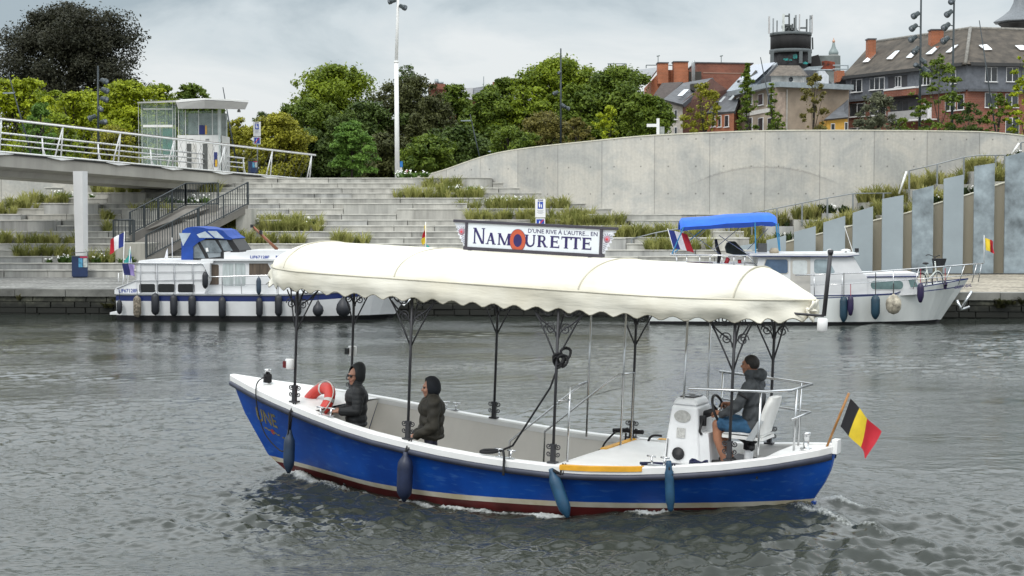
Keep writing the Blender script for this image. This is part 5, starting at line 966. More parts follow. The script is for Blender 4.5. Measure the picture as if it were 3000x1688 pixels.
# ================================================================== BLUE PASSENGER BOAT
def blue_boat():
    B = thing('passenger_boat', 'blue open passenger boat with a long cream scalloped canopy and roof sign', 'boat', BOAT)
    NT, NV = 72, 20
    # ---- hull skin
    m, t, b = newmat('hull_paint'); L = t.links.new; nd = t.nodes.new
    tc_ = nd('ShaderNodeTexCoord'); s = nd('ShaderNodeSeparateXYZ'); L(tc_.outputs['Object'], s.inputs[0])
    def mth(op, a, c=None):
        n = nd('ShaderNodeMath'); n.operation = op
        for i, q in enumerate((a, c)):
            if q is None: continue
            if isinstance(q, (int, float)): n.inputs[i].default_value = q
            else: L(q, n.inputs[i])
        return n.outputs[0]
    rise = mth('MULTIPLY', mth('POWER', mth('MAXIMUM', mth('ADD', s.outputs['X'], 1.8), 0.0), 1.3), .036)
    h = mth('SUBTRACT', s.outputs['Z'], mth('ADD', rise, .06))
    nz = nd('ShaderNodeTexNoise'); nz.inputs['Scale'].default_value = 1.7; nz.inputs['Detail'].default_value = 7; mpn = nd('ShaderNodeMapping'); mpn.inputs['Scale'].default_value = (1.2, 1, 1.0); L(tc_.outputs['Object'], mpn.inputs['Vector']); L(mpn.outputs[0], nz.inputs['Vector'])
    bl_ = nd('ShaderNodeValToRGB'); e = bl_.color_ramp.elements; e[0].position = .3; e[0].color = (.002, .042, .25, 1); e[1].position = .72; e[1].color = (.006, .085, .43, 1); L(nz.outputs['Fac'], bl_.inputs['Fac'])
    sc_ = nd('ShaderNodeTexNoise'); sc_.inputs['Scale'].default_value = 9; sc_.inputs['Detail'].default_value = 8; mp2 = nd('ShaderNodeMapping'); mp2.inputs['Scale'].default_value = (.5, 1, 2.4); L(tc_.outputs['Object'], mp2.inputs['Vector']); L(mp2.outputs[0], sc_.inputs['Vector'])
    sr = nd('ShaderNodeMapRange'); sr.inputs['From Min'].default_value = .57; sr.inputs['From Max'].default_value = .70; L(sc_.outputs['Fac'], sr.inputs['Value'])
    mk = nd('ShaderNodeMix'); mk.data_type = 'RGBA'; mk.inputs['B'].default_value = (.06, .17, .42, 1); L(mth('MULTIPLY', sr.outputs[0], .45), mk.inputs['Factor']); L(bl_.outputs['Color'], mk.inputs['A'])
    rd = nd('ShaderNodeValToRGB'); e = rd.color_ramp.elements; e[0].position = .3; e[0].color = (.045, .008, .008, 1); e[1].position = .7; e[1].color = (.13, .018, .018, 1); L(nz.outputs['Fac'], rd.inputs['Fac'])
    st = nd('ShaderNodeValToRGB'); e = st.color_ramp.elements; e[0].position = .35; e[0].color = (.42, .36, .24, 1); e[1].position = .6; e[1].color = (.60, .57, .48, 1); L(nz.outputs['Fac'], st.inputs['Fac'])
    x1 = nd('ShaderNodeMix'); x1.data_type = 'RGBA'; L(mth('GREATER_THAN', h, .034), x1.inputs['Factor']); L(st.outputs[0], x1.inputs['A']); L(mk.outputs['Result'], x1.inputs['B'])
    x2 = nd('ShaderNodeMix'); x2.data_type = 'RGBA'; L(mth('GREATER_THAN', h, -.034), x2.inputs['Factor']); L(rd.outputs[0], x2.inputs['A']); L(x1.outputs['Result'], x2.inputs['B'])
    L(x2.outputs['Result'], b.inputs['Base Color']); b.inputs['Roughness'].default_value = .42; b.inputs['Specular IOR Level'].default_value = .35
    g = MB()
    for sd in (-1, 1):
        P = [[hull(i/NT, .962*(j/NV)**.8, sd) for j in range(NV+1)] for i in range(NT+1)]
        g.grid(P, flip=(sd == 1))
    g.add([hull(0, (j/NV)**.8, -1) for j in range(NV+1)]+[hull(0, (j/NV)**.8, 1) for j in range(NV+1)], [(j, j+1, NV+2+j, NV+1+j) for j in range(NV)], True)
    g.add([hull(1, (j/NV)**.8, -1) for j in range(NV+1)]+[hull(1, (j/NV)**.8, 1) for j in range(NV+1)], [(NV+1+j, NV+2+j, j+1, j) for j in range(NV)], True)
    g.build('hull', m, B)
    # rudder blade under the stern
    r = MB(); r.prism([(3.5,-.03,-.4),(3.80,-.03,-.4),(3.90,-.03,.40),(3.72,-.03,.42)], (0, .06, 0)); r.build('rudder', pm('rudder_blue', (.004, .05, .27), .45), B)
    # ---- white gunwale cap and dark rubbing strake
    xs = [-4.57+8.66*(i/90) for i in range(91)]
    def hb(x): return interp(x, HB)
    def sh(x): return interp(x, SHEER)
    M_CAPW = pm('gunwale_white', (.80, .80, .79), .4, var=.06, scale=2.2)
    M_DECK = pm('deck_white', (.76, .76, .75), .5, var=.08, scale=1.6)
    M_IN = pm('inner_white', (.66, .63, .58), .55, var=.07, scale=1.1, streak=True)
    def capring(sd, prof):
        rows = []
        for x in xs:
            rows.append([(x, sd*max(hb(x)+dy, .0), sh(x)+dz) for dy, dz in prof])
        return rows
    c = MB()
    for sd in (-1, 1): c.grid(capring(sd, [(.03,-.085),(.035,-.012),(.022,.0),(-.11,.0),(-.125,-.02),(-.125,-.08)]), flip=(sd == 1), smooth=False)
    c.add([(4.09,-.09,1.0),(4.14,-.09,1.0),(4.14,.09,1.0),(4.09,.09,1.0),(4.07,-.075,1.16),(4.14,-.075,1.16),(4.14,.075,1.16),(4.07,.075,1.16)], [(3,2,1,0),(4,5,6,7),(0,1,5,4),(1,2,6,5),(2,3,7,6),(3,0,4,7)], False)
    c.build('gunwale', M_CAPW, B)
    M_RUB = pm('rubbing_strake_grey', (.045, .05, .075), .5, var=.2)
    s_ = MB()
    for sd in (-1, 1): s_.grid(capring(sd, [(.0,-.165),(.028,-.16),(.05,-.135),(.05,-.105),(.03,-.088),(.0,-.086)]), flip=(sd == 1))
    s_.build('rub_rail', M_RUB, B)
    # ---- inside
    def hw_(x, z):
        t_ = min(max((x+4.57)/8.66, 0), 1)
        for _ in range(12):
            v = (z-ZK)/(interp(-4.57+8.66*t_, SHEER)-ZK); t_ = min(max(t_+(x-hull(t_, v).x)/8.0, 0), 1)
        return abs(hull(t_, v).y)
    XB, XA = -2.65, 1.08; i_ = MB()
    xin = [XB+(XA-XB)*k/30 for k in range(31)]
    for sd in (-1, 1):
        i_.grid([[(x, sd*(hb(x)-.115), sh(x)-.07)]+[(x, sd*(hw_(x, z)-.10), z) for z in (sh(x)*.6, .25, .05, -.10)] for x in xin], flip=(sd == -1))
    i_.build('inner_side', M_IN, B)
    f = MB(); f.grid([[(x, -(hw_(x, -.1)-.09), -.10), (x, (hw_(x, -.1)-.09), -.10)] for x in xin], smooth=False); f.build('floor', pm('floor_grey', (.33, .32, .30), .8, var=.15), B)
    bk = MB(); bk.prism([(XB, -(hb(XB)-.10), sh(XB)-.03), (XB, hb(XB)-.10, sh(XB)-.03), (XB, hw_(XB,-.1)-.09, -.1), (XB, -hw_(XB,-.1)+.09, -.1)], (-.04, 0, 0)); bk.build('bulkhead', M_IN, B)
    hp = MB(); hp.box((-1.95, hb(-1.95)-.155, .52), (.42, .012, .22)); hp.build('hatch', pm('hatch_white', (.70, .67, .62), .5, var=.04), B)
    fd = MB(); fx = [-4.5+(XB+4.5+.02)*k/24 for k in range(25)]
    fd.grid([[(x, y*max(hb(x)-.07, .001), sh(x)-.012+.02*(1-y*y)) for y in (-1,-.5,0,.5,1)] for x in fx])
    fd.build('foredeck', M_DECK, B)
    ZD = .70; ad_ = MB(); ax = [XA+(3.5-XA)*k/20 for k in range(21)]
    dw = lambda x: min(hb(x)-.10, hw_(x, ZD)-.035); ad_.grid([[(x, -dw(x), ZD), (x, dw(x), ZD)] for x in ax], smooth=False)
    ad_.prism([(XA, -(hb(XA)-.12), ZD-.002), (XA, hb(XA)-.12, ZD-.002), (XA, hw_(XA,-.1)-.09, -.1), (XA, -hw_(XA,-.1)+.09, -.1)], (.03, 0, 0))
    for sd in (-1, 1): ad_.grid([[(x, sd*(dw(x)-.01), ZD), (x, sd*(hb(x)-.115), sh(x)-.02)] for x in ax], flip=(sd == -1), smooth=False)
    ad_.build('aft_deck', M_DECK, B)
    mt = MB(); mx_ = [2.62+(3.48-2.62)*k/10 for k in range(11)]
    mt.grid([[(x, -(dw(x)-.08), ZD+.012), (x, (dw(x)-.05), ZD+.012)] for x in mx_], smooth=False)
    mt.build('deck_mat', pm('grey_mat', (.09, .092, .10), .9, var=.15, bump=.2), B)
    sdk = MB(); sx = [3.42+(4.08-3.42)*k/10 for k in range(11)]
    sdk.grid([[(x, -(hb(x)-.07), sh(x)-.015), (x, 0, sh(x)-.005), (x, (hb(x)-.07), sh(x)-.015)] for x in sx])
    sdk.prism([(3.42, -dw(3.42), .69), (3.42, dw(3.42), .69), (3.42, hb(3.42)-.1, sh(3.42)-.02), (3.42, -hb(3.42)+.1, sh(3.42)-.02)], (.02, 0, 0))
    sdk.build('stern_deck', M_DECK, B)
    M_YEL = pm('yellow_step_edge', (.72, .36, .02), .6, var=.15, scale=6)
    y_ = MB()
    for k in range(8):
        x0 = 1.18+.99*k/8; x1 = 1.18+.99*(k+1)/8
        y_.hexa([(x0,-hb(x0)-.045,sh(x0)-.05),(x1,-hb(x1)-.045,sh(x1)-.05),(x1,-hb(x1)-.037,sh(x1)-.05),(x0,-hb(x0)-.037,sh(x0)-.05)],
                [(x0,-hb(x0)-.045,sh(x0)+.008),(x1,-hb(x1)-.045,sh(x1)+.008),(x1,-hb(x1)+.035,sh(x1)+.008),(x0,-hb(x0)+.035,sh(x0)+.008)])
    y_.build('step_edge', M_YEL, B)
    y_ = MB(); y_.bbox(XA-.03, XA+.05, .15, 1.16, ZD-.05, ZD+.012); y_.build('step_edge', M_YEL, B)
    y_ = MB(); y_.grid([[(x, hb(x)-.10, sh(x)+.006), (x, hb(x)+.03, sh(x)+.006)] for x in [1.4+.06*k for k in range(14)]], smooth=False); y_.build('step_edge', M_YEL, B)
    # ---- bow lettering on the blue side
    gold = pm('faded_gold', (.22, .19, .085), .6, var=.35, scale=30)
    def onhull(cx, cz):      # flat text (u along the hull, v up) laid on the port side
        def fn(u, v):
            z = cz+v-u*.10; xx = cx+u
            # find t for this x at this height
            lo, hi = 0.0, 1.0
            for _ in range(24):
                t_ = (lo+hi)/2; x_s = -4.57+8.66*t_; vv = (z-ZK)/(interp(x_s, SHEER)-ZK)
                if hull(t_, vv).x < xx: lo = t_
                else: hi = t_
            vv = (z-ZK)/(interp(-4.57+8.66*lo, SHEER)-ZK); p = hull(lo, vv, -1, .006); return p
        return fn
    tx = MB(); puttext(tx, 'UNE', onhull(-4.02, .60), .27, .48, off=.006); tx.build('bow_lettering', gold, B)
    tx = MB(); ON = onhull(-3.97, .50)
    for k in range(3):
        tx.grid([[ON(.08+.05*j+.2*k, -.02*k+.012*math.sin(j*2.2)), ON(.08+.05*j+.2*k, -.02*k+.022+.012*math.sin(j*2.2))] for j in range(4)], smooth=False)
    tx.build('scroll_ornament', gold, B)
    ht = MB(); ht.add([ON(.27+.045*math.cos(a), -.0+.04*math.sin(a)) for a in [k*math.pi/5 for k in range(10)]], [tuple(range(10))], False); ht.build('heart_emblem', pm('faded_red', (.35, .05, .04), .6), B)
    vt = MB(); pv = hull((2.55+4.57)/8.66, .47, -1, .012); vt.lathe([(.036,0),(.036,.02),(.016,.021),(.014,.004)], pv, 14, Matrix.Rotation(R_(90), 3, 'X')); vt.build('drain_fitting', M_STEEL, B)
    # ---- canopy
    m, t, b = newmat('cream_canvas'); L = t.links.new; nd = t.nodes.new
    tc_ = nd('ShaderNodeTexCoord'); n1 = nd('ShaderNodeTexNoise'); n1.inputs['Scale'].default_value = 1.3; n1.inputs['Detail'].default_value = 6; L(tc_.outputs['Object'], n1.inputs['Vector'])
    r = nd('ShaderNodeValToRGB'); e = r.color_ramp.elements; e[0].position = .3; e[0].color = (.655, .615, .50, 1); e[1].position = .62; e[1].color = (.80, .775, .68, 1); L(n1.outputs['Fac'], r.inputs['Fac']); L(r.outputs['Color'], b.inputs['Base Color'])
    b.inputs['Roughness'].default_value = .8; b.inputs['Specular IOR Level'].default_value = .2
    mpn = nd('ShaderNodeMapping'); mpn.inputs['Scale'].default_value = (.55, 1.4, 3.2); L(tc_.outputs['Object'], mpn.inputs['Vector'])
    n2 = nd('ShaderNodeTexNoise'); n2.inputs['Scale'].default_value = 4.5; n2.inputs['Detail'].default_value = 3; L(mpn.outputs[0], n2.inputs['Vector'])
    bu = nd('ShaderNodeBump'); bu.inputs['Strength'].default_value = .35; bu.inputs['Distance'].default_value = .03; L(n2.outputs['Fac'], bu.inputs['Height']); L(bu.outputs[0], b.inputs['Normal'])
    tl = nd('ShaderNodeBsdfTranslucent'); L(r.outputs['Color'], tl.inputs['Color']); L(bu.outputs[0], tl.inputs['Normal'])
    ms = nd('ShaderNodeMixShader'); ms.inputs[0].default_value = .10; L(b.outputs[0], ms.inputs[1]); L(tl.outputs[0], ms.inputs[2]); L(ms.outputs[0], t.nodes['Material Output'].inputs['Surface'])
    XC, CA, CW, CZ, CH = 3.03, .80, 1.29, 2.76, .365
    def cwid(x):
        e_ = 3.9 if x < 0 else 3.8; u = (abs(x)-1.7)/(e_-1.7)
        return CW*(1-max(u, 0)**(3.2 if x < 0 else 2.6)) if u < 1 else 0.0
    _xs = [-3.9+7.7*(.5-.5*math.cos(math.pi*k/400)) for k in range(401)]
    _pl = [(x, -cwid(x)) for x in _xs]+[(x, cwid(x)) for x in _xs[::-1]][1:-1]
    _ds = np.concatenate([[0], np.cumsum([math.dist(_pl[k], _pl[(k+1) % len(_pl)]) for k in range(len(_pl))])]); _px = np.array(_pl+[_pl[0]])
    def outline(q): d = (q % 1)*_ds[-1]; return (float(np.interp(d, _ds, _px[:, 0])), float(np.interp(d, _ds, _px[:, 1])))
    NQ = 420; Q = [outline(k/NQ) for k in range(NQ)]
    rng = np.random.default_rng(4); ph = rng.uniform(0, 6.28, 8)
    def wr(x, y, z):   # soft creases, stronger near the ends
        e_ = max(0, abs(x)-2.4)/1.4
        return .008*math.sin(3.1*x+ph[0]+4*z)+.005*math.sin(7.3*x-5*y+ph[3])+.016*e_*math.sin(9*y+6*z+3*x+ph[1])+.018*e_*math.sin(5*y-8*z+ph[2])
    rows = []
    for i in range(19):
        a = (math.pi/2)*(i/18); row = []
        for x, y in Q:
            cx_ = min(max(x, -XC), XC); cx_ = x*.55 if False else cx_; k = math.cos(a)**.92
            px_, py_ = cx_+(x-cx_)*k, y*k; e2 = min(max((px_-3.0)/.8, 0), 1)
            zz = CZ+CH*math.sin(a)**1.05*(1-.36*e2*e2*(3-2*e2))
            rib = min(abs(px_-r0) for r0 in (-3.03,-1.2,1.3,3.1)); sag = .045*min(rib/.5, 1)**1.2*math.sin(2*a)
            row.append((px_, py_, zz-sag+wr(px_, py_, zz)*.8*math.cos(a)))
        rows.append(row)
    c = MB(); c.grid(rows, True)
    c.build('canopy', m, B)
    va = []; ncount = 19*2
    for j in range(9):
        row = []
        for k, (x, y) in enumerate(Q):
            _a, _b = Q[(k+1) % NQ], Q[k-1]; d = Vector((_a[1]-_b[1], -(_a[0]-_b[0]), 0)); nrm = d.normalized() if d.length > 1e-6 else Vector((0,-1,0))
            sc = .5-.5*math.cos(2*math.pi*k/NQ*62); hem = 2.505+.055*sc**.8+(.05 if abs(x) > 3.5 else 0)*min((abs(x)-3.5)*3, 1)
            zt = CZ+.012; z = zt+(hem-zt)*j/8
            o_ = .018+.012*math.sin(j/8*math.pi)+wr(x*1.3, y, z*2)*1.5*(j/8)+.012*math.sin(7*x+5*z+ph[4])*(j/8)+.010*math.sin(17*z+1.7*x+ph[5])
            row.append((x+nrm.x*o_, y+nrm.y*o_, z))
        va.append(row)
    v = MB(); v.grid(va, True, flip=True); v.build('valance', m, B)
    pp = MB(); pp.tube([va[0][k] for k in range(0, NQ, 2)]+[va[0][0]], .010, 5, cap=False); pp.build('piping', pm('canvas_piping', (.5, .47, .38), .8), B)
    hm = MB(); hm.tube([va[8][k] for k in range(NQ)]+[va[8][0]], .006, 4, cap=False); hm.build('hem', pm('hem_band', (.20, .19, .15), .8), B)
    for rx in (-3.03, -1.2, 1.3, 3.06):
        sm = MB(); pts = [(rx+(.02 if rx > 0 else -.02)*math.sin(a), -cwid(rx)*math.copysign(abs(math.cos(a))**.92, math.cos(a)), CZ+CH*math.sin(a)**1.05+.004) for a in [math.pi*k/30 for k in range(1, 30)]]
        sm.tube(pts, .010, 5); sm.build('seam', pm('canvas_piping', (.5, .47, .38), .8), B)
    q = MB(); rg = random.Random(5)
    for k in range(7): q.ell((3.78+rg.uniform(-.02,.03), -.14+rg.uniform(-.10,.10), 2.66+rg.uniform(-.07,.07)), (.022,.07,.075), Matrix.Rotation(rg.uniform(0,3), 3, 'Y'), 8, 6)
    q.build('gathered_canvas', m, B)
    # hidden frame that carries the canvas
    fr = MB()
    for sy in (-1, 1): fr.tube([(x, sy*(cwid(x)-.07), 2.72) for x in (-3.3,-3.03,-2.5,-2,-1.5,1.5,2,2.5,3.03,3.3)], .02, 6)
    for x in (-3.03, -1.0, 1.05, 3.06): fr.tube([(x, (cwid(x)-.07)*math.cos(a), 2.70+.36*math.sin(a)) for a in [math.pi*k/12 for k in range(13)]], .018, 6)
    fr.build('canopy_frame', M_IRON, B)
    # ---- wrought iron posts
    def spiral(cx, cz, r0, turns, a0, sgn, n=26):
        return [(cx+sgn*r0*(1-k/n*.86)*math.cos(a0+turns*2*math.pi*k/n), 0, cz+r0*(1-k/n*.86)*math.sin(a0+turns*2*math.pi*k/n)) for k in range(n+1)]
    PX = [-3.03, -1.0, 1.03, 3.06]; PW = [.70, 1.17, 1.22, .76]
    for sd in (-1, 1):
        for k, x in enumerate(PX):
            y = sd*PW[k]; z0 = sh(x)-.0; O = Matrix.Translation((x, y, 0))
            p = MB(O); p.tube([(0,0,z0+.02), (0,0,2.72)], .0185, 8); post = p.build('canopy_post', M_IRON, B)
            q = MB(O); q.box((0,0,z0+.012), (.11,.10,.02)); q.box((0,0,z0+.12), (.052,.052,.2)); q.box((0, 0, z0+.22), (.075, .04, .025))
            for s2 in (-1, 1):
                q.tube(spiral(s2*.062, z0+.20, .036, 1.4, math.pi, s2), .0075, 5); q.tube(spiral(s2*.060, z0+.11, .033, 1.3, math.pi, s2), .0075, 5)
            q.build('post_foot', M_IRON, post)
            zb = 1.93
            for s2 in (-1, 1):
                q = MB(O)
                e_ = .55 if s2*x > 2.5 else 1.0; q.tube([(0,0,zb), (s2*.10*e_,0,zb+.2), (s2*.24*e_,-sd*(.05 if e_ < 1 else 0),zb+.46), (s2*.46*e_,-sd*(.2 if e_ < 1 else 0),zb+.78)], .011, 6)
                q.tube(spiral(s2*.10, zb+.38, .075, 1.8, 0, s2), .008, 5); q.tube(spiral(s2*.14*e_, zb+.60, .095*e_**.5, 1.9, math.pi*.4, s2), .008, 5)
                q.tube(bez([(s2*.02*e_,0,zb+.28),(s2*.05*e_,0,zb+.36),(s2*.2*e_,0,zb+.46),(s2*.30*e_,0,zb+.56)], 6), .010, 5)
                if e_ == 1.0: q.tube(bez([(s2*.2,0,zb+.55),(s2*.26,0,zb+.60),(s2*.25,0,zb+.70),(s2*.33,0,zb+.72)], 6), .010, 5)
                if e_ == 1.0: q.tube(spiral(s2*.31, zb+.62, .04, 1.6, 1.0, s2), .009, 5)
                q.tube([(0, 0, zb+.3), (0, -sd*.12, zb+.5), (0, -sd*.36, zb+.80)], .012, 6) if s2 == 1 else None
                q.build('scroll_bracket', M_IRON, post)
    # ---- thin steel poles and rails
    def inv(px, py, ax, val):
        o_ = BI @ Vector((0, 0, CAMH)); d = BI.to_3x3() @ ray(px, py); k = (val-o_[ax])/d[ax]; return o_+d*k
    for (a, c_) in (((1718,1275),(1737,900)), ((1818,1300),(1842,900)), ((1994,1352),(2022,930)), ((2078,1300),(2090,940))):
        p0 = inv(*a, 2, .72); p0.y = max(-1.2, min(1.2, p0.y)); q = MB(); q.tube([(p0.x, p0.y, .70), (p0.x+.01, p0.y*.97, 2.72)], .014, 6); q.build('thin_pole', M_STEEL, B)
    def rail(name, pts, r=.014): q = MB(); q.tube(pts, r, 7); return q.build(name, M_STEEL, B)
    for sd, yin in ((-1, .52), (1, .50)):
        yo = sd*1.0; yi = sd*yin
        rail('step_rail', [(1.12, yo, .70), (1.12, yo, 1.60), (1.12, yi, 1.62), (.95, yi, 1.5), (.10, yi, .78), (.10, yi, -.1)])
        rail('step_rail_brace', [(1.12, yo, 1.45), (1.05, yo*1.18, 1.45)], .011)
    R4 = [(2.62,-1.02,1.72),(3.42,-.62,1.72),(3.62,-.3,1.72),(3.64,.5,1.72),(3.35,.62,1.72),(2.3,.98,1.72)]
    rail('stern_rail', R4, .017); rail('stern_rail', [(3.64,-.28,1.38),(3.64,.5,1.38),(3.35,.60,1.38),(2.3,.96,1.38)], .013)
    for (x, y) in ((3.36,-.62),(3.63,-.1),(3.5,.52),(2.35,.95)): rail('stern_rail_post', [(x, y, .70 if x < 3.4 else sh(x)-.02), (x, y, 1.72)], .014)
    # ---- cleats and bollards
    def cleat(x, sd):
        y = sd*(hb(x)-.045); q = MB(); z = sh(x)
        q.box((x, y, z+.008), (.24,.05,.014))
        for s2 in (-1, 1): q.tube([(x+s2*.07,y,z), (x+s2*.085,y,z+.10)], .014, 7); q.tube([(x+s2*.03,y,z+.105), (x+s2*.14,y,z+.105)], .011, 6)
        q.build('cleat', M_STEEL, B)
    for x, sd in ((-2.35,-1),(.42,-1),(2.32,-1),(-1.65,1),(1.0,1)): cleat(x, sd)
    for x, z in ((-3.95, 1.10), (3.78, 1.02)):
        q = MB(); q.lathe([(.07,0),(.07,.015),(.035,.016),(.035,.17),(.05,.175),(.05,.205),(.0,.206)], (x, -.12 if x > 0 else -.02, z), 12); q.build('bollard', M_STEEL, B)
    # ---- roof sign
    sg = MB(); sg.bbox(-.87, 1.0, -.02, .02, 3.165, 3.475)
    board = sg.build('sign_board', pm('sign_white', (.70, .74, .78), .35, var=.03), B)
    M_FR = pm('sign_frame_purple_grey', (.05, .045, .06), .5)
    q = MB(); q.bbox(-1.08, 1.22, -.04, .04, 3.475, 3.51); q.bbox(-.92, 1.05, -.04, .04, 3.125, 3.165); q.bbox(-.905, -.87, -.035, .035, 3.165, 3.475); q.bbox(1.0, 1.035, -.035, .035, 3.165, 3.475)
    for x in (-.8, .9): q.bbox(x-.02, x+.02, -.1, .1, 3.09, 3.126)
    q.build('sign_frame', M_FR, board)
    M_ORN = pm('ornament_pale', (.66, .68, .74), .6, var=.2, scale=14); M_LIN = pm('ornament_line', (.06, .06, .12), .6)
    for sd, x0 in ((-1, -.905), (1, 1.035)):
        pts = [(0,0),(0,.30),(.17,.30),(.165,.27),(.135,.265),(.15,.235),(.12,.225),(.135,.19),(.105,.18),(.115,.14),(.085,.135),(.09,.095),(.06,.09),(.065,.05),(.035,.045),(.035,.01)]
        q = MB(); q.prism([(x0+sd*u, -.012, 3.17+w) for u, w in pts], (0, .024, 0)); orn = q.build('sign_ornament', M_ORN, board)
        q = MB(); q.lathe([(.042,0),(.042,.006),(0,.007)], (x0+sd*.06, -.012, 3.17+.185), 14, Matrix.Rotation(R_(90), 3, 'X')); q.build('rosette', pm('rosette_pink', (.45, .22, .28), .6), orn)
        q = MB(); q.lathe([(.016,0),(.016,.010),(0,.011)], (x0+sd*.06, -.012, 3.17+.185), 10, Matrix.Rotation(R_(90), 3, 'X')); q.build('rosette_centre', pm('rosette_red', (.6, .05, .06), .6), orn)
        q = MB()
        for a in np.linspace(.3, 2.8, 7): q.tube([(x0+sd*.06+.045*math.cos(a), -.015, 3.355+.045*math.sin(a)), (x0+sd*.06+.085*math.cos(a), -.015, 3.355+.075*math.sin(a))], .0022, 4)
        for w in np.linspace(.03, .13, 5): q.tube([(x0+sd*.012, -.015, 3.17+w), (x0+sd*(.02+w*.45), -.015, 3.17+w+.02)], .0022, 4)
        q.build('ornament_lines', M_LIN, orn)
    # letters with serifs, from strokes: (u, v) in the plane of the board
    U0, ZB = -.87, 3.165+.047
    M_INK = pm('sign_ink_purple', (.022, .014, .10), .5, var=.05); ink = MB(); lay = [0]
    def st_(pts): lay[0] += 1; y = -.0215-.00025*(lay[0] % 9); ink.add([(u, y, w) for u, w in pts], [tuple(range(len(pts)))], False)
    def vbar(u, w, h, z=ZB): st_([(u,z),(u+w,z),(u+w,z+h),(u,z+h)])
    def serif(u0, u1, z, up): st_([(u0,z),(u1,z),(u1,z+up*.011),(u0,z+up*.011)])
    def diag(u0, u1, z0, z1, w): st_([(u0,z0),(u0+w,z0),(u1+w,z1),(u1,z1)])
    def cap(u): return U0+(u-285)*.000957
    def G(ch, a, c_, h):
        a, c_ = cap(a), cap(c_); w = c_-a; T = .036; th = .016; S = .012; top = ZB+h
        if ch == 'N': vbar(a+S, th*1.3, h); vbar(c_-S-th*1.3, th*1.3, h); diag(c_-S-T*1.05, a+S*.5, ZB, top, T); serif(a, a+S*2+th*1.5, ZB, 1); serif(a-S*.3, a+S+T, top, -1); serif(c_-2*S-th*1.6, c_, top, -1)
        if ch == 'A': diag(a+S, a+w*.5-th*.7, ZB, top, th); diag(c_-S-T, a+w*.5-T*.55, ZB, top, T); st_([(a+w*.28,ZB+h*.30),(c_-w*.3,ZB+h*.30),(c_-w*.33,ZB+h*.39),(a+w*.33,ZB+h*.39)]); serif(a-.004, a+S*2+th, ZB, 1); serif(c_-S*2-T*.8, c_+.002, ZB, 1)
        if ch == 'M': vbar(a+S, th*1.2, h); vbar(c_-S-T, T, h); diag(a+w*.46, a+S*.6, ZB, top, T*.9); diag(a+w*.46+.006, c_-S-T*.9, ZB, top, th); serif(a, a+S*2+th, ZB, 1); serif(c_-T-2*S, c_, ZB, 1); serif(a-.002, a+S+T, top, -1); serif(c_-T-S, c_, top, -1)
        if ch == 'U':
            n = 9; rr = w*.5-S; cx = (a+c_)/2; zc = ZB+rr*.85; o1 = [(cx-rr*math.cos(math.pi*k/n), zc-rr*.95*math.sin(math.pi*k/n)) for k in range(n+1)]; i1 = [(cx+.006-(rr-T*.8)*math.cos(math.pi*k/n), zc-(rr*.95-.022)*math.sin(math.pi*k/n)) for k in range(n+1)]
            for k in range(n): st_([o1[k], o1[k+1], i1[k+1], i1[k]])
            vbar(cx-rr, T*.85, top-zc, zc); vbar(cx+rr-th*1.3, th*1.3, top-zc, zc); serif(a-.002, a+S*2+T*.8, top, -1); serif(c_-2*S-th, c_, top, -1)
        if ch == 'R':
            vbar(a+S, T, h); n = 8; zc = top-h*.27; r1 = h*.27; cx = a+w*.52
            for k in range(n):
                a0, a1 = math.pi/2-math.pi*k/n, math.pi/2-math.pi*(k+1)/n
                st_([(cx+r1*1.05*math.cos(a0), zc+r1*math.sin(a0)), (cx+r1*1.05*math.cos(a1), zc+r1*math.sin(a1)), (cx+(r1-T*.75)*math.cos(a1), zc+(r1-.014)*math.sin(a1)), (cx+(r1-T*.75)*math.cos(a0), zc+(r1-.014)*math.sin(a0))])
            st_([(a+S,top-.015),(cx,top-.015),(cx,top),(a+S,top)]); st_([(a+S,zc-r1),(cx,zc-r1),(cx,zc-r1+.015),(a+S,zc-r1+.015)]); diag(c_-T, a+w*.42, ZB, zc-r1*.9, T*.95); serif(a, a+2*S+T, ZB, 1); serif(c_-T*1.1, c_+.01, ZB, 1); serif(a, a+S, top, -1)
        if ch == 'E':
            vbar(a+S, T, h)
            for z, k in ((ZB, 1), (ZB+h*.46, .8), (top-.017, .96)): st_([(a+S,z),(a+w*k,z),(a+w*k,z+.017),(a+S,z+.017)])
            st_([(c_-.011,ZB),(c_,ZB),(c_,ZB+h*.26),(c_-.011,ZB+h*.22)]); st_([(c_-.015,top),(c_-.004,top),(c_-.004,top-h*.24),(c_-.015,top-h*.2)]); st_([(a+w*.8-.01,ZB+h*.36),(a+w*.8,ZB+h*.36),(a+w*.8,ZB+h*.66),(a+w*.8-.01,ZB+h*.66)]); serif(a, a+S, ZB, 1); serif(a, a+S, top, -1)
        if ch == 'T':
            m_ = (a+c_)/2; vbar(m_-T/2, T, h); st_([(a,top-.018),(c_,top-.018),(c_,top),(a,top)]); st_([(a,top),(a+.011,top),(a+.011,top-h*.24),(a,top-h*.27)]); st_([(c_-.011,top),(c_,top),(c_,top-h*.27),(c_-.011,top-h*.24)]); serif(m_-T/2-S, m_+T/2+S, ZB, 1)
    for ch, a, c_, h in (('N',370,550,.203),('A',568,718,.150),('M',745,945,.150),('U',1150,1310,.150),('R',1335,1482,.150),('E',1522,1660,.150),('T',1687,1830,.150),('T',1828,1968,.150),('E',1985,2122,.150)): G(ch, a, c_, h)
    ink.build('name_lettering', M_INK, board); ink = MB(); puttext(ink, "D'UNE RIVE \u00c0 L'AUTRE... EN", lambda u, v: (cap(1195)+u, -.0222, 3.475-.088+v), .074, .965, off=.0006)
    ink.build('tagline_lettering', M_INK, board)
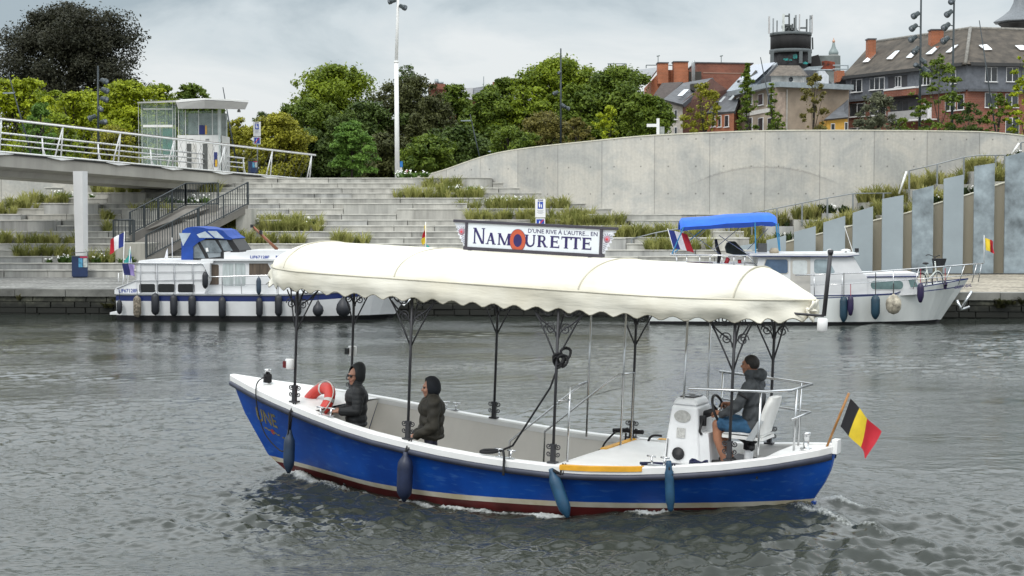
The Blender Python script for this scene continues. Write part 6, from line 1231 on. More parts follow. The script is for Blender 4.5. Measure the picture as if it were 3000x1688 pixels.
    for rx, rz, y, mm in ((.116,.147,-.0245,M_INK), (.111,.142,-.0256,pm('sign_orange', (.48, .085, .035), .5, var=.05)), (.060,.082,-.0268,M_INK)):
        q = MB(); q.add([(cap(1047)+rx*math.cos(a), y, ZB+.068+rz*math.sin(a)) for a in [2*math.pi*k/40 for k in range(40)]], [tuple(range(40))], False); q.build('sign_emblem', mm, board)
    # ---- mast light on the stern end of the canopy, lamps on the bow posts
    q = MB(); q.tube([(3.98,-.35,2.62), (4.02,-.35,3.33)], .026, 8); q.lathe([(.03,0),(.035,.02),(.035,.045),(.02,.055)], (4.02,-.35,3.33), 10); q.tube([(3.2,-.30,2.62),(3.98,-.35,2.62)], .015, 6); mast = q.build('light_mast', M_IRON, B)
    q = MB(); q.lathe([(.05,0),(.06,.01),(.06,.14),(.05,.15)], (3.97,-.36,2.44), 14); q.build('stern_light', M_WHITE, mast)
    for (x, y, z) in ((-3.08,-.73,1.44), (-3.08,.73,1.50)):
        q = MB(); q.lathe([(.055,0),(.06,.01),(.06,.125),(.055,.135)], (x, y+(-.03 if y < 0 else .05), z), 14); l = q.build('navigation_light', M_WHITE if y < 0 else M_WHITE, B)
        q = MB(); q.box((x-.045, y+(-.045 if y < 0 else .0), z+.065), (.05,.09,.09)); q.build('lens', pm('red_lens' if y < 0 else 'dark_lens', (.12,.01,.012) if y < 0 else (.01,.012,.012), .2), l)
    # ---- helm console
    def frus(x0, x1, w0, X0, X1, w1, z0, z1):
        return [(x0,-w0,z0),(x1,-w0,z0),(x1,w0,z0),(x0,w0,z0)], [(X0,-w1,z1),(X1,-w1,z1),(X1,w1,z1),(X0,w1,z1)]
    M_GEL = pm('gelcoat_white', (.78, .79, .80), .28, var=.04)
    q = MB(); q.hexa(*frus(2.05,2.54,.29,2.13,2.46,.24,.70,1.41)); q.hexa(*frus(2.13,2.46,.24,2.17,2.41,.20,1.411,1.50)); con = q.build('helm_console', M_GEL, B)
    bpy.context.view_layer.objects.active = con
    bv = con.modifiers.new('b', 'BEVEL'); bv.width = .035; bv.segments = 3
    q = MB(); q.hexa([(2.51,-.26,.72),(2.65,-.22,.72),(2.65,.22,.72),(2.51,.26,.72)], [(2.48,-.24,1.1),(2.60,-.21,1.1),(2.60,.21,1.1),(2.48,.24,1.1)]); q.build('console_locker', M_GEL, con)
    q = MB(); q.box((2.29, 0, 1.505), (.18,.32,.012)); q.build('instrument_panel', M_BLACK, con)
    q = MB(); q.box((2.27, -.1, 1.515), (.06,.1,.01)); q.box((2.36, .06, 1.515), (.06,.12,.01)); q.build('gauge', pm('gauge_grey', (.35,.36,.38), .3), con)
    sl_ = lambda z: -.29+.05*(z-.70)/.71-.002
    q = MB(); q.add([(2.28+.105*math.cos(a), sl_(1.28+.07*math.sin(a))-.008, 1.28+.075*math.sin(a)) for a in [2*math.pi*k/28 for k in range(28)]], [tuple(range(28))], False); q.build('oval_plate', pm('plate_grey', (.42, .42, .40), .5, var=.2, scale=30), con)
    q = MB(); q.add([(2.22,sl_(1.02)-.008,1.02),(2.33,sl_(1.02)-.008,1.02),(2.33,sl_(1.14)-.008,1.14),(2.22,sl_(1.14)-.008,1.14)], [(0,1,2,3)], False); q.build('notice_plate', pm('plate_pale', (.52, .52, .50), .5, var=.25, scale=60), con)
    q = MB(); q.lathe([(.075,0),(.08,.01),(.07,.03),(0,.032)], (2.26, sl_(.83)-.004, .83), 14, Matrix.Rotation(R_(90), 3, 'X')); q.build('plug_cap', M_BLACK, con)
    q = MB(); q.tube([(2.12,sl_(1.0)-.02,1.0),(2.11,sl_(.8)-.02,.75)], .008, 5); q.build('chain', M_STEEL, con)
    wc = Vector((2.66, -.02, 1.37)); wn = Vector((.93, 0, .36)).normalized(); wu = Vector((0,1,0)); wv = wn.cross(wu)
    q = MB(); q.tube([wc+wu*(.185*math.cos(a))+wv*(.185*math.sin(a)) for a in [2*math.pi*k/28 for k in range(29)]], .017, 8, cap=False)
    for a in (0.5, 2.6, 4.7): q.tube([wc-wn*.02, wc+wu*(.18*math.cos(a))+wv*(.18*math.sin(a))], .010, 6)
    wh = q.build('steering_wheel', M_BLACK, con)
    q = MB(); q.lathe([(.03,0),(.035,.02),(.02,.03)], wc-wn*.015, 12, wn.to_track_quat('Z', 'Y').to_matrix()); q.build('wheel_hub', M_STEEL, wh)
    q = MB(); q.tube([(2.46,-.02,1.29), wc-wn*.03], .045, 10); q.box((2.50,-.17,1.24), (.10,.05,.12)); q.tube([(2.52,-.2,1.26),(2.50,-.24,1.12),(2.53,-.24,1.08)], .016, 6); q.build('throttle_and_column', M_BLACK, con)
    # ---- helm seat
    M_VIN = pm('seat_vinyl', (.74, .74, .72), .45, var=.06, scale=3)
    seat = MB()
    seat.grid([[(2.78+.5*i/8, -.23+.46*j/8, 1.115+.05*math.sin(math.pi*min(max(i/8,.02),.98))**.4*math.sin(math.pi*min(max(j/8,.02),.98))**.4) for j in range(9)] for i in range(9)]); seat.bbox(2.78, 3.28, -.23, .23, 1.075, 1.115)
    so_ = seat.build('helm_seat', M_VIN, B)
    q = MB(); P = []
    for i in range(13):
        z = 1.14+.45*i/12; x = 3.22+.13*(i/12)**1.2; w = .225*(1-.35*max(0, (i-8)/4)**2); P.append([(x-.035, -w, z), (x-.06, -w*.6, z), (x-.065, 0, z), (x-.06, w*.6, z), (x-.035, w, z), (x+.03, w, z), (x+.045, 0, z), (x+.03, -w, z)])
    q.grid(P, True); q.add(P[-1], [tuple(range(8))], False); q.build('backrest', M_VIN, so_)
    q = MB(); q.prism([(3.08,-.245,1.07),(3.17,-.245,1.07),(3.29,-.245,1.32),(3.23,-.245,1.33)], (0, .015, 0)); q.prism([(3.08,.23,1.07),(3.17,.23,1.07),(3.29,.23,1.32),(3.23,.23,1.33)], (0, .015, 0)); q.build('seat_bracket', pm('bracket_grey', (.42,.44,.45), .5), so_)
    q = MB(); q.tube([(3.05,0,.71),(3.05,0,.95)], .055, 12); q.build('pedestal', M_GEL, so_)
    q = MB(); q.lathe([(.07,.93),(.07,1.0),(.17,1.065),(.17,1.075)], (3.05,0,0), 12); q.tube([(3.05,-.05,.99),(3.12,-.14,.97)], .02, 6); q.ell((3.13,-.15,.97), (.03,.03,.04)); q.build('swivel', M_BLACK, so_)
    return B, inv
BB, binv = blue_boat()
# ------------------------------------------------------------------ things carried by the boat
def blocal(M): return BOAT @ M
def fender_mesh(r, l, seg=14):
    m = MB(); m.lathe([(.012,l/2+.09),(.03,l/2+.085),(.035,l/2+.04),(r*.72,l/2-.01),(r*.94,l/2-.05),(r,l/2-.12),(r,-l/2+.12),(r*.94,-l/2+.05),(r*.72,-l/2+.01),(.035,-l/2-.03),(.02,-l/2-.06)], (0,0,0), seg); return m
def hang_fender(px, py, r, l, label, col, tilt=(0,0), grp='fenders along the blue hull', gap=.02, name='blue_fender'):
    # body centre at the photo pixel, on the plane that just touches the hull side
    x = binv(px, py, 1, -1.1).x; p = binv(px, py, 1, -(interp(x, HB)+r*.8)); x = p.x; p = binv(px, py, 1, -(interp(x, HB)+r*.9-.02-.10*max(0, .6-p.z)*.3))
    t = thing(name, label, 'fender', blocal(Matrix.Translation(p) @ Matrix.Rotation(tilt[0], 4, 'Y') @ Matrix.Rotation(tilt[1], 4, 'X')), grp)
    fender_mesh(r, l).build('fender_body', col, t)
    top = RM[t.name] @ Vector((0, 0, l/2+.08)); xs_ = p.x-math.tan(tilt[0])*0.0
    a = BOAT @ Vector((xs_, -(interp(xs_, HB)+.055), interp(xs_, SHEER)-.1)); a2 = BOAT @ Vector((xs_, -(interp(xs_, HB)-.02), interp(xs_, SHEER)+.015)); q = MB()
    q.tube([top, (top+a)/2+Vector((0,-.02,0)), a, a2], .012, 6); q.tube([top+Vector((.01,0,.01)), a+Vector((.03,-.01,0)), a2+Vector((.03,0,0))], .009, 5); q.build('lanyard', M_ROPE, t, False)
    return t
M_NAVY = pm('navy_vinyl', (.012, .020, .055), .45, var=.25, scale=5, bump=.05)
M_SLATEV = pm('slate_blue_vinyl', (.02, .04, .075), .45, var=.25, scale=5)
M_TEALV = pm('faded_blue_vinyl', (.015, .07, .14), .5, var=.25, scale=5)
hang_fender(847, 1326, .075, .43, 'slim dark fender hanging below the bow lettering of the blue boat', M_SLATEV)
hang_fender(1186, 1400, .098, .48, 'thick navy fender below the second canopy post from the bow', M_NAVY)
hang_fender(1640, 1448, .076, .46, 'faded blue fender slanting with its tip in the water', M_TEALV, tilt=(R_(-24), 0))
hang_fender(1962, 1428, .055, .44, 'limp blue fender trailing into the splash near the helm', M_TEALV, tilt=(R_(-5), 0))
def life_ring():
    p = binv(916, 1192, 0, -2.52); M = blocal(Matrix.Translation((-2.90, -.36, .955)) @ Vector((-.35,-.72,.55)).to_track_quat('Z', 'Y').to_matrix().to_4x4())
    t = thing('life_ring', 'red life ring with pale bands leaning against the foredeck', 'life ring', M)
    q = MB(); R0, r0 = .245, .084
    q.grid([[((R0+r0*math.cos(b))*math.cos(a), (R0+r0*math.cos(b))*math.sin(a), r0*.8*math.sin(b)) for b in [2*math.pi*j/12 for j in range(12)]] for a in [2*math.pi*i/36 for i in range(37)]], True)
    q.build('ring', pm('life_ring_red', (.50, .035, .025), .5, var=.15), t)
    for k in range(4):
        q = MB(); a0 = k*math.pi/2+.3
        q.grid([[((R0+(r0+.004)*math.cos(b))*math.cos(a), (R0+(r0+.004)*math.cos(b))*math.sin(a), (r0*.8+.004)*math.sin(b)) for b in [2*math.pi*j/12 for j in range(12)]] for a in [a0-.08, a0, a0+.08]], True); q.build('band', pm('band_grey', (.5,.5,.48), .5), t)
    q = MB(); q.tube([((R0+r0+.006+.008*math.sin(4*a))*math.cos(a), (R0+r0+.006+.008*math.sin(4*a))*math.sin(a), .03) for a in [2*math.pi*i/40 for i in range(41)]], .008, 5); q.build('grab_line', pm('pale_rope', (.5,.48,.45), .8), t)
life_ring()
def ropes():
    def rope(name, label, pts, r=.014, mat=M_ROPE): q = MB(BOAT); q.tube(bez(pts, 8), r, 6); return tag(q.build(name, mat), label, 'rope', None)
    rope('mooring_rope', 'thin black rope running over the bow from the silver bollard', [(-3.95,-.05,1.20),(-3.90,-.30,1.17),(-3.80,-.50,1.07),(-3.76,-.50,.8),(-3.62,-.52,.5),(-3.35,-.60,.33),(-3.1,-.80,.36),(-2.98,-.9,.6),(-2.97,-.9,.9)], .009)
    q = MB(BOAT)
    for k in range(6): q.tube([(-3.95+.05*math.cos(a), -.02+.05*math.sin(a), 1.13+.018*k) for a in [2*math.pi*i/12 for i in range(13)]], .013, 5)
    tag(q.build('rope_coil', M_ROPE), 'black rope wound round the bow bollard', 'rope')
    # long line tied at the third post, down to the near cleat
    q = MB(BOAT); q.tube([(1.03,-1.18,1.86),(.95,-1.2,1.6),(.5,-1.24,.86),(.38,-1.26,.80)], .013, 6); q.tube(bez([(.38,-1.26,.80),(.25,-1.29,.76),(.1,-1.29,.745),(.14,-1.27,.77),(.3,-1.27,.79)], 6), .02, 6); q.tube(bez([(.38,-1.26,.80),(.45,-1.36,.74),(.47,-1.40,.60),(.47,-1.40,.52)], 6), .016, 6)
    tag(q.build('mooring_rope', M_ROPE), 'taut black rope from the third post down to the near cleat', 'rope')
    q = MB(BOAT); rr = random.Random(4)
    for k in range(7):
        c = Vector((1.06+rr.uniform(-.02,.07), -1.2+rr.uniform(-.04,.04), 1.95+rr.uniform(-.07,.1))); q.tube([c+Vector((.06*math.cos(a), .03*math.sin(a*2), .07*math.sin(a))) for a in [2*math.pi*i/12 for i in range(13)]], .016, 5)
    tag(q.build('rope_bundle', M_ROPE), 'bundle of black rope tied high on the third canopy post', 'rope')
    q = MB(BOAT); q.tube(bez([(.78,1.18,.78),(.95,1.2,.80),(1.05,1.22,.79),(1.2,1.2,.80)], 6), .03, 6); q.tube(bez([(.85,1.1,.78),(.72,1.06,.62),(.68,1.04,.48)], 6), .014, 5); q.ell((.68,1.03,.5), (.05,.03,.04)); q.tube(bez([(1.0,1.1,.78),(1.0,1.06,.5),(.98,1.05,.38)], 6), .014, 5)
    tag(q.build('mooring_rope', M_ROPE), 'black rope bundle hanging inside the far gunwale by the steps', 'rope')
    q = MB(BOAT); q.tube(bez([(1.45,1.24,.77),(1.35,1.16,.77),(1.30,1.14,.68),(1.30,1.13,.5)], 6), .016, 5); tag(q.build('mooring_rope', M_ROPE), 'short black rope looped over the far gunwale beside the aft deck', 'rope')
    q = MB(BOAT); M_BR = pm('navy_rope', (.008,.012,.05), .85, var=.3)
    for k in range(5):
        y0 = -.86+rr.uniform(-.05,.05); q.tube(bez([(2.02+rr.uniform(-.1,.1), y0, .72+.012*k), (2.3, y0-.03, .75+.012*k), (2.6, y0+.03, .74+.012*k), (2.95, y0-.01, .72+.012*k)], 6), .018, 6)
    for k in range(4): q.tube([(2.72+.1*math.cos(a), -.84+.07*math.sin(a), .76+.03*k+.02*math.sin(3*a)) for a in [2*math.pi*i/14 for i in range(15)]], .018, 6)
    tag(q.build('rope_heap', M_BR), 'heap of navy rope lying on the aft deck by the console', 'rope')
ropes()
def wavy_flag(name, label, cat, cols, o, ex, ey, amp, nx=18, ny=8, vertical=True, pole=None, seed=0, group=None, pole_mat=None, pole_r=.012, swap=False):
    # o: hoist corner, ex: along the fly, ey: down the hoist
    t = thing(name, label, cat, o, group); rng = random.Random(seed); p1, p2 = rng.uniform(0, 6), rng.uniform(0, 6)
    n_ = Vector(ex).cross(Vector(ey)).normalized(); o = Vector(o); ex = Vector(ex); ey = Vector(ey); k = len(cols)
    def P(u, v): return o+ex*u+ey*v+n_*(amp*u*math.sin(6.5*u+2*v+p1)+amp*.4*u*math.sin(11*u-3*v+p2))-Vector((0,0,1))*(.12*ex.length*u*u*(0 if abs(ex.normalized().z) > .6 else 1))
    for i, m in enumerate(cols):
        a, c = i/k, (i+1)/k; q = MB()
        if vertical: q.grid([[P(a+(c-a)*u/6, v/ny) for v in range(ny+1)] for u in range(7)])
        else: q.grid([[P(u/nx, a+(c-a)*v/3) for v in range(4)] for u in range(nx+1)])
        q.build('stripe', m, t, False)
    if pole:
        q = MB(); q.tube(pole, pole_r, 8); q.build('staff', pole_mat or M_WHITE, t, False)
    return t
FK, FY, FR, FW, FB = pm('flag_black', (.012,.012,.016), .7), pm('flag_yellow', (.75,.55,.03), .7), pm('flag_red', (.50,.015,.03), .7), pm('flag_white', (.78,.78,.80), .7), pm('flag_blue', (.015,.03,.20), .7)
def belgian():
    a = Vector((4.0, -.02, 1.06)); b = binv(2487, 1152, 1, -.05)
    p0 = binv(2492, 1168, 1, -.03); p1 = binv(2463, 1248, 1, -.03); f1 = binv(2570, 1328, 1, -.35)
    wavy_flag('ensign_flag', 'Belgian flag in black, yellow and red on a wooden staff at the stern', 'flag', [FK, FY, FR], BOAT @ p0, BOAT.to_3x3() @ ((f1-p0-(p1-p0)*.75)*.80), BOAT.to_3x3() @ (p1-p0)*1.02, .045, seed=3, pole=[BOAT @ a, BOAT @ b], pole_mat=pm('varnished_wood', (.42,.19,.05), .4, var=.2, scale=12), pole_r=.015)
belgian()
# ================================================================== MOORED CRUISERS
def frame(px0, dist):
    x0 = xat(px0, 52.5)
    for _ in range(4): x0 = xat(px0, yq(x0)-dist)
    return Matrix.Translation((x0, yq(x0)-dist, 0)) @ RZ4(math.atan(-.0735))
def lop(M):
    I = M.inverted(); o = I @ Vector((0, 0, CAMH)); R3 = I.to_3x3()
    def f(px, py, yl=0.0): d = R3 @ ray(px, py); return o+d*((yl-o.y)/d.y)
    return f
M_GEL2 = pm('cruiser_white', (.70, .71, .72), .32, var=.08, scale=1.2)
M_NAVYP = pm('navy_stripe', (.008, .02, .11), .35, var=.1)
M_BOOT = pm('boot_black', (.012, .012, .014), .5)
M_DARKW = pm('window_black', (.008, .009, .01), .12, spec=.6)
M_FEND = pm('fender_black', (.014, .016, .022), .5, var=.25, scale=5)
def fendcopy(proto, M, label, grp): return dup(proto, M, label, grp)
def hull_loft(secs, mats, name, root, bands):
    # secs: list of (s, [(y offset from near side plane, z)...]) near-side profile top->bottom, mirrored about yc
    b = MB(); n = len(secs[0][1])
    for i in range(len(secs)-1):
        for j in range(n-1):
            b.mi = bands[j]
            for side in (0, 1):
                def P(k, q):
                    s, pr, yc = secs[k]; y, z = pr[q]; return (s, y if side == 0 else 2*yc-y, z) if not isinstance(s, list) else (s[q], y if side == 0 else 2*yc-y, z)
                q = [P(i, j), P(i+1, j), P(i+1, j+1), P(i, j+1)]
                b.add(q[::-1] if side == 0 else q, [(0,1,2,3)], True)
    return b.build(name, mats, root)
def panel(name, root, pts, mat, yl=0.0, th=.012, f=None):
    m = MB(); m.prism([(p.x, yl, p.z) for p in [f(x, y, yl) for x, y in pts]], (0, th, 0)); return m.build(name, mat, root)
def rrect(x0, y0, x1, y1, r):   # rounded rectangle in pixels
    o = []
    for cx, cy, a0 in ((x1-r, y0+r, -90), (x1-r, y1-r, 0), (x0+r, y1-r, 90), (x0+r, y0+r, 180)):
        for k in range(4): a = R_(a0+30*k); o.append((cx+r*math.cos(a), cy+r*math.sin(a)))
    return o
def window(root, f, pts, mat, yl, rim=None, frame_m=None, name='window'):
    cx = sum(p[0] for p in pts)/len(pts); cy = sum(p[1] for p in pts)/len(pts)
    fr = panel(name, root, [((x-cx)*1.0+cx+(2.2 if x > cx else -2.2), y+(2.2 if y > cy else -2.2)) for x, y in pts], frame_m or M_GEL2, yl-.012, .012, f)
    panel('pane', fr, pts, mat, yl-.018, .010, f)
    return fr
def white_cruiser():
    M = frame(333, 3.05); f = lop(M); T = thing('motor_cruiser', 'white motor cruiser with blue hood, long row of black fenders and tricolour', 'boat', M)
    p = lambda x, y: f(x, y); Ls = p(1195, 850).x; W_ = 2.9; yc = W_/2
    zt = lambda y: p(700, y).z
    secs = []
    for i in range(26):
        u = i/25; s = Ls*u
        k = min(1, max(0, (u-.55)/.45)); inset = yc*(k**2.6)*.985; a0 = .12*max(0, 1-u/.05)
        rise = .30*k**1.5
        ztop = zt(861)+rise; prof = [(inset+a0, ztop), (inset+a0-.03, ztop-.03), (inset+a0-.03, ztop-.06), (inset+a0, ztop-.07), (inset+a0+.02*k, ztop-.25-.0*k), (inset+a0+.05+.25*k*(1-k*.3), zt(926)), (inset+a0+.08+.3*k, zt(938)), (inset+a0+.2+.3*k, -.4)]
        prof = [(min(y, yc-.003), z) for y, z in prof]
        sx = [s-.62*k**3*max(0, (ztop-z))/1.0 for _, z in prof]
        secs.append((sx, prof, yc))
    hull_loft(secs, [M_GEL2, M_NAVYP, M_BOOT, pm('rub_grey', (.2,.21,.22), .5)], 'hull', T, [3, 3, 3, 1, 0, 2, 2])
    d = MB(); d.grid([[(s[0][0], s[1][0][0], s[1][0][1]-.005), (s[0][0], 2*yc-s[1][0][0], s[1][0][1]-.005)] for s in secs], smooth=False)
    s0 = secs[0]; d.add([(s0[0][q], s0[1][q][0], s0[1][q][1]) for q in range(8)]+[(s0[0][q], 2*yc-s0[1][q][0], s0[1][q][1]) for q in range(8)], [(q, q+1, q+9, q+8) for q in range(7)], False)
    d.build('deck', M_GEL2, T)
    sp = MB(); a = p(313, 917); b = p(352, 924); sp.bbox(a.x, b.x, .3, W_-.3, b.z, a.z); sp.build('swim_platform', M_GEL2, T)
    # aft body and coach
    def blk(name, poly, y0, y1, mat=M_GEL2, par_=T): m = MB(); m.prism([(q.x, y0, q.z) for q in [p(*c) for c in poly]], (0, y1-y0, 0)); return m.build(name, mat, par_)
    ab = blk('aft_quarter', [(333,862),(333,851),(338,843),(398,822),(398,862)], .08, W_-.08)
    ac = blk('aft_cabin', [(396,862),(396,772),(612,772),(612,822),(596,862)], .10, W_-.10)
    blk('aft_cabin_roof', [(399,772),(403,764),(520,763),(620,764),(620,772)], .16, W_-.16)
    mc = blk('main_cabin', [(590,862),(590,764),(795,764),(822,815),(860,862)], .34, W_-.34)
    blk('cabin_roof', [(583,765),(583,760),(840,760),(840,765)], .22, W_-.22)
    ur = blk('upper_roof', [(646,760),(646,740),(662,738),(662,741),(712,741),(712,735),(830,735),(846,748),(846,760)], .45, W_-.45)
    fc = blk('fore_cabin', [(820,862),(820,836),(980,832),(1030,850),(1030,862)], .45, W_-.45)
    for a, b in ((408,454),(463,511),(521,570)): window(T, f, rrect(a, 832, b, 857, 5), M_DARKW, .10)
    CUR = pm('brown_curtain', (.10, .075, .055), .7, var=.4, scale=9, streak=True); CW_ = pm('white_curtain', (.45, .50, .50), .7, var=.25, scale=8, streak=True)
    window(T, f, rrect(601, 775, 641, 836, 5), CUR, .34)
    w = window(T, f, rrect(652, 772, 719, 838, 6), CW_, .34); panel('mullion', w, [(684.5,772),(687,772),(687,838),(684.5,838)], M_GEL2, .34-.024, .01, f)
    window(T, f, [(730,772),(784,772),(803,806),(730,806)], CUR, .34)
    for i in range(5): x = 620+45*i; panel('hatch_line', ac, [(400+54*i, 774), (401+54*i, 774), (401+54*i, 820), (400+54*i, 820)], pm('seam_grey', (.3,.31,.32), .6), .09, .008, f)
    # canvas hood
    M_HOOD = pm('blue_canvas', (.008, .055, .30), .75, var=.18, scale=3, bump=.1, bscale=12); M_CLR = pm('clear_film', (.45, .52, .58), .15, var=.15)
    hood = [(517,775),(518,690),(521,676),(533,668),(548,665),(578,667),(600,672),(625,672),(640,676),(655,692),(669,700),(664,704),(625,700),(590,700),(566,712),(552,724),(552,775)]
    h = blk('canvas_hood', hood, .55, W_-.55, M_HOOD)
    panel('hood_window', h, [(524,683),(559,683),(536,721)], M_CLR, .545, .01, f)
    for a in ([(576,687),(601,678),(624,697),(584,697)], [(608,677),(634,677),(657,699),(630,697)]): panel('hood_window', h, a, M_CLR, .54, .01, f)
    ws = blk('windscreen', [(552,760),(552,722),(575,702),(666,702),(688,735),(690,760)], .62, W_-.62, M_BOOT)
    for a in ([(556,757),(556,724),(575,706),(602,757)], [(584,704),(630,704),(650,736),(646,741),(605,741)], [(640,704),(664,704),(682,735),(656,735)]): panel('screen_pane', ws, a, pm('screen_glass', (.16, .19, .21), .1, var=.3, spec=.7), .60, .01, f)
    panel('screen_panel', ws, [(607,742),(646,742),(646,752),(612,756)], pm('panel_grey', (.22,.25,.27), .4), .60, .01, f)
    panel('paper_notice', ws, [(602,727),(609,726),(611,737),(604,738)], M_WHITE, .58, .005, f)
    q = MB(); q.tube([p(710,664)+Vector((0,1.4,0)), p(785,735)+Vector((0,1.4,0))], [.035, .06], 8); mast = q.build('mast', pm('mast_wood', (.22, .08, .035), .35, var=.25, scale=9), T)
    q = MB(); c = p(709,664)+Vector((0,1.4,0)); q.box(c, (.1,.1,.1)); c = p(736,681)+Vector((0,1.35,-.02)); q.box(c, (.09,.09,.14)); q.build('mast_fitting', M_BLACK, mast)
    # rails
    def rl(name, pts, y=.06, r=.017, m=M_STEEL): q = MB(); q.tube([Vector((c.x, y, c.z)) for c in [f(*c, y) for c in pts]], r, 6); q.build(name, m, T)
    GR = pm('rail_grey', (.42,.43,.45), .4, .4)
    rl('guard_rail', [(360,772),(590,772),(596,775),(613,811),(640,811),(806,806),(900,800),(1060,795),(1150,800)], .06, .02, M_STEEL)
    rl('guard_wire', [(398,797),(600,796)], .06, .010, GR); rl('guard_wire', [(342,846),(398,822),(600,820)], .06, .012, GR); rl('guard_wire', [(612,835),(806,834),(1140,826)], .06, .009, GR)
    for x in (410, 459, 510, 565): rl('stanchion', [(x,772),(x+2,860)], .06, .014, GR)
    for x, y in ((650,811),(706,809),(810,806),(900,800),(1000,797),(1090,797)): rl('stanchion', [(x,y),(x+2,861-max(0,(x-800))*.05)], .06, .014, GR)
    rl('stern_ladder', [(347,826),(347,800),(362,800),(362,826)], 1.2, .02, M_WHITE)
    # registration letters
    INK = pm('registration_blue', (.02, .05, .28), .5)
    def reg(s, x0, x1, yb, size, y, name, par_):
        q = MB(); a = f(x0, yb, y); b = f(x1, yb, y); puttext(q, s, lambda u, v: (a.x+u, y, a.z+v), size, b.x-a.x, off=.003); q.build(name, INK, par_)
    reg('LIF67128F', 348, 402, 857, .17, .072, 'registration_lettering', T); reg('LIF67128F', 733, 789, 757, .125, .44, 'registration_lettering', T); reg('RIJNST', 808, 838, 756, .11, .44, 'name_lettering', T)
    # bow anchor
    q = MB(); c = p(1165, 877); q.tube([c+Vector((0,1.3,.2)), c+Vector((.05,1.2,-.25))], .04, 6); q.tube([c+Vector((-.2,1.2,-.1)), c+Vector((.05,1.15,-.28)), c+Vector((.25,1.2,-.05))], .04, 6); q.build('anchor', M_STEEL, T)
    # fenders
    def fend(px, y0, y1, w, label, mat, first=None, rope=True, ball=False, yl=None, name='fender', yr=860):
        r = w/2/89.5; a = f(px, y0, -r); b = f(px, y1, -r); l = (a.z-b.z)
        Mx = M @ Matrix.Translation((a.x, -r-.01 if yl is None else yl, (a.z+b.z)/2)); t = thing(name, label, 'fender', Mx, 'fenders hanging along the white cruiser')
        m = MB()
        if ball: m.lathe([(.015,l/2),(.04,l/2-.03),(r*.45,l/2-.12),(r*.85,l*.12),(r,-l*.12),(r*.86,-l*.30),(r*.5,-l*.44),(.02,-l/2)], (0,0,0), 14)
        else: m.lathe([(.012,l/2),(.03,l/2-.01),(r*.7,l/2-.05),(r,l/2-.13),(r,-l/2+.13),(r*.7,-l/2+.05),(.03,-l/2+.01),(.012,-l/2)], (0,0,0), 12)
        m.build('fender_body', mat, t)
        z1 = f(px, yr, 0).z-(a.z+b.z)/2
        if z1 > l/2: m = MB(); m.tube([(0,0,l/2-.01), (0, .02, z1)], .008, 5); m.build('lanyard', M_ROPE, t)
        return t
    MOT = pm('weathered_fender', (.20, .17, .13), .8, var=.8, scale=14)
    for px, y0, y1, w, lb, mt in ((350,878,921,17,'small dark fender at the very stern of the white cruiser',M_FEND), (402,866,931,23,'weathered pale mottled fender second from the stern of the white cruiser',MOT), (455,858,924,24,'black fender below the first aft window of the white cruiser',M_FEND), (509,862,928,22,'black fender below the second aft window of the white cruiser',M_FEND), (563,864,928,23,'black fender below the third aft window of the white cruiser',M_FEND), (651,869,934,22,'black fender below the brown curtained window of the white cruiser',M_FEND), (760,871,931,20,'black fender directly under the higher blue-grey fender',M_FEND), (816,862,928,22,'black fender just left of the iron bow post of the blue boat',M_FEND), (873,860,926,20,'black fender seen through the scrollwork of the bow post',M_FEND)):
        fend(px, y0, y1, w, lb, mt, yr=850 if px < 600 else 812)
    fend(758, 812, 864, 15, 'blue-grey fender hanging higher than the others amidships', pm('grey_blue_fender', (.03,.05,.08), .5, var=.2), yr=806)
    fend(602, 795, 846, 18, 'black fender hung high at the corner of the main cabin', M_FEND, yl=-.14, yr=790)
    fend(932, 880, 928, 33, 'smaller black teardrop ball fender of the white cruiser', M_FEND, ball=True, yr=845); fend(1006, 868, 930, 44, 'larger black teardrop ball fender near the white cruiser bow', M_FEND, ball=True, yr=845)
    # flags at the stern
    def W3(px, py, y): return M @ f(px, py, y)
    o = W3(363, 681, 1.4); wavy_flag('tricolour_flag', 'French tricolour streaming at the stern of the white cruiser', 'flag', [FB, FW, FR], o, W3(321,699,1.6)-o, W3(362,722,1.4)-o, .07, seed=5, pole=[o+Vector((.02,0,.03)), W3(358,860,1.4)])
    o = W3(382, 724, 1.0); wavy_flag('regional_flag', 'turquoise and blue pennant hanging below the tricolour', 'flag', [pm('turquoise', (.04,.38,.33), .7), pm('mid_blue', (.02,.12,.35), .7), pm('pale_band', (.6,.65,.7), .7)], o, W3(366,770,1.1)-o, W3(387,772,1.0)-o, .08, seed=8, pole=[o+Vector((0,0,.02)), W3(372,855,1.0)], vertical=False)
    o = W3(357, 772, .7); wavy_flag('blue_flag', 'dark navy flag drooping over the stern rail of the white cruiser', 'flag', [pm('deep_navy', (.01,.015,.10), .7), pm('mauve', (.25,.2,.42), .7)], o, W3(393,772,.7)-o, W3(364,806,.7)-o, .12, seed=9)
    o = W3(491, 727, 1.2); wavy_flag('white_pennant', 'small white pennant on a thin staff before the blue hood', 'flag', [FW], o, W3(480,757,1.2)-o, W3(492,757,1.2)-o, .08, seed=2, pole=[W3(504,696,1.2), W3(505,765,1.2)])
    # little bow mast with three pennants, seen over the canopy
    t = None; base = W3(1248, 800, 1.45)
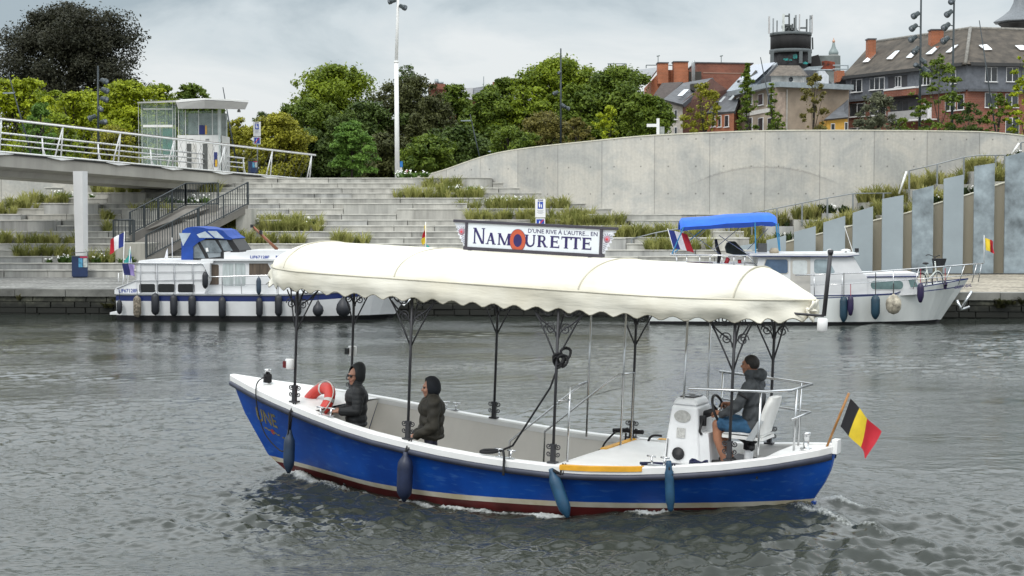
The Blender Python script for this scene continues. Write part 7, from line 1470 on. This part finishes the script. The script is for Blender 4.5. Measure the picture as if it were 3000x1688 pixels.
    for y0, y1, nm, mt, k in ((653,679,'red and yellow pennant on the bow staff, topmost of three', FR, 0), (679,703,'yellow pennant on the bow staff, between red and turquoise ones', FY, 1), (708,727,'turquoise pennant on the bow staff, lowest of three', pm('turquoise', (.04,.38,.33), .7), 2)):
        o = W3(1249, y0, 1.45); wavy_flag('pennant', nm, 'pennant', [mt] if k else [FY, FR], o, W3(1241 if k < 2 else 1254, y1-3, 1.5)-o, W3(1249, y1, 1.45)-o, .1, seed=20+k, pole=[W3(1247,650,1.45), base] if k == 0 else None, group='pennants on the bow staff', pole_r=.015)
white_cruiser()
def grey_cruiser():
    M = frame(1905, 3.3); f = lop(M); T = thing('motor_cruiser', 'white steel cruiser with blue sun awning, its bow pointing right', 'boat', M); p = lambda x, y: f(x, y)
    W_ = 3.0; yc = W_/2; Ls = p(2866, 823).x; secs = []
    M_HW = pm('steel_hull_white', (.62, .645, .63), .38, var=.10, scale=1.0, streak=True)
    for i in range(30):
        u = i/29; px = 1905+961*u; s = Ls*u; k = max(0, (u-.5)/.5); ins = yc*k**2.2*.985
        ysh = float(np.interp(px, [1905,2400,2642,2854,2870], [876,873,862,845,844])); zs = p(px, ysh).z
        ybw = float(np.interp(px, [1905,2630,2650,2664,2868], [876,863.4,855,850,823])); zb = max(p(px, ybw).z, zs+.004)
        zw = -.03+.0*k
        pr = [(ins-.02*k, zb+.02), (ins-.025*k, zb-.015), (ins+.03*(1-k)*k, zs+.0), (ins, zs-.03), (ins+.03+.22*k, zw+.12), (ins+.04+.25*k, zw+.07), (ins+.2+.3*k, -.45)]
        pr = [(min(y, yc-.003), z) for y, z in pr]; sx = [s-.95*k**4*max(0, zb-z)/1.25*.85 for _, z in pr]
        secs.append((sx, pr, yc))
    hull_loft(secs, [M_HW, M_NAVYP, M_BOOT], 'hull', T, [1, 0, 1, 0, 2, 2])
    d = MB(); d.grid([[(s[0][2], s[1][2][0]+.02, s[1][2][1]), (s[0][2], 2*yc-s[1][2][0]-.02, s[1][2][1])] for s in secs], smooth=False)
    s0 = secs[0]; d.add([(s0[0][q], s0[1][q][0], s0[1][q][1]) for q in range(7)]+[(s0[0][q], 2*yc-s0[1][q][0], s0[1][q][1]) for q in range(7)], [(q, q+1, q+8, q+7) for q in range(6)], False); d.build('deck', pm('deck_grey', (.16,.155,.16), .7), T)
    def blk(name, poly, y0, y1, mat=M_GEL2, par_=T): m = MB(); m.prism([(q.x, y0, q.z) for q in [f(*c, y0) for c in poly]], (0, y1-y0, 0)); return m.build(name, mat, par_)
    blk('fore_cabin', [(2405,874),(2405,812),(2683,811),(2697,840),(2697,862),(2640,866)], .38, W_-.38)
    blk('cabin_top', [(2436,812),(2520,803),(2690,801),(2692,810)], .42, W_-.42); blk('coamings', [(2436,814.5),(2436,811.5),(2690,808.5),(2690,811.5)], .35, W_-.35, M_NAVYP)
    wh = blk('wheelhouse', [(2205,874),(2222,751),(2488,751),(2446,0+751),(2455,751),(2524,800),(2540,812),(2540,874)][0:3]+[(2500,752),(2530,803),(2540,812),(2540,874)], .30, W_-.30)
    blk('wheelhouse_roof', [(2196,750),(2200,744),(2420,743),(2516,742),(2518,747),(2480,751)], .18, W_-.18); blk('roof_line', [(2196,752),(2196,749.5),(2480,750.5),(2518,746.5),(2518,748),(2480,753)], .17, W_-.17, M_NAVYP)
    blk('aft_saloon', [(1925,876),(1925,790),(2215,790),(2215,874)], .3, W_-.3)
    GL = pm('blue_glass', (.07,.12,.20), .08, var=.2, spec=.7); GL2 = pm('pale_glass', (.30,.37,.40), .12, var=.3, scale=2, spec=.7); GL3 = pm('green_glass', (.14,.22,.22), .1, var=.3, scale=2, spec=.7); BG = pm('beige_panel', (.50,.48,.44), .5, var=.06)
    window(T, f, [(2246,760),(2303,760),(2308,765),(2308,797),(2303,801),(2231,801)], GL, .30, frame_m=BG)
    dr = panel('door', T, [(2316,752),(2374,752),(2374,872),(2316,872)], BG, .285, .015, f); panel('door_window', dr, rrect(2322, 763, 2365, 804, 6), pm('frosted_glass', (.62,.66,.66), .3), .278, .008, f)
    window(T, f, [(2390,760),(2428,760),(2446,797),(2442,801),(2390,801),(2385,796),(2385,765)], GL2, .30)
    window(T, f, [(2450,761),(2478,757),(2497,798),(2465,800)], GL2, .32, frame_m=BG); window(T, f, [(2488,756),(2502,754),(2524,797),(2508,798)], GL3, .34)
    window(T, f, [(2442,827),(2491,827),(2491,848),(2442,848)], pm('vent_dark', (.06,.065,.07), .5, var=.4, scale=20), .38); window(T, f, rrect(2551, 823, 2646, 848, 11), GL3, .38); window(T, f, [(2661,820),(2680,818),(2690,840),(2668,842)], GL3, .38)
    q = MB(); a = f(2478,735,.9); q.lathe([(.16,0),(.16,.03),(.05,.06)], a, 14); q.tube([a, a-Vector((0,0,.25))], .03, 6); q.build('radar_dome', M_WHITE, T)
    q = MB(); q.tube([f(2474,663,.9), f(2500,742,.9)], .010, 5); q.build('aerial', M_WHITE, T)
    q = MB(); c = f(2431,736,.8); q.ell(c, (.1,.08,.07)); q.tube([c, c-Vector((0,0,.12))], .03, 6); q.build('searchlight', M_WHITE, T)
    q = MB(); c = f(2510,733,.6); q.box(c, (.12,.08,.12)); q.tube([c, c-Vector((0,0,.15))], .015, 5); q.build('horn', M_BLACK, T)
    q = MB(); q.lathe([(.14,0),(.16,.07),(.10,.16),(.05,.17)], f(2268,742,.8), 12); q.build('rope_coil_on_roof', pm('natural_rope', (.35,.30,.22), .9), T)
    def rl(name, pts, y=.05, r=.016, m=M_STEEL, y2=None): q = MB(); q.tube([f(x, yy, y+(0 if y2 is None else (y2-y)*k/(len(pts)-1))) for k, (x, yy) in enumerate(pts)], r, 6); return q.build(name, m, T)
    rl('guard_rail', [(2330,807),(2430,803),(2520,799),(2685,787),(2790,779)], .10, .02); rl('guard_rail', [(2790,779),(2880,771.5)], .10, .02, y2=1.3)
    rl('guard_wire', [(2374,835),(2470,833),(2690,818)], .10, .012); rl('guard_wire', [(2690,818),(2865,804)], .10, .012, y2=1.25)
    for x, y0, x2, y1 in ((2385,806,2386,872),(2467,802,2467,870),(2565,796,2565,868),(2617,792,2617,863)): rl('stanchion', [(x,y0),(x2,y1)], .10, .013)
    for x, y0, x2, y1, y in ((2692,788,2675,848,.2),(2786,780,2763,842,.5),(2826,777,2808,834,.85),(2862,774,2847,828,1.2),(2876,773,2866,826,1.3)): rl('stanchion', [(x,y0),(x2,y1)], y, .013)
    rl('aft_rail', [(1966,747),(2190,749),(2222,785)], .05, .022); rl('aft_rail', [(1966,747),(1966,742),(2000,741)], .05, .02, y2=2.6)
    for x in (1983, 2012, 2050, 2080, 2115, 2150, 2182): rl('stanchion', [(x,749),(x,790)], .06, .012)
    pl = MB(); pl.hexa([f(1960,778,.1), f(2215,779,.1), f(2215,779,.1)+Vector((0,2.6,0)), f(1960,778,.1)+Vector((0,2.6,0))], [f(1960,774,.1), f(2215,775,.1), f(2215,775,.1)+Vector((0,2.6,0)), f(1960,774,.1)+Vector((0,2.6,0))]); pl.build('aft_deck_top', M_GEL2, T)
    # sun awning on hoops
    M_AW = pm('bright_blue_canvas', (.008, .12, .62), .7, var=.12, scale=2)
    aw = MB(); top = [(1993,664),(2000,654),(2030,652),(2080,649),(2130,643),(2180,641),(2230,638),(2262,638),(2277,645)]; low = [(1994,666),(2002,668),(2030,664),(2090,662),(2130,659),(2180,658),(2215,652),(2262,655),(2279,650)]
    rows = []
    for k, (x, y) in enumerate(top):
        A = f(x, y, .25); n_ = 8; rows.append([Vector((A.x, .25+2.5*j/n_, A.z+.16*math.sin(math.pi*j/n_)-(.14 if j in (0, n_) else 0))) for j in range(n_+1)])
    aw.grid(rows); aw.grid([[q-Vector((0,0,.03)) for q in r] for r in rows], flip=True)
    awo = aw.build('sun_awning', M_AW, T)
    for yy in (.25, 2.75):
        vz = MB(); vz.grid([[Vector((f(x, y, .25).x, yy, f(x, y, .25).z-.13)), Vector((f(x, y, .25).x, yy, f(x2, y2, .25).z-.10))] for (x, y), (x2, y2) in zip(top, low)])
        vz.build('awning_flap', pm('shaded_blue_canvas', (.006,.05,.33), .7), awo)  # darker copy of the awning canvas, shade put into the flap colour
    M_STR = pm('strap_blue', (.03,.22,.42), .7)
    for a, b in (((2003,665),(1969,743)),((2212,652),(2214,742)),((2273,655),(2283,735))): q = MB(); q.tube([f(*a, .25), f(*b, .15)], .022, 5); q.build('awning_strap', M_STR, awo)
    for a, b in (((2065,668),(1970,745)),((2280,655),(2285,735))): q = MB(); q.tube([f(*a, 2.7), f(*b, 2.7)], .018, 5); q.build('awning_strap', M_STR, awo)
    for a, b in (((2001,669),(2106,743)),((2078,662),(2043,698)),((2178,658),(2092,730)),((2106,690),(2190,745)),((2250,670),(2190,732))): q = MB(); q.tube([f(*a, .3 if a[0] < 2100 else .3), f(*b, .4)], .013, 5); q.build('awning_hoop', M_STEEL, awo)
    # helm seat under its cover
    q = MB(); q.prism([f(x, y, 1.1) for x, y in ((2126,726),(2131,713),(2140,708),(2155,708),(2187,743),(2186,754),(2170,751),(2130,742))], (0, .55, 0)); hs = q.build('helm_seat_cover', pm('dark_green_cover', (.010,.018,.016), .85, var=.4, bump=.2, bscale=10), T)
    q = MB(); q.prism([f(x, y, 1.1) for x, y in ((2134,750),(2180,755),(2178,761),(2138,760))], (0, .5, 0)); q.build('seat_base', BG, hs)
    q = MB(); q.tube([f(2126,775,1.2), f(2134,755,1.2)], .07, 8); q.build('seat_leg', pm('red_leg', (.4,.02,.03), .5), hs); q = MB(); q.tube([f(2168,778,1.2), f(2166,758,1.2)], .06, 8); q.build('seat_leg', pm('red_leg', (.4,.02,.03), .5), hs)
    q = MB(); q.tube([f(2097,701,1.3), f(2100,722,1.3), f(2108,745,1.3), f(2104,776,1.3)], [.04,.06,.06,.05], 8); q.build('tall_fender_stand', M_BLACK, T)
    q = MB(); c = f(2233,726,1.2); q.box(c, (.28,.3,.28)); q.build('grey_locker', pm('locker_grey', (.13,.13,.125), .6), T)
    q = MB(); q.prism([f(x, y, .9) for x, y in ((2013,768),(2090,770),(2088,776),(2013,775))], (0,.5,0)); q.build('plum_cushion', pm('plum', (.06,.025,.06), .8), T)
    q = MB(); a = f(2795,847,.97); b = f(2846,839,1.26); dv = (b-a); puttext(q, 'CRISTOBAL', lambda u, v: a+dv*(u)+Vector((0,-.06,v)), .135, 1.0, off=.003); q.build('name_lettering', pm('name_ink', (.03,.02,.12), .5), T)
    q = MB(); c = f(2842,880,1.2); q.tube([c+Vector((.05,0,.3)), c+Vector((-.28,0,-.28))], .05, 6); q.tube([c+Vector((-.42,0,.0)), c+Vector((-.28,0,-.3)), c+Vector((0,.1,-.22))], .05, 6); q.build('bow_anchor', M_STEEL, T)
    def fend(px, y0, y1, w, label, mat, ball=False, yl=0, ropemat=M_ROPE, yr=800):
        r = w/2/92.5; a = f(px, y0, yl-r); b = f(px, y1, yl-r); l = a.z-b.z; t = thing('fender', label, 'fender', M @ Matrix.Translation((a.x, yl-r-.01, (a.z+b.z)/2)), 'fenders hanging along the steel cruiser'); m = MB()
        if ball: m.lathe([(.03,l/2),(.06,l/2-.04),(r*.5,l*.40),(r*.9,l*.22),(r,0),(r*.9,-l*.25),(r*.6,-l*.42),(.02,-l/2)], (0,0,0), 16)
        else: m.lathe([(.012,l/2),(.05,l/2-.02),(r*.8,l/2-.06),(r,l/2-.15),(r,-l/2+.2),(r*.75,-l/2+.1),(.05,-l/2+.02),(.02,-l/2)], (0,0,0), 12)
        m.build('fender_body', mat, t); z1 = f(px, yr, yl).z-(a.z+b.z)/2; m = MB(); m.tube([(0,0,l/2-.01),(0,.03,z1)], .012, 5); m.build('lanyard', ropemat, t)
    TE = pm('teal_vinyl', (.012,.045,.075), .5, var=.2); PU = pm('purple_vinyl', (.02,.012,.055), .45, var=.2); RR = pm('red_cord', (.35,.03,.06), .7)
    fend(2472, 868, 944, 23, 'long teal fender below the small vent window of the steel cruiser', TE); fend(2492, 866, 925, 18, 'purple fender on a red cord tucked beside a long teal one', PU, yl=-.12, ropemat=RR, yr=832)
    fend(2565, 864, 936, 26, 'teal fender hanging alone under the long oval window', TE); fend(2618, 861, 921, 46, 'big dirty white ball fender on the steel cruiser', pm('dirty_white', (.42,.38,.30), .7, var=.5, scale=6), ball=True, yr=830)
    fend(2697, 829, 887, 20, 'purple fender hung high on a red cord below the bicycle', PU, yl=.08, ropemat=RR, yr=788); fend(2769, 824, 848, 13, 'small purple fender half hidden behind the bow rail', PU, yl=.9, ropemat=RR, yr=786)
    def W3(px, py, y): return M @ f(px, py, y)
    o = W3(1956, 674, 1.3); wavy_flag('tricolour_flag', 'French tricolour hanging at the left end of the blue awning', 'flag', [FB, FW, FR], o, W3(2014,680,1.4)-o, W3(1974,728,1.3)-o, .05, seed=11, pole=[o+Vector((0,0,.05)), W3(1990,790,1.3)])
    o = W3(2886, 697, 1.5); wavy_flag('pennant', 'small red and yellow flag on a thin staff at the bow of the steel cruiser', 'flag', [FY, FR], o, W3(2912,705,1.5)-o, W3(2888,733,1.5)-o, .12, seed=14, pole=[W3(2883,689,1.5), W3(2883,772,1.5)], pole_r=.012)
    # bicycle on the foredeck
    c0 = M @ f(2722, 848, .95); bm = Matrix.Translation(c0) @ RZ4(R_(38)); bk = thing('bicycle', 'white folding bicycle with black basket standing on the foredeck', 'bicycle', bm)
    M_BKW = pm('bike_white', (.62,.66,.62), .35)
    for x in (-.42, .42):
        q = MB(); q.tube([(x+.27*math.cos(a), 0, .27+.27*math.sin(a)) for a in [2*math.pi*k/24 for k in range(25)]], .022, 6, cap=False); w = q.build('wheel', M_BLACK, bk)
        q = MB(); q.tube([(x+.245*math.cos(a), 0, .27+.245*math.sin(a)) for a in [2*math.pi*k/24 for k in range(25)]], .010, 5, cap=False); [q.tube([(x,0,.27),(x+.24*math.cos(a),0,.27+.24*math.sin(a))], .003, 4) for a in [math.pi*k/5 for k in range(10)]]; q.build('rim', M_STEEL, w)
        q = MB(); q.tube([(x+.30*math.cos(a), 0, .27+.30*math.sin(a)) for a in [.2+2.4*k/12 for k in range(13)]], .025, 5); q.build('mudguard', M_BKW, bk)
    q = MB(); q.tube([(.42,0,.27),(.33,0,.62),(.28,0,.9)], .022, 6); q.tube([(.33,0,.58),(-.02,0,.34),(-.14,0,.62)], .024, 6); q.tube([(-.02,0,.32),(-.42,0,.27),(-.13,0,.58)], .018, 6); q.tube([(-.05,0,.4),(-.18,0,.80)], .018, 6); q.build('bike_frame', M_BKW, bk)
    q = MB(); q.ell((-.2,0,.84), (.14,.07,.04)); q.build('saddle', M_BLACK, bk)
    q = MB(); q.tube(bez([(.16,-.27,1.08),(.24,-.2,1.1),(.28,0,1.04),(.24,.2,1.1),(.16,.27,1.08)], 6), .014, 6); q.tube([(.28,0,.85),(.28,0,1.05)], .016, 6); q.build('handlebar', M_BLACK, bk)
    q = MB(); q.hexa([(.36,-.13,.74),(.60,-.13,.74),(.60,.13,.74),(.36,.13,.74)], [(.33,-.17,.98),(.66,-.17,.98),(.66,.17,.98),(.33,.17,.98)]); q.build('basket', pm('basket_black', (.015,.016,.018), .7, var=.4, scale=40), bk)
    q = MB(); q.box((-.42,0,.62), (.36,.12,.02)); q.box((-.45,0,.66), (.3,.1,.06)); q.build('carrier', M_BLACK, bk)
    q = MB(); q.tube([(0,.06,.27),(.0,.08,.12),(.0,.16,.12)], .012, 5); q.tube([(0,-.06,.27),(.0,-.08,.42),(.0,-.16,.42)], .012, 5); q.build('crank', M_STEEL, bk)
grey_cruiser()
# ================================================================== PEOPLE
def sdf_body(prims, mats, name, parent, voxel=.0085, it=3, quilt=0.0, cloth=(1, 2)):
    m = MB()
    for p in prims:
        if p[0] == 'c':
            _, a, ra, b, rb, mi = p[:6]; a = Vector(a); b = Vector(b); n = 6; m.tube([a.lerp(b, k/n) for k in range(n+1)], [ra+(rb-ra)*k/n for k in range(n+1)], 12); m.ell(a, (ra,)*3, None, 12, 8); m.ell(b, (rb,)*3, None, 12, 8)
        else:
            _, c, r, rot, mi = p[:5]; m.ell(c, r, rot, 16, 12)
    o = bpy.data.objects.new('tmp', m.mesh('tmp', mats)); COL.objects.link(o)
    md = o.modifiers.new('r', 'REMESH'); md.mode = 'VOXEL'; md.voxel_size = voxel
    ms = o.modifiers.new('s', 'SMOOTH'); ms.factor = .5; ms.iterations = it
    me = bpy.data.meshes.new_from_object(o.evaluated_get(bpy.context.evaluated_depsgraph_get())); bpy.data.objects.remove(o)
    me.name = name; me.materials.clear()
    for q in mats: me.materials.append(q)
    n = len(me.polygons); C = np.empty(n*3); me.polygons.foreach_get('center', C); C = C.reshape(-1, 3); best = np.full(n, 1e9); mi_ = np.zeros(n, np.int32)
    for p in prims:
        if p[0] == 'c':
            _, a, ra, b, rb, mi = p[:6]; bias = p[6] if len(p) > 6 else 0; a = np.array(a, float); b = np.array(b, float); d = b-a; t = np.clip(((C-a) @ d)/max(d @ d, 1e-9), 0, 1); dist = np.linalg.norm(C-a-t[:, None]*d, axis=1)-(ra+(rb-ra)*t)
        else:
            _, c, r, rot, mi = p[:5]; bias = p[5] if len(p) > 5 else 0; q = C-np.array(c, float)
            if rot is not None: q = q @ np.array(rot)
            r = np.array(r, float); k = np.linalg.norm(q/r, axis=1); dist = (k-1)*r.min()
        dist = dist-bias; s = dist < best; best[s] = dist[s]; mi_[s] = mi
    nv = len(me.vertices); co = np.empty(nv*3); me.vertices.foreach_get('co', co); co = co.reshape(-1, 3); nr = np.empty(nv*3); me.vertices.foreach_get('normal', nr); nr = nr.reshape(-1, 3)
    wt = np.zeros(nv); cnt = np.zeros(nv); lp = np.empty(len(me.loops), np.int32); me.loops.foreach_get('vertex_index', lp); pi = np.repeat(np.arange(n), [p.loop_total for p in me.polygons]); np.add.at(wt, lp, np.isin(mi_[pi], cloth).astype(float)); np.add.at(cnt, lp, 1.0); wt /= np.maximum(cnt, 1); wt *= wt > .99
    x, y, z = co.T; fold = .006*np.sin(38*z+9*np.sin(7*x+5*y)+4*np.sin(11*y))+.005*np.sin(21*x+33*y+17*z+3*np.sin(9*z))+.003*np.sin(60*z+25*y)
    if quilt: fold = quilt*(np.abs(np.sin(np.pi*z/.062))**.6-.6)+.003*np.sin(30*y+20*x)
    co += nr*(fold*wt)[:, None]; me.vertices.foreach_set('co', co.ravel())
    me.polygons.foreach_set('material_index', mi_); me.polygons.foreach_set('use_smooth', np.ones(n, bool)); me.update()
    ob = bpy.data.objects.new(name, me); COL.objects.link(ob)
    if parent: par(ob, parent)
    return ob
SKIN = pm('skin', (.36,.18,.12), .55, var=.12, scale=12); SKIND = pm('skin_tanned', (.34,.155,.09), .55, var=.15, scale=10)
def rotd(v): return Matrix.Rotation(R_(v[0]), 3, 'X') @ Matrix.Rotation(R_(v[1]), 3, 'Y') @ Matrix.Rotation(R_(v[2]), 3, 'Z')
def head(c, yaw=0.0, pitch=0.0, s=1.0, skin=0, lip=3, eye=4):
    Rm = Matrix.Rotation(R_(yaw), 3, 'Z') @ Matrix.Rotation(R_(pitch), 3, 'Y'); c = Vector(c); P = lambda x, y, z: c+Rm @ Vector((x*s, y*s, z*s))
    L = [('e', P(-.01,0,.015), (.098*s,.076*s,.102*s), Rm, skin), ('e', P(.03,0,-.05), (.062*s,.058*s,.075*s), Rm, skin), ('e', P(.062,0,-.095), (.026*s,.03*s,.022*s), Rm, skin), ('c', P(.082,0,.012), .010*s, P(.106,0,-.028), .016*s, skin), ('e', P(.078,0,.03), (.022*s,.052*s,.012*s), Rm, skin)]
    for y in (-1, 1): L += [('e', P(-.0,y*.078,-.012), (.022*s,.012*s,.034*s), Rm, skin), ('e', P(.083,y*.03,.010), (.010*s,.013*s,.008*s), Rm, eye, .004), ('e', P(.06,y*.042,-.03), (.03*s,.025*s,.03*s), Rm, skin)]
    L.append(('e', P(.086,0,-.062), (.012*s,.025*s,.007*s), Rm, lip, .004))
    return L, P, Rm
def hand(w, d, up, side, mi, curl=.5, s=1.0):     # w wrist, d pointing direction, up = back of the hand, side = +1/-1 where the thumb is
    w = Vector(w); d = Vector(d).normalized(); up = Vector(up); up = (up-d*up.dot(d)).normalized(); sd = d.cross(up)*side; L = [('c', w, .026*s, w+d*.035*s, .030*s, mi), ('e', w+d*.065*s, (.045*s,.040*s,.019*s), Matrix((d, sd, up)).transposed(), mi, .002)]
    for k, (off, ln) in enumerate(((.030,.072),(.010,.082),(-.010,.076),(-.029,.058))):
        b = w+d*.098*s+sd*off*s; a1 = b+(d*(1-curl*.6)-up*curl*.7).normalized()*ln*.5*s; a2 = a1+(d*(1-curl*1.5)-up*curl*1.3).normalized()*ln*.5*s; L += [('c', b, .0098*s, a1, .0092*s, mi), ('c', a1, .0092*s, a2, .0078*s, mi)]
    b = w+d*.04*s+sd*.036*s; a1 = b+(d*.6+sd*.6-up*.3).normalized()*.04*s; L += [('c', b, .0125*s, a1, .0105*s, mi), ('c', a1, .0105*s, a1+(d*.9-up*.4-sd*.1).normalized()*.032*s, .009*s, mi)]
    return L
def hood(parent, c, Rm, r, mat, tip=(0,0,0), front=122, n=20):
    m = MB(); rows = []; c = Vector(c)
    for i in range(12):
        a = R_(3+front*i/11); row = []
        for j in range(n):
            w = 2*math.pi*j/n; v = Vector((-r[0]*math.cos(a), r[1]*math.sin(a)*math.cos(w), r[2]*math.sin(a)*math.sin(w))); up = max(0, math.sin(w))*math.sin(a)
            v += Vector(tip)*up*(.5+.5*math.cos(a))
            if math.sin(w) < 0: v.x += .03*math.sin(w)*(i/11); v.z *= 1.0
            row.append(c+Rm @ v)
        rows.append(row)
    m.grid(rows, True); inner = [[c+(p-c)*.93 for p in row] for row in rows]; m.grid(inner, True, flip=True); m.grid([rows[-1], inner[-1]], True)
    return m.build('hood', mat, parent)
def standing(label, M, mats, arms, hoodr, tip, yaw, glasses=False, H=1.0, bulk=1.0, hoodmat=None, headc=(.03,0,1.47), badge=None, collar=1, quilt=0.0):
    t = thing('person', label, 'person', M); s = H
    hd, P, Rm = head(headc, yaw, 4, 1.0)
    b = bulk; L = list(hd)
    L += [('c', (0,0,1.33), .058, (headc[0]-.015,0,headc[2]-.05), .052, 0), ('c', (0,0,1.30), .085, (headc[0]-.01,0,1.40), .078, collar)]
    L += [('e', (0,0,.90), (.125*b,.175*b,.13), None, 1), ('e', (0,0,1.03), (.125*b,.168*b,.16), None, 1), ('e', (.005,0,1.18), (.135*b,.185*b,.16), None, 1), ('c', (-.005,.125,1.285), .075*b, (-.005,-.125,1.285), .075*b, 1), ('e', (0,0,.83), (.13*b,.178*b,.06), None, 1)]
    for sd in (-1, 1):
        L += [('c', (0,sd*.085,.84), .085, (.015,sd*.095,.46), .062, 2), ('c', (.015,sd*.095,.46), .06, (0,sd*.095,.10), .045, 2), ('c', (-.02,sd*.095,.05), .045, (.13,sd*.105,.035), .035, 5)]
    for sd, (el, wr, hd_, up) in zip((1, -1), arms):
        L += [('c', (-.005,sd*.175,1.275), .073*b, el, .056*b, 1), ('c', el, .056*b, wr, .045*b, 1)]
        d = Vector(hd_); L += hand(Vector(wr)+d.normalized()*.03, d, up, sd, 0, .75)
    sdf_body(L, mats, 'body', t, quilt=quilt)
    hood(t, P(-.016,0,.012), Rm, hoodr, hoodmat or mats[1], tip)
    if glasses:
        g = MB()
        for y in (-.033, .033): g.ell(P(.096,y,.012), (.010,.030,.020), Rm, 12, 8)
        g.tube([P(.098,-.01,.016), P(.098,.01,.016)], .005, 5)
        for y in (-1, 1): g.tube([P(.092,y*.06,.018), P(.0,y*.084,.02)], .004, 5)
        g.build('sunglasses', M_BLACK, t)
    if badge: g = MB(); g.lathe([(.028,0),(.028,.006)], badge, 12, Matrix.Rotation(R_(90), 3, 'X')); g.build('sleeve_badge', pm('badge_grey', (.10,.10,.09), .7, var=.5, scale=60), t)
    return t
JK = pm('black_quilted', (.010,.012,.014), .68, var=.3, scale=6, bump=.3, bscale=18); TRS = pm('dark_trousers', (.02,.02,.04), .8); LIP = pm('lips', (.26,.10,.08), .5); EYE = pm('eye_dark', (.03,.025,.025), .3); SHO = pm('shoe_black', (.015,.015,.015), .6)
PJ = pm('violet_trousers', (.05,.035,.11), .8)
GRN = pm('dark_olive_coat', (.026,.023,.016), .75, var=.35, scale=5, bump=.25, bscale=14); BHD = pm('navy_hood', (.007,.009,.014), .8, var=.3)
p1 = binv(1046, 1165, 1, -.25)
standing('person in a black quilted jacket with pointed hood up and sunglasses, standing in the bow', BOAT @ Matrix.Translation((p1.x, -.25, -.10)) @ RZ4(R_(180+38)), [SKIN, JK, PJ, LIP, EYE, SHO],
         [((.02,.235,1.03), (.20,.10,1.00), (.9,-.45,.0), (0,.4,1)), ((.02,-.235,1.03), (.20,-.10,1.00), (.9,.45,.0), (0,-.4,1))], (.124,.106,.142), (-.055,0,.055), 26, glasses=True, quilt=.0045, bulk=1.18, badge=(-.02,.262,1.20))
p2 = binv(1266, 1205, 1, -.30)
standing('person in a dark olive coat and black hood standing with folded hands in midship', BOAT @ Matrix.Translation((p2.x, -.30, -.13)) @ RZ4(R_(180+34)), [SKIN, GRN, TRS, LIP, EYE, SHO],
         [((.0,.245,.98), (.19,.07,.83), (.7,-.5,-.35), (.5,.3,.8)), ((.0,-.245,.98), (.19,-.07,.83), (.7,.5,-.35), (.5,-.3,.8))], (.126,.108,.140), (0,0,.012), 4, bulk=1.28, hoodmat=BHD, headc=(.035,0,1.45))
def helmsman():
    X0 = 3.06; M = BOAT @ Matrix.Translation((X0, -.02, .71)) @ RZ4(R_(180)); t = thing('person', 'person in a grey hooded jacket and blue shorts steering the boat from the white seat', 'person', M)
    GJ = pm('grey_jacket', (.060,.066,.072), .85, var=.2, scale=7, bump=.2, bscale=12); DN = pm('denim_shorts', (.022,.085,.17), .8, var=.25, scale=9); HAIR = pm('dark_hair', (.018,.014,.012), .6, var=.4, scale=30, bump=.4, bscale=60)
    hd, P, Rm = head((.04,0,1.235), 2, 0, .98); L = list(hd)
    L += [('c', (-.01,0,1.08), .060, (.02,0,1.20), .056, 0), ('c', (-.02,0,1.06), .088, (.02,0,1.13), .082, 1)]
    L += [('e', (-.05,0,.52), (.15,.185,.12), None, 1), ('e', (-.045,0,.66), (.138,.178,.17), None, 1), ('e', (-.03,0,.84), (.138,.19,.19), None, 1), ('c', (-.02,.135,1.0), .082, (-.02,-.135,1.0), .082, 1), ('e', (-.075,0,1.115), (.085,.115,.055), None, 1), ('e', (-.10,0,1.14), (.07,.10,.06), None, 1)]
    for sd in (-1, 1):
        k = (.375, sd*.125, .50); L += [('c', (-.02,sd*.09,.50), .098, (.30,sd*.12,.515), .088, 2), ('c', (.27,sd*.12,.51), .072, k, .062, 0), ('c', k, .060, (.36,sd*.125,.33), .058, 0), ('c', (.36,sd*.125,.33), .058, (.27,sd*.125,.09), .038, 0), ('c', (.24,sd*.125,.045), .045, (.40,sd*.13,.035), .036, 5)]
    # near arm (starboard side of the person is +y here after turning: left hand nearest the camera)
    for sd in (-1, 1):
        sh_ = (-.02, sd*.19, .99); el = (.10, sd*.265, .74); wr = (.30, sd*.17, .64) if sd > 0 else (.27, sd*.17, .72); L += [('c', sh_, .080, el, .060, 1), ('c', el, .060, wr, .046, 1)]
        L += hand(Vector(wr)+Vector((.03,-sd*.01,0)), (.9,-sd*.35,.06), (0,sd*.6,.8), -sd, 0, .9, 1.05)
    sdf_body(L, [SKIND, GJ, DN, LIP, EYE, SHO], 'body', t)
    h = MB(); rows = []
    c = P(-.016,0,.022)
    for i in range(10):
        a = R_(4+88*i/9); row = []
        for j in range(24):
            w = 2*math.pi*j/24; fw = math.cos(w); lim = 1.0 if fw < .3 else 1-.42*(fw-.3)/.7; ai = a*lim*(1.34 if fw < -.2 else 1.12 if fw < .3 else 1)
            row.append(c+Rm @ Vector((.101*math.sin(ai)*math.cos(w), .082*math.sin(ai)*math.sin(w), .104*math.cos(ai))))
        rows.append(row)
    h.grid(rows, True, flip=True); h.add(rows[0], [tuple(range(24))], True); h.build('hair', HAIR, t)
    b = MB(); e0, e1 = Vector((-.02,.19,.99)), Vector((.10,.265,.74)); p = e0.lerp(e1, .38); q = e0.lerp(e1, .48); b.tube([p, q], [.078,.076], 14); b.build('arm_band', pm('band_black', (.01,.01,.012), .7), t)
helmsman()
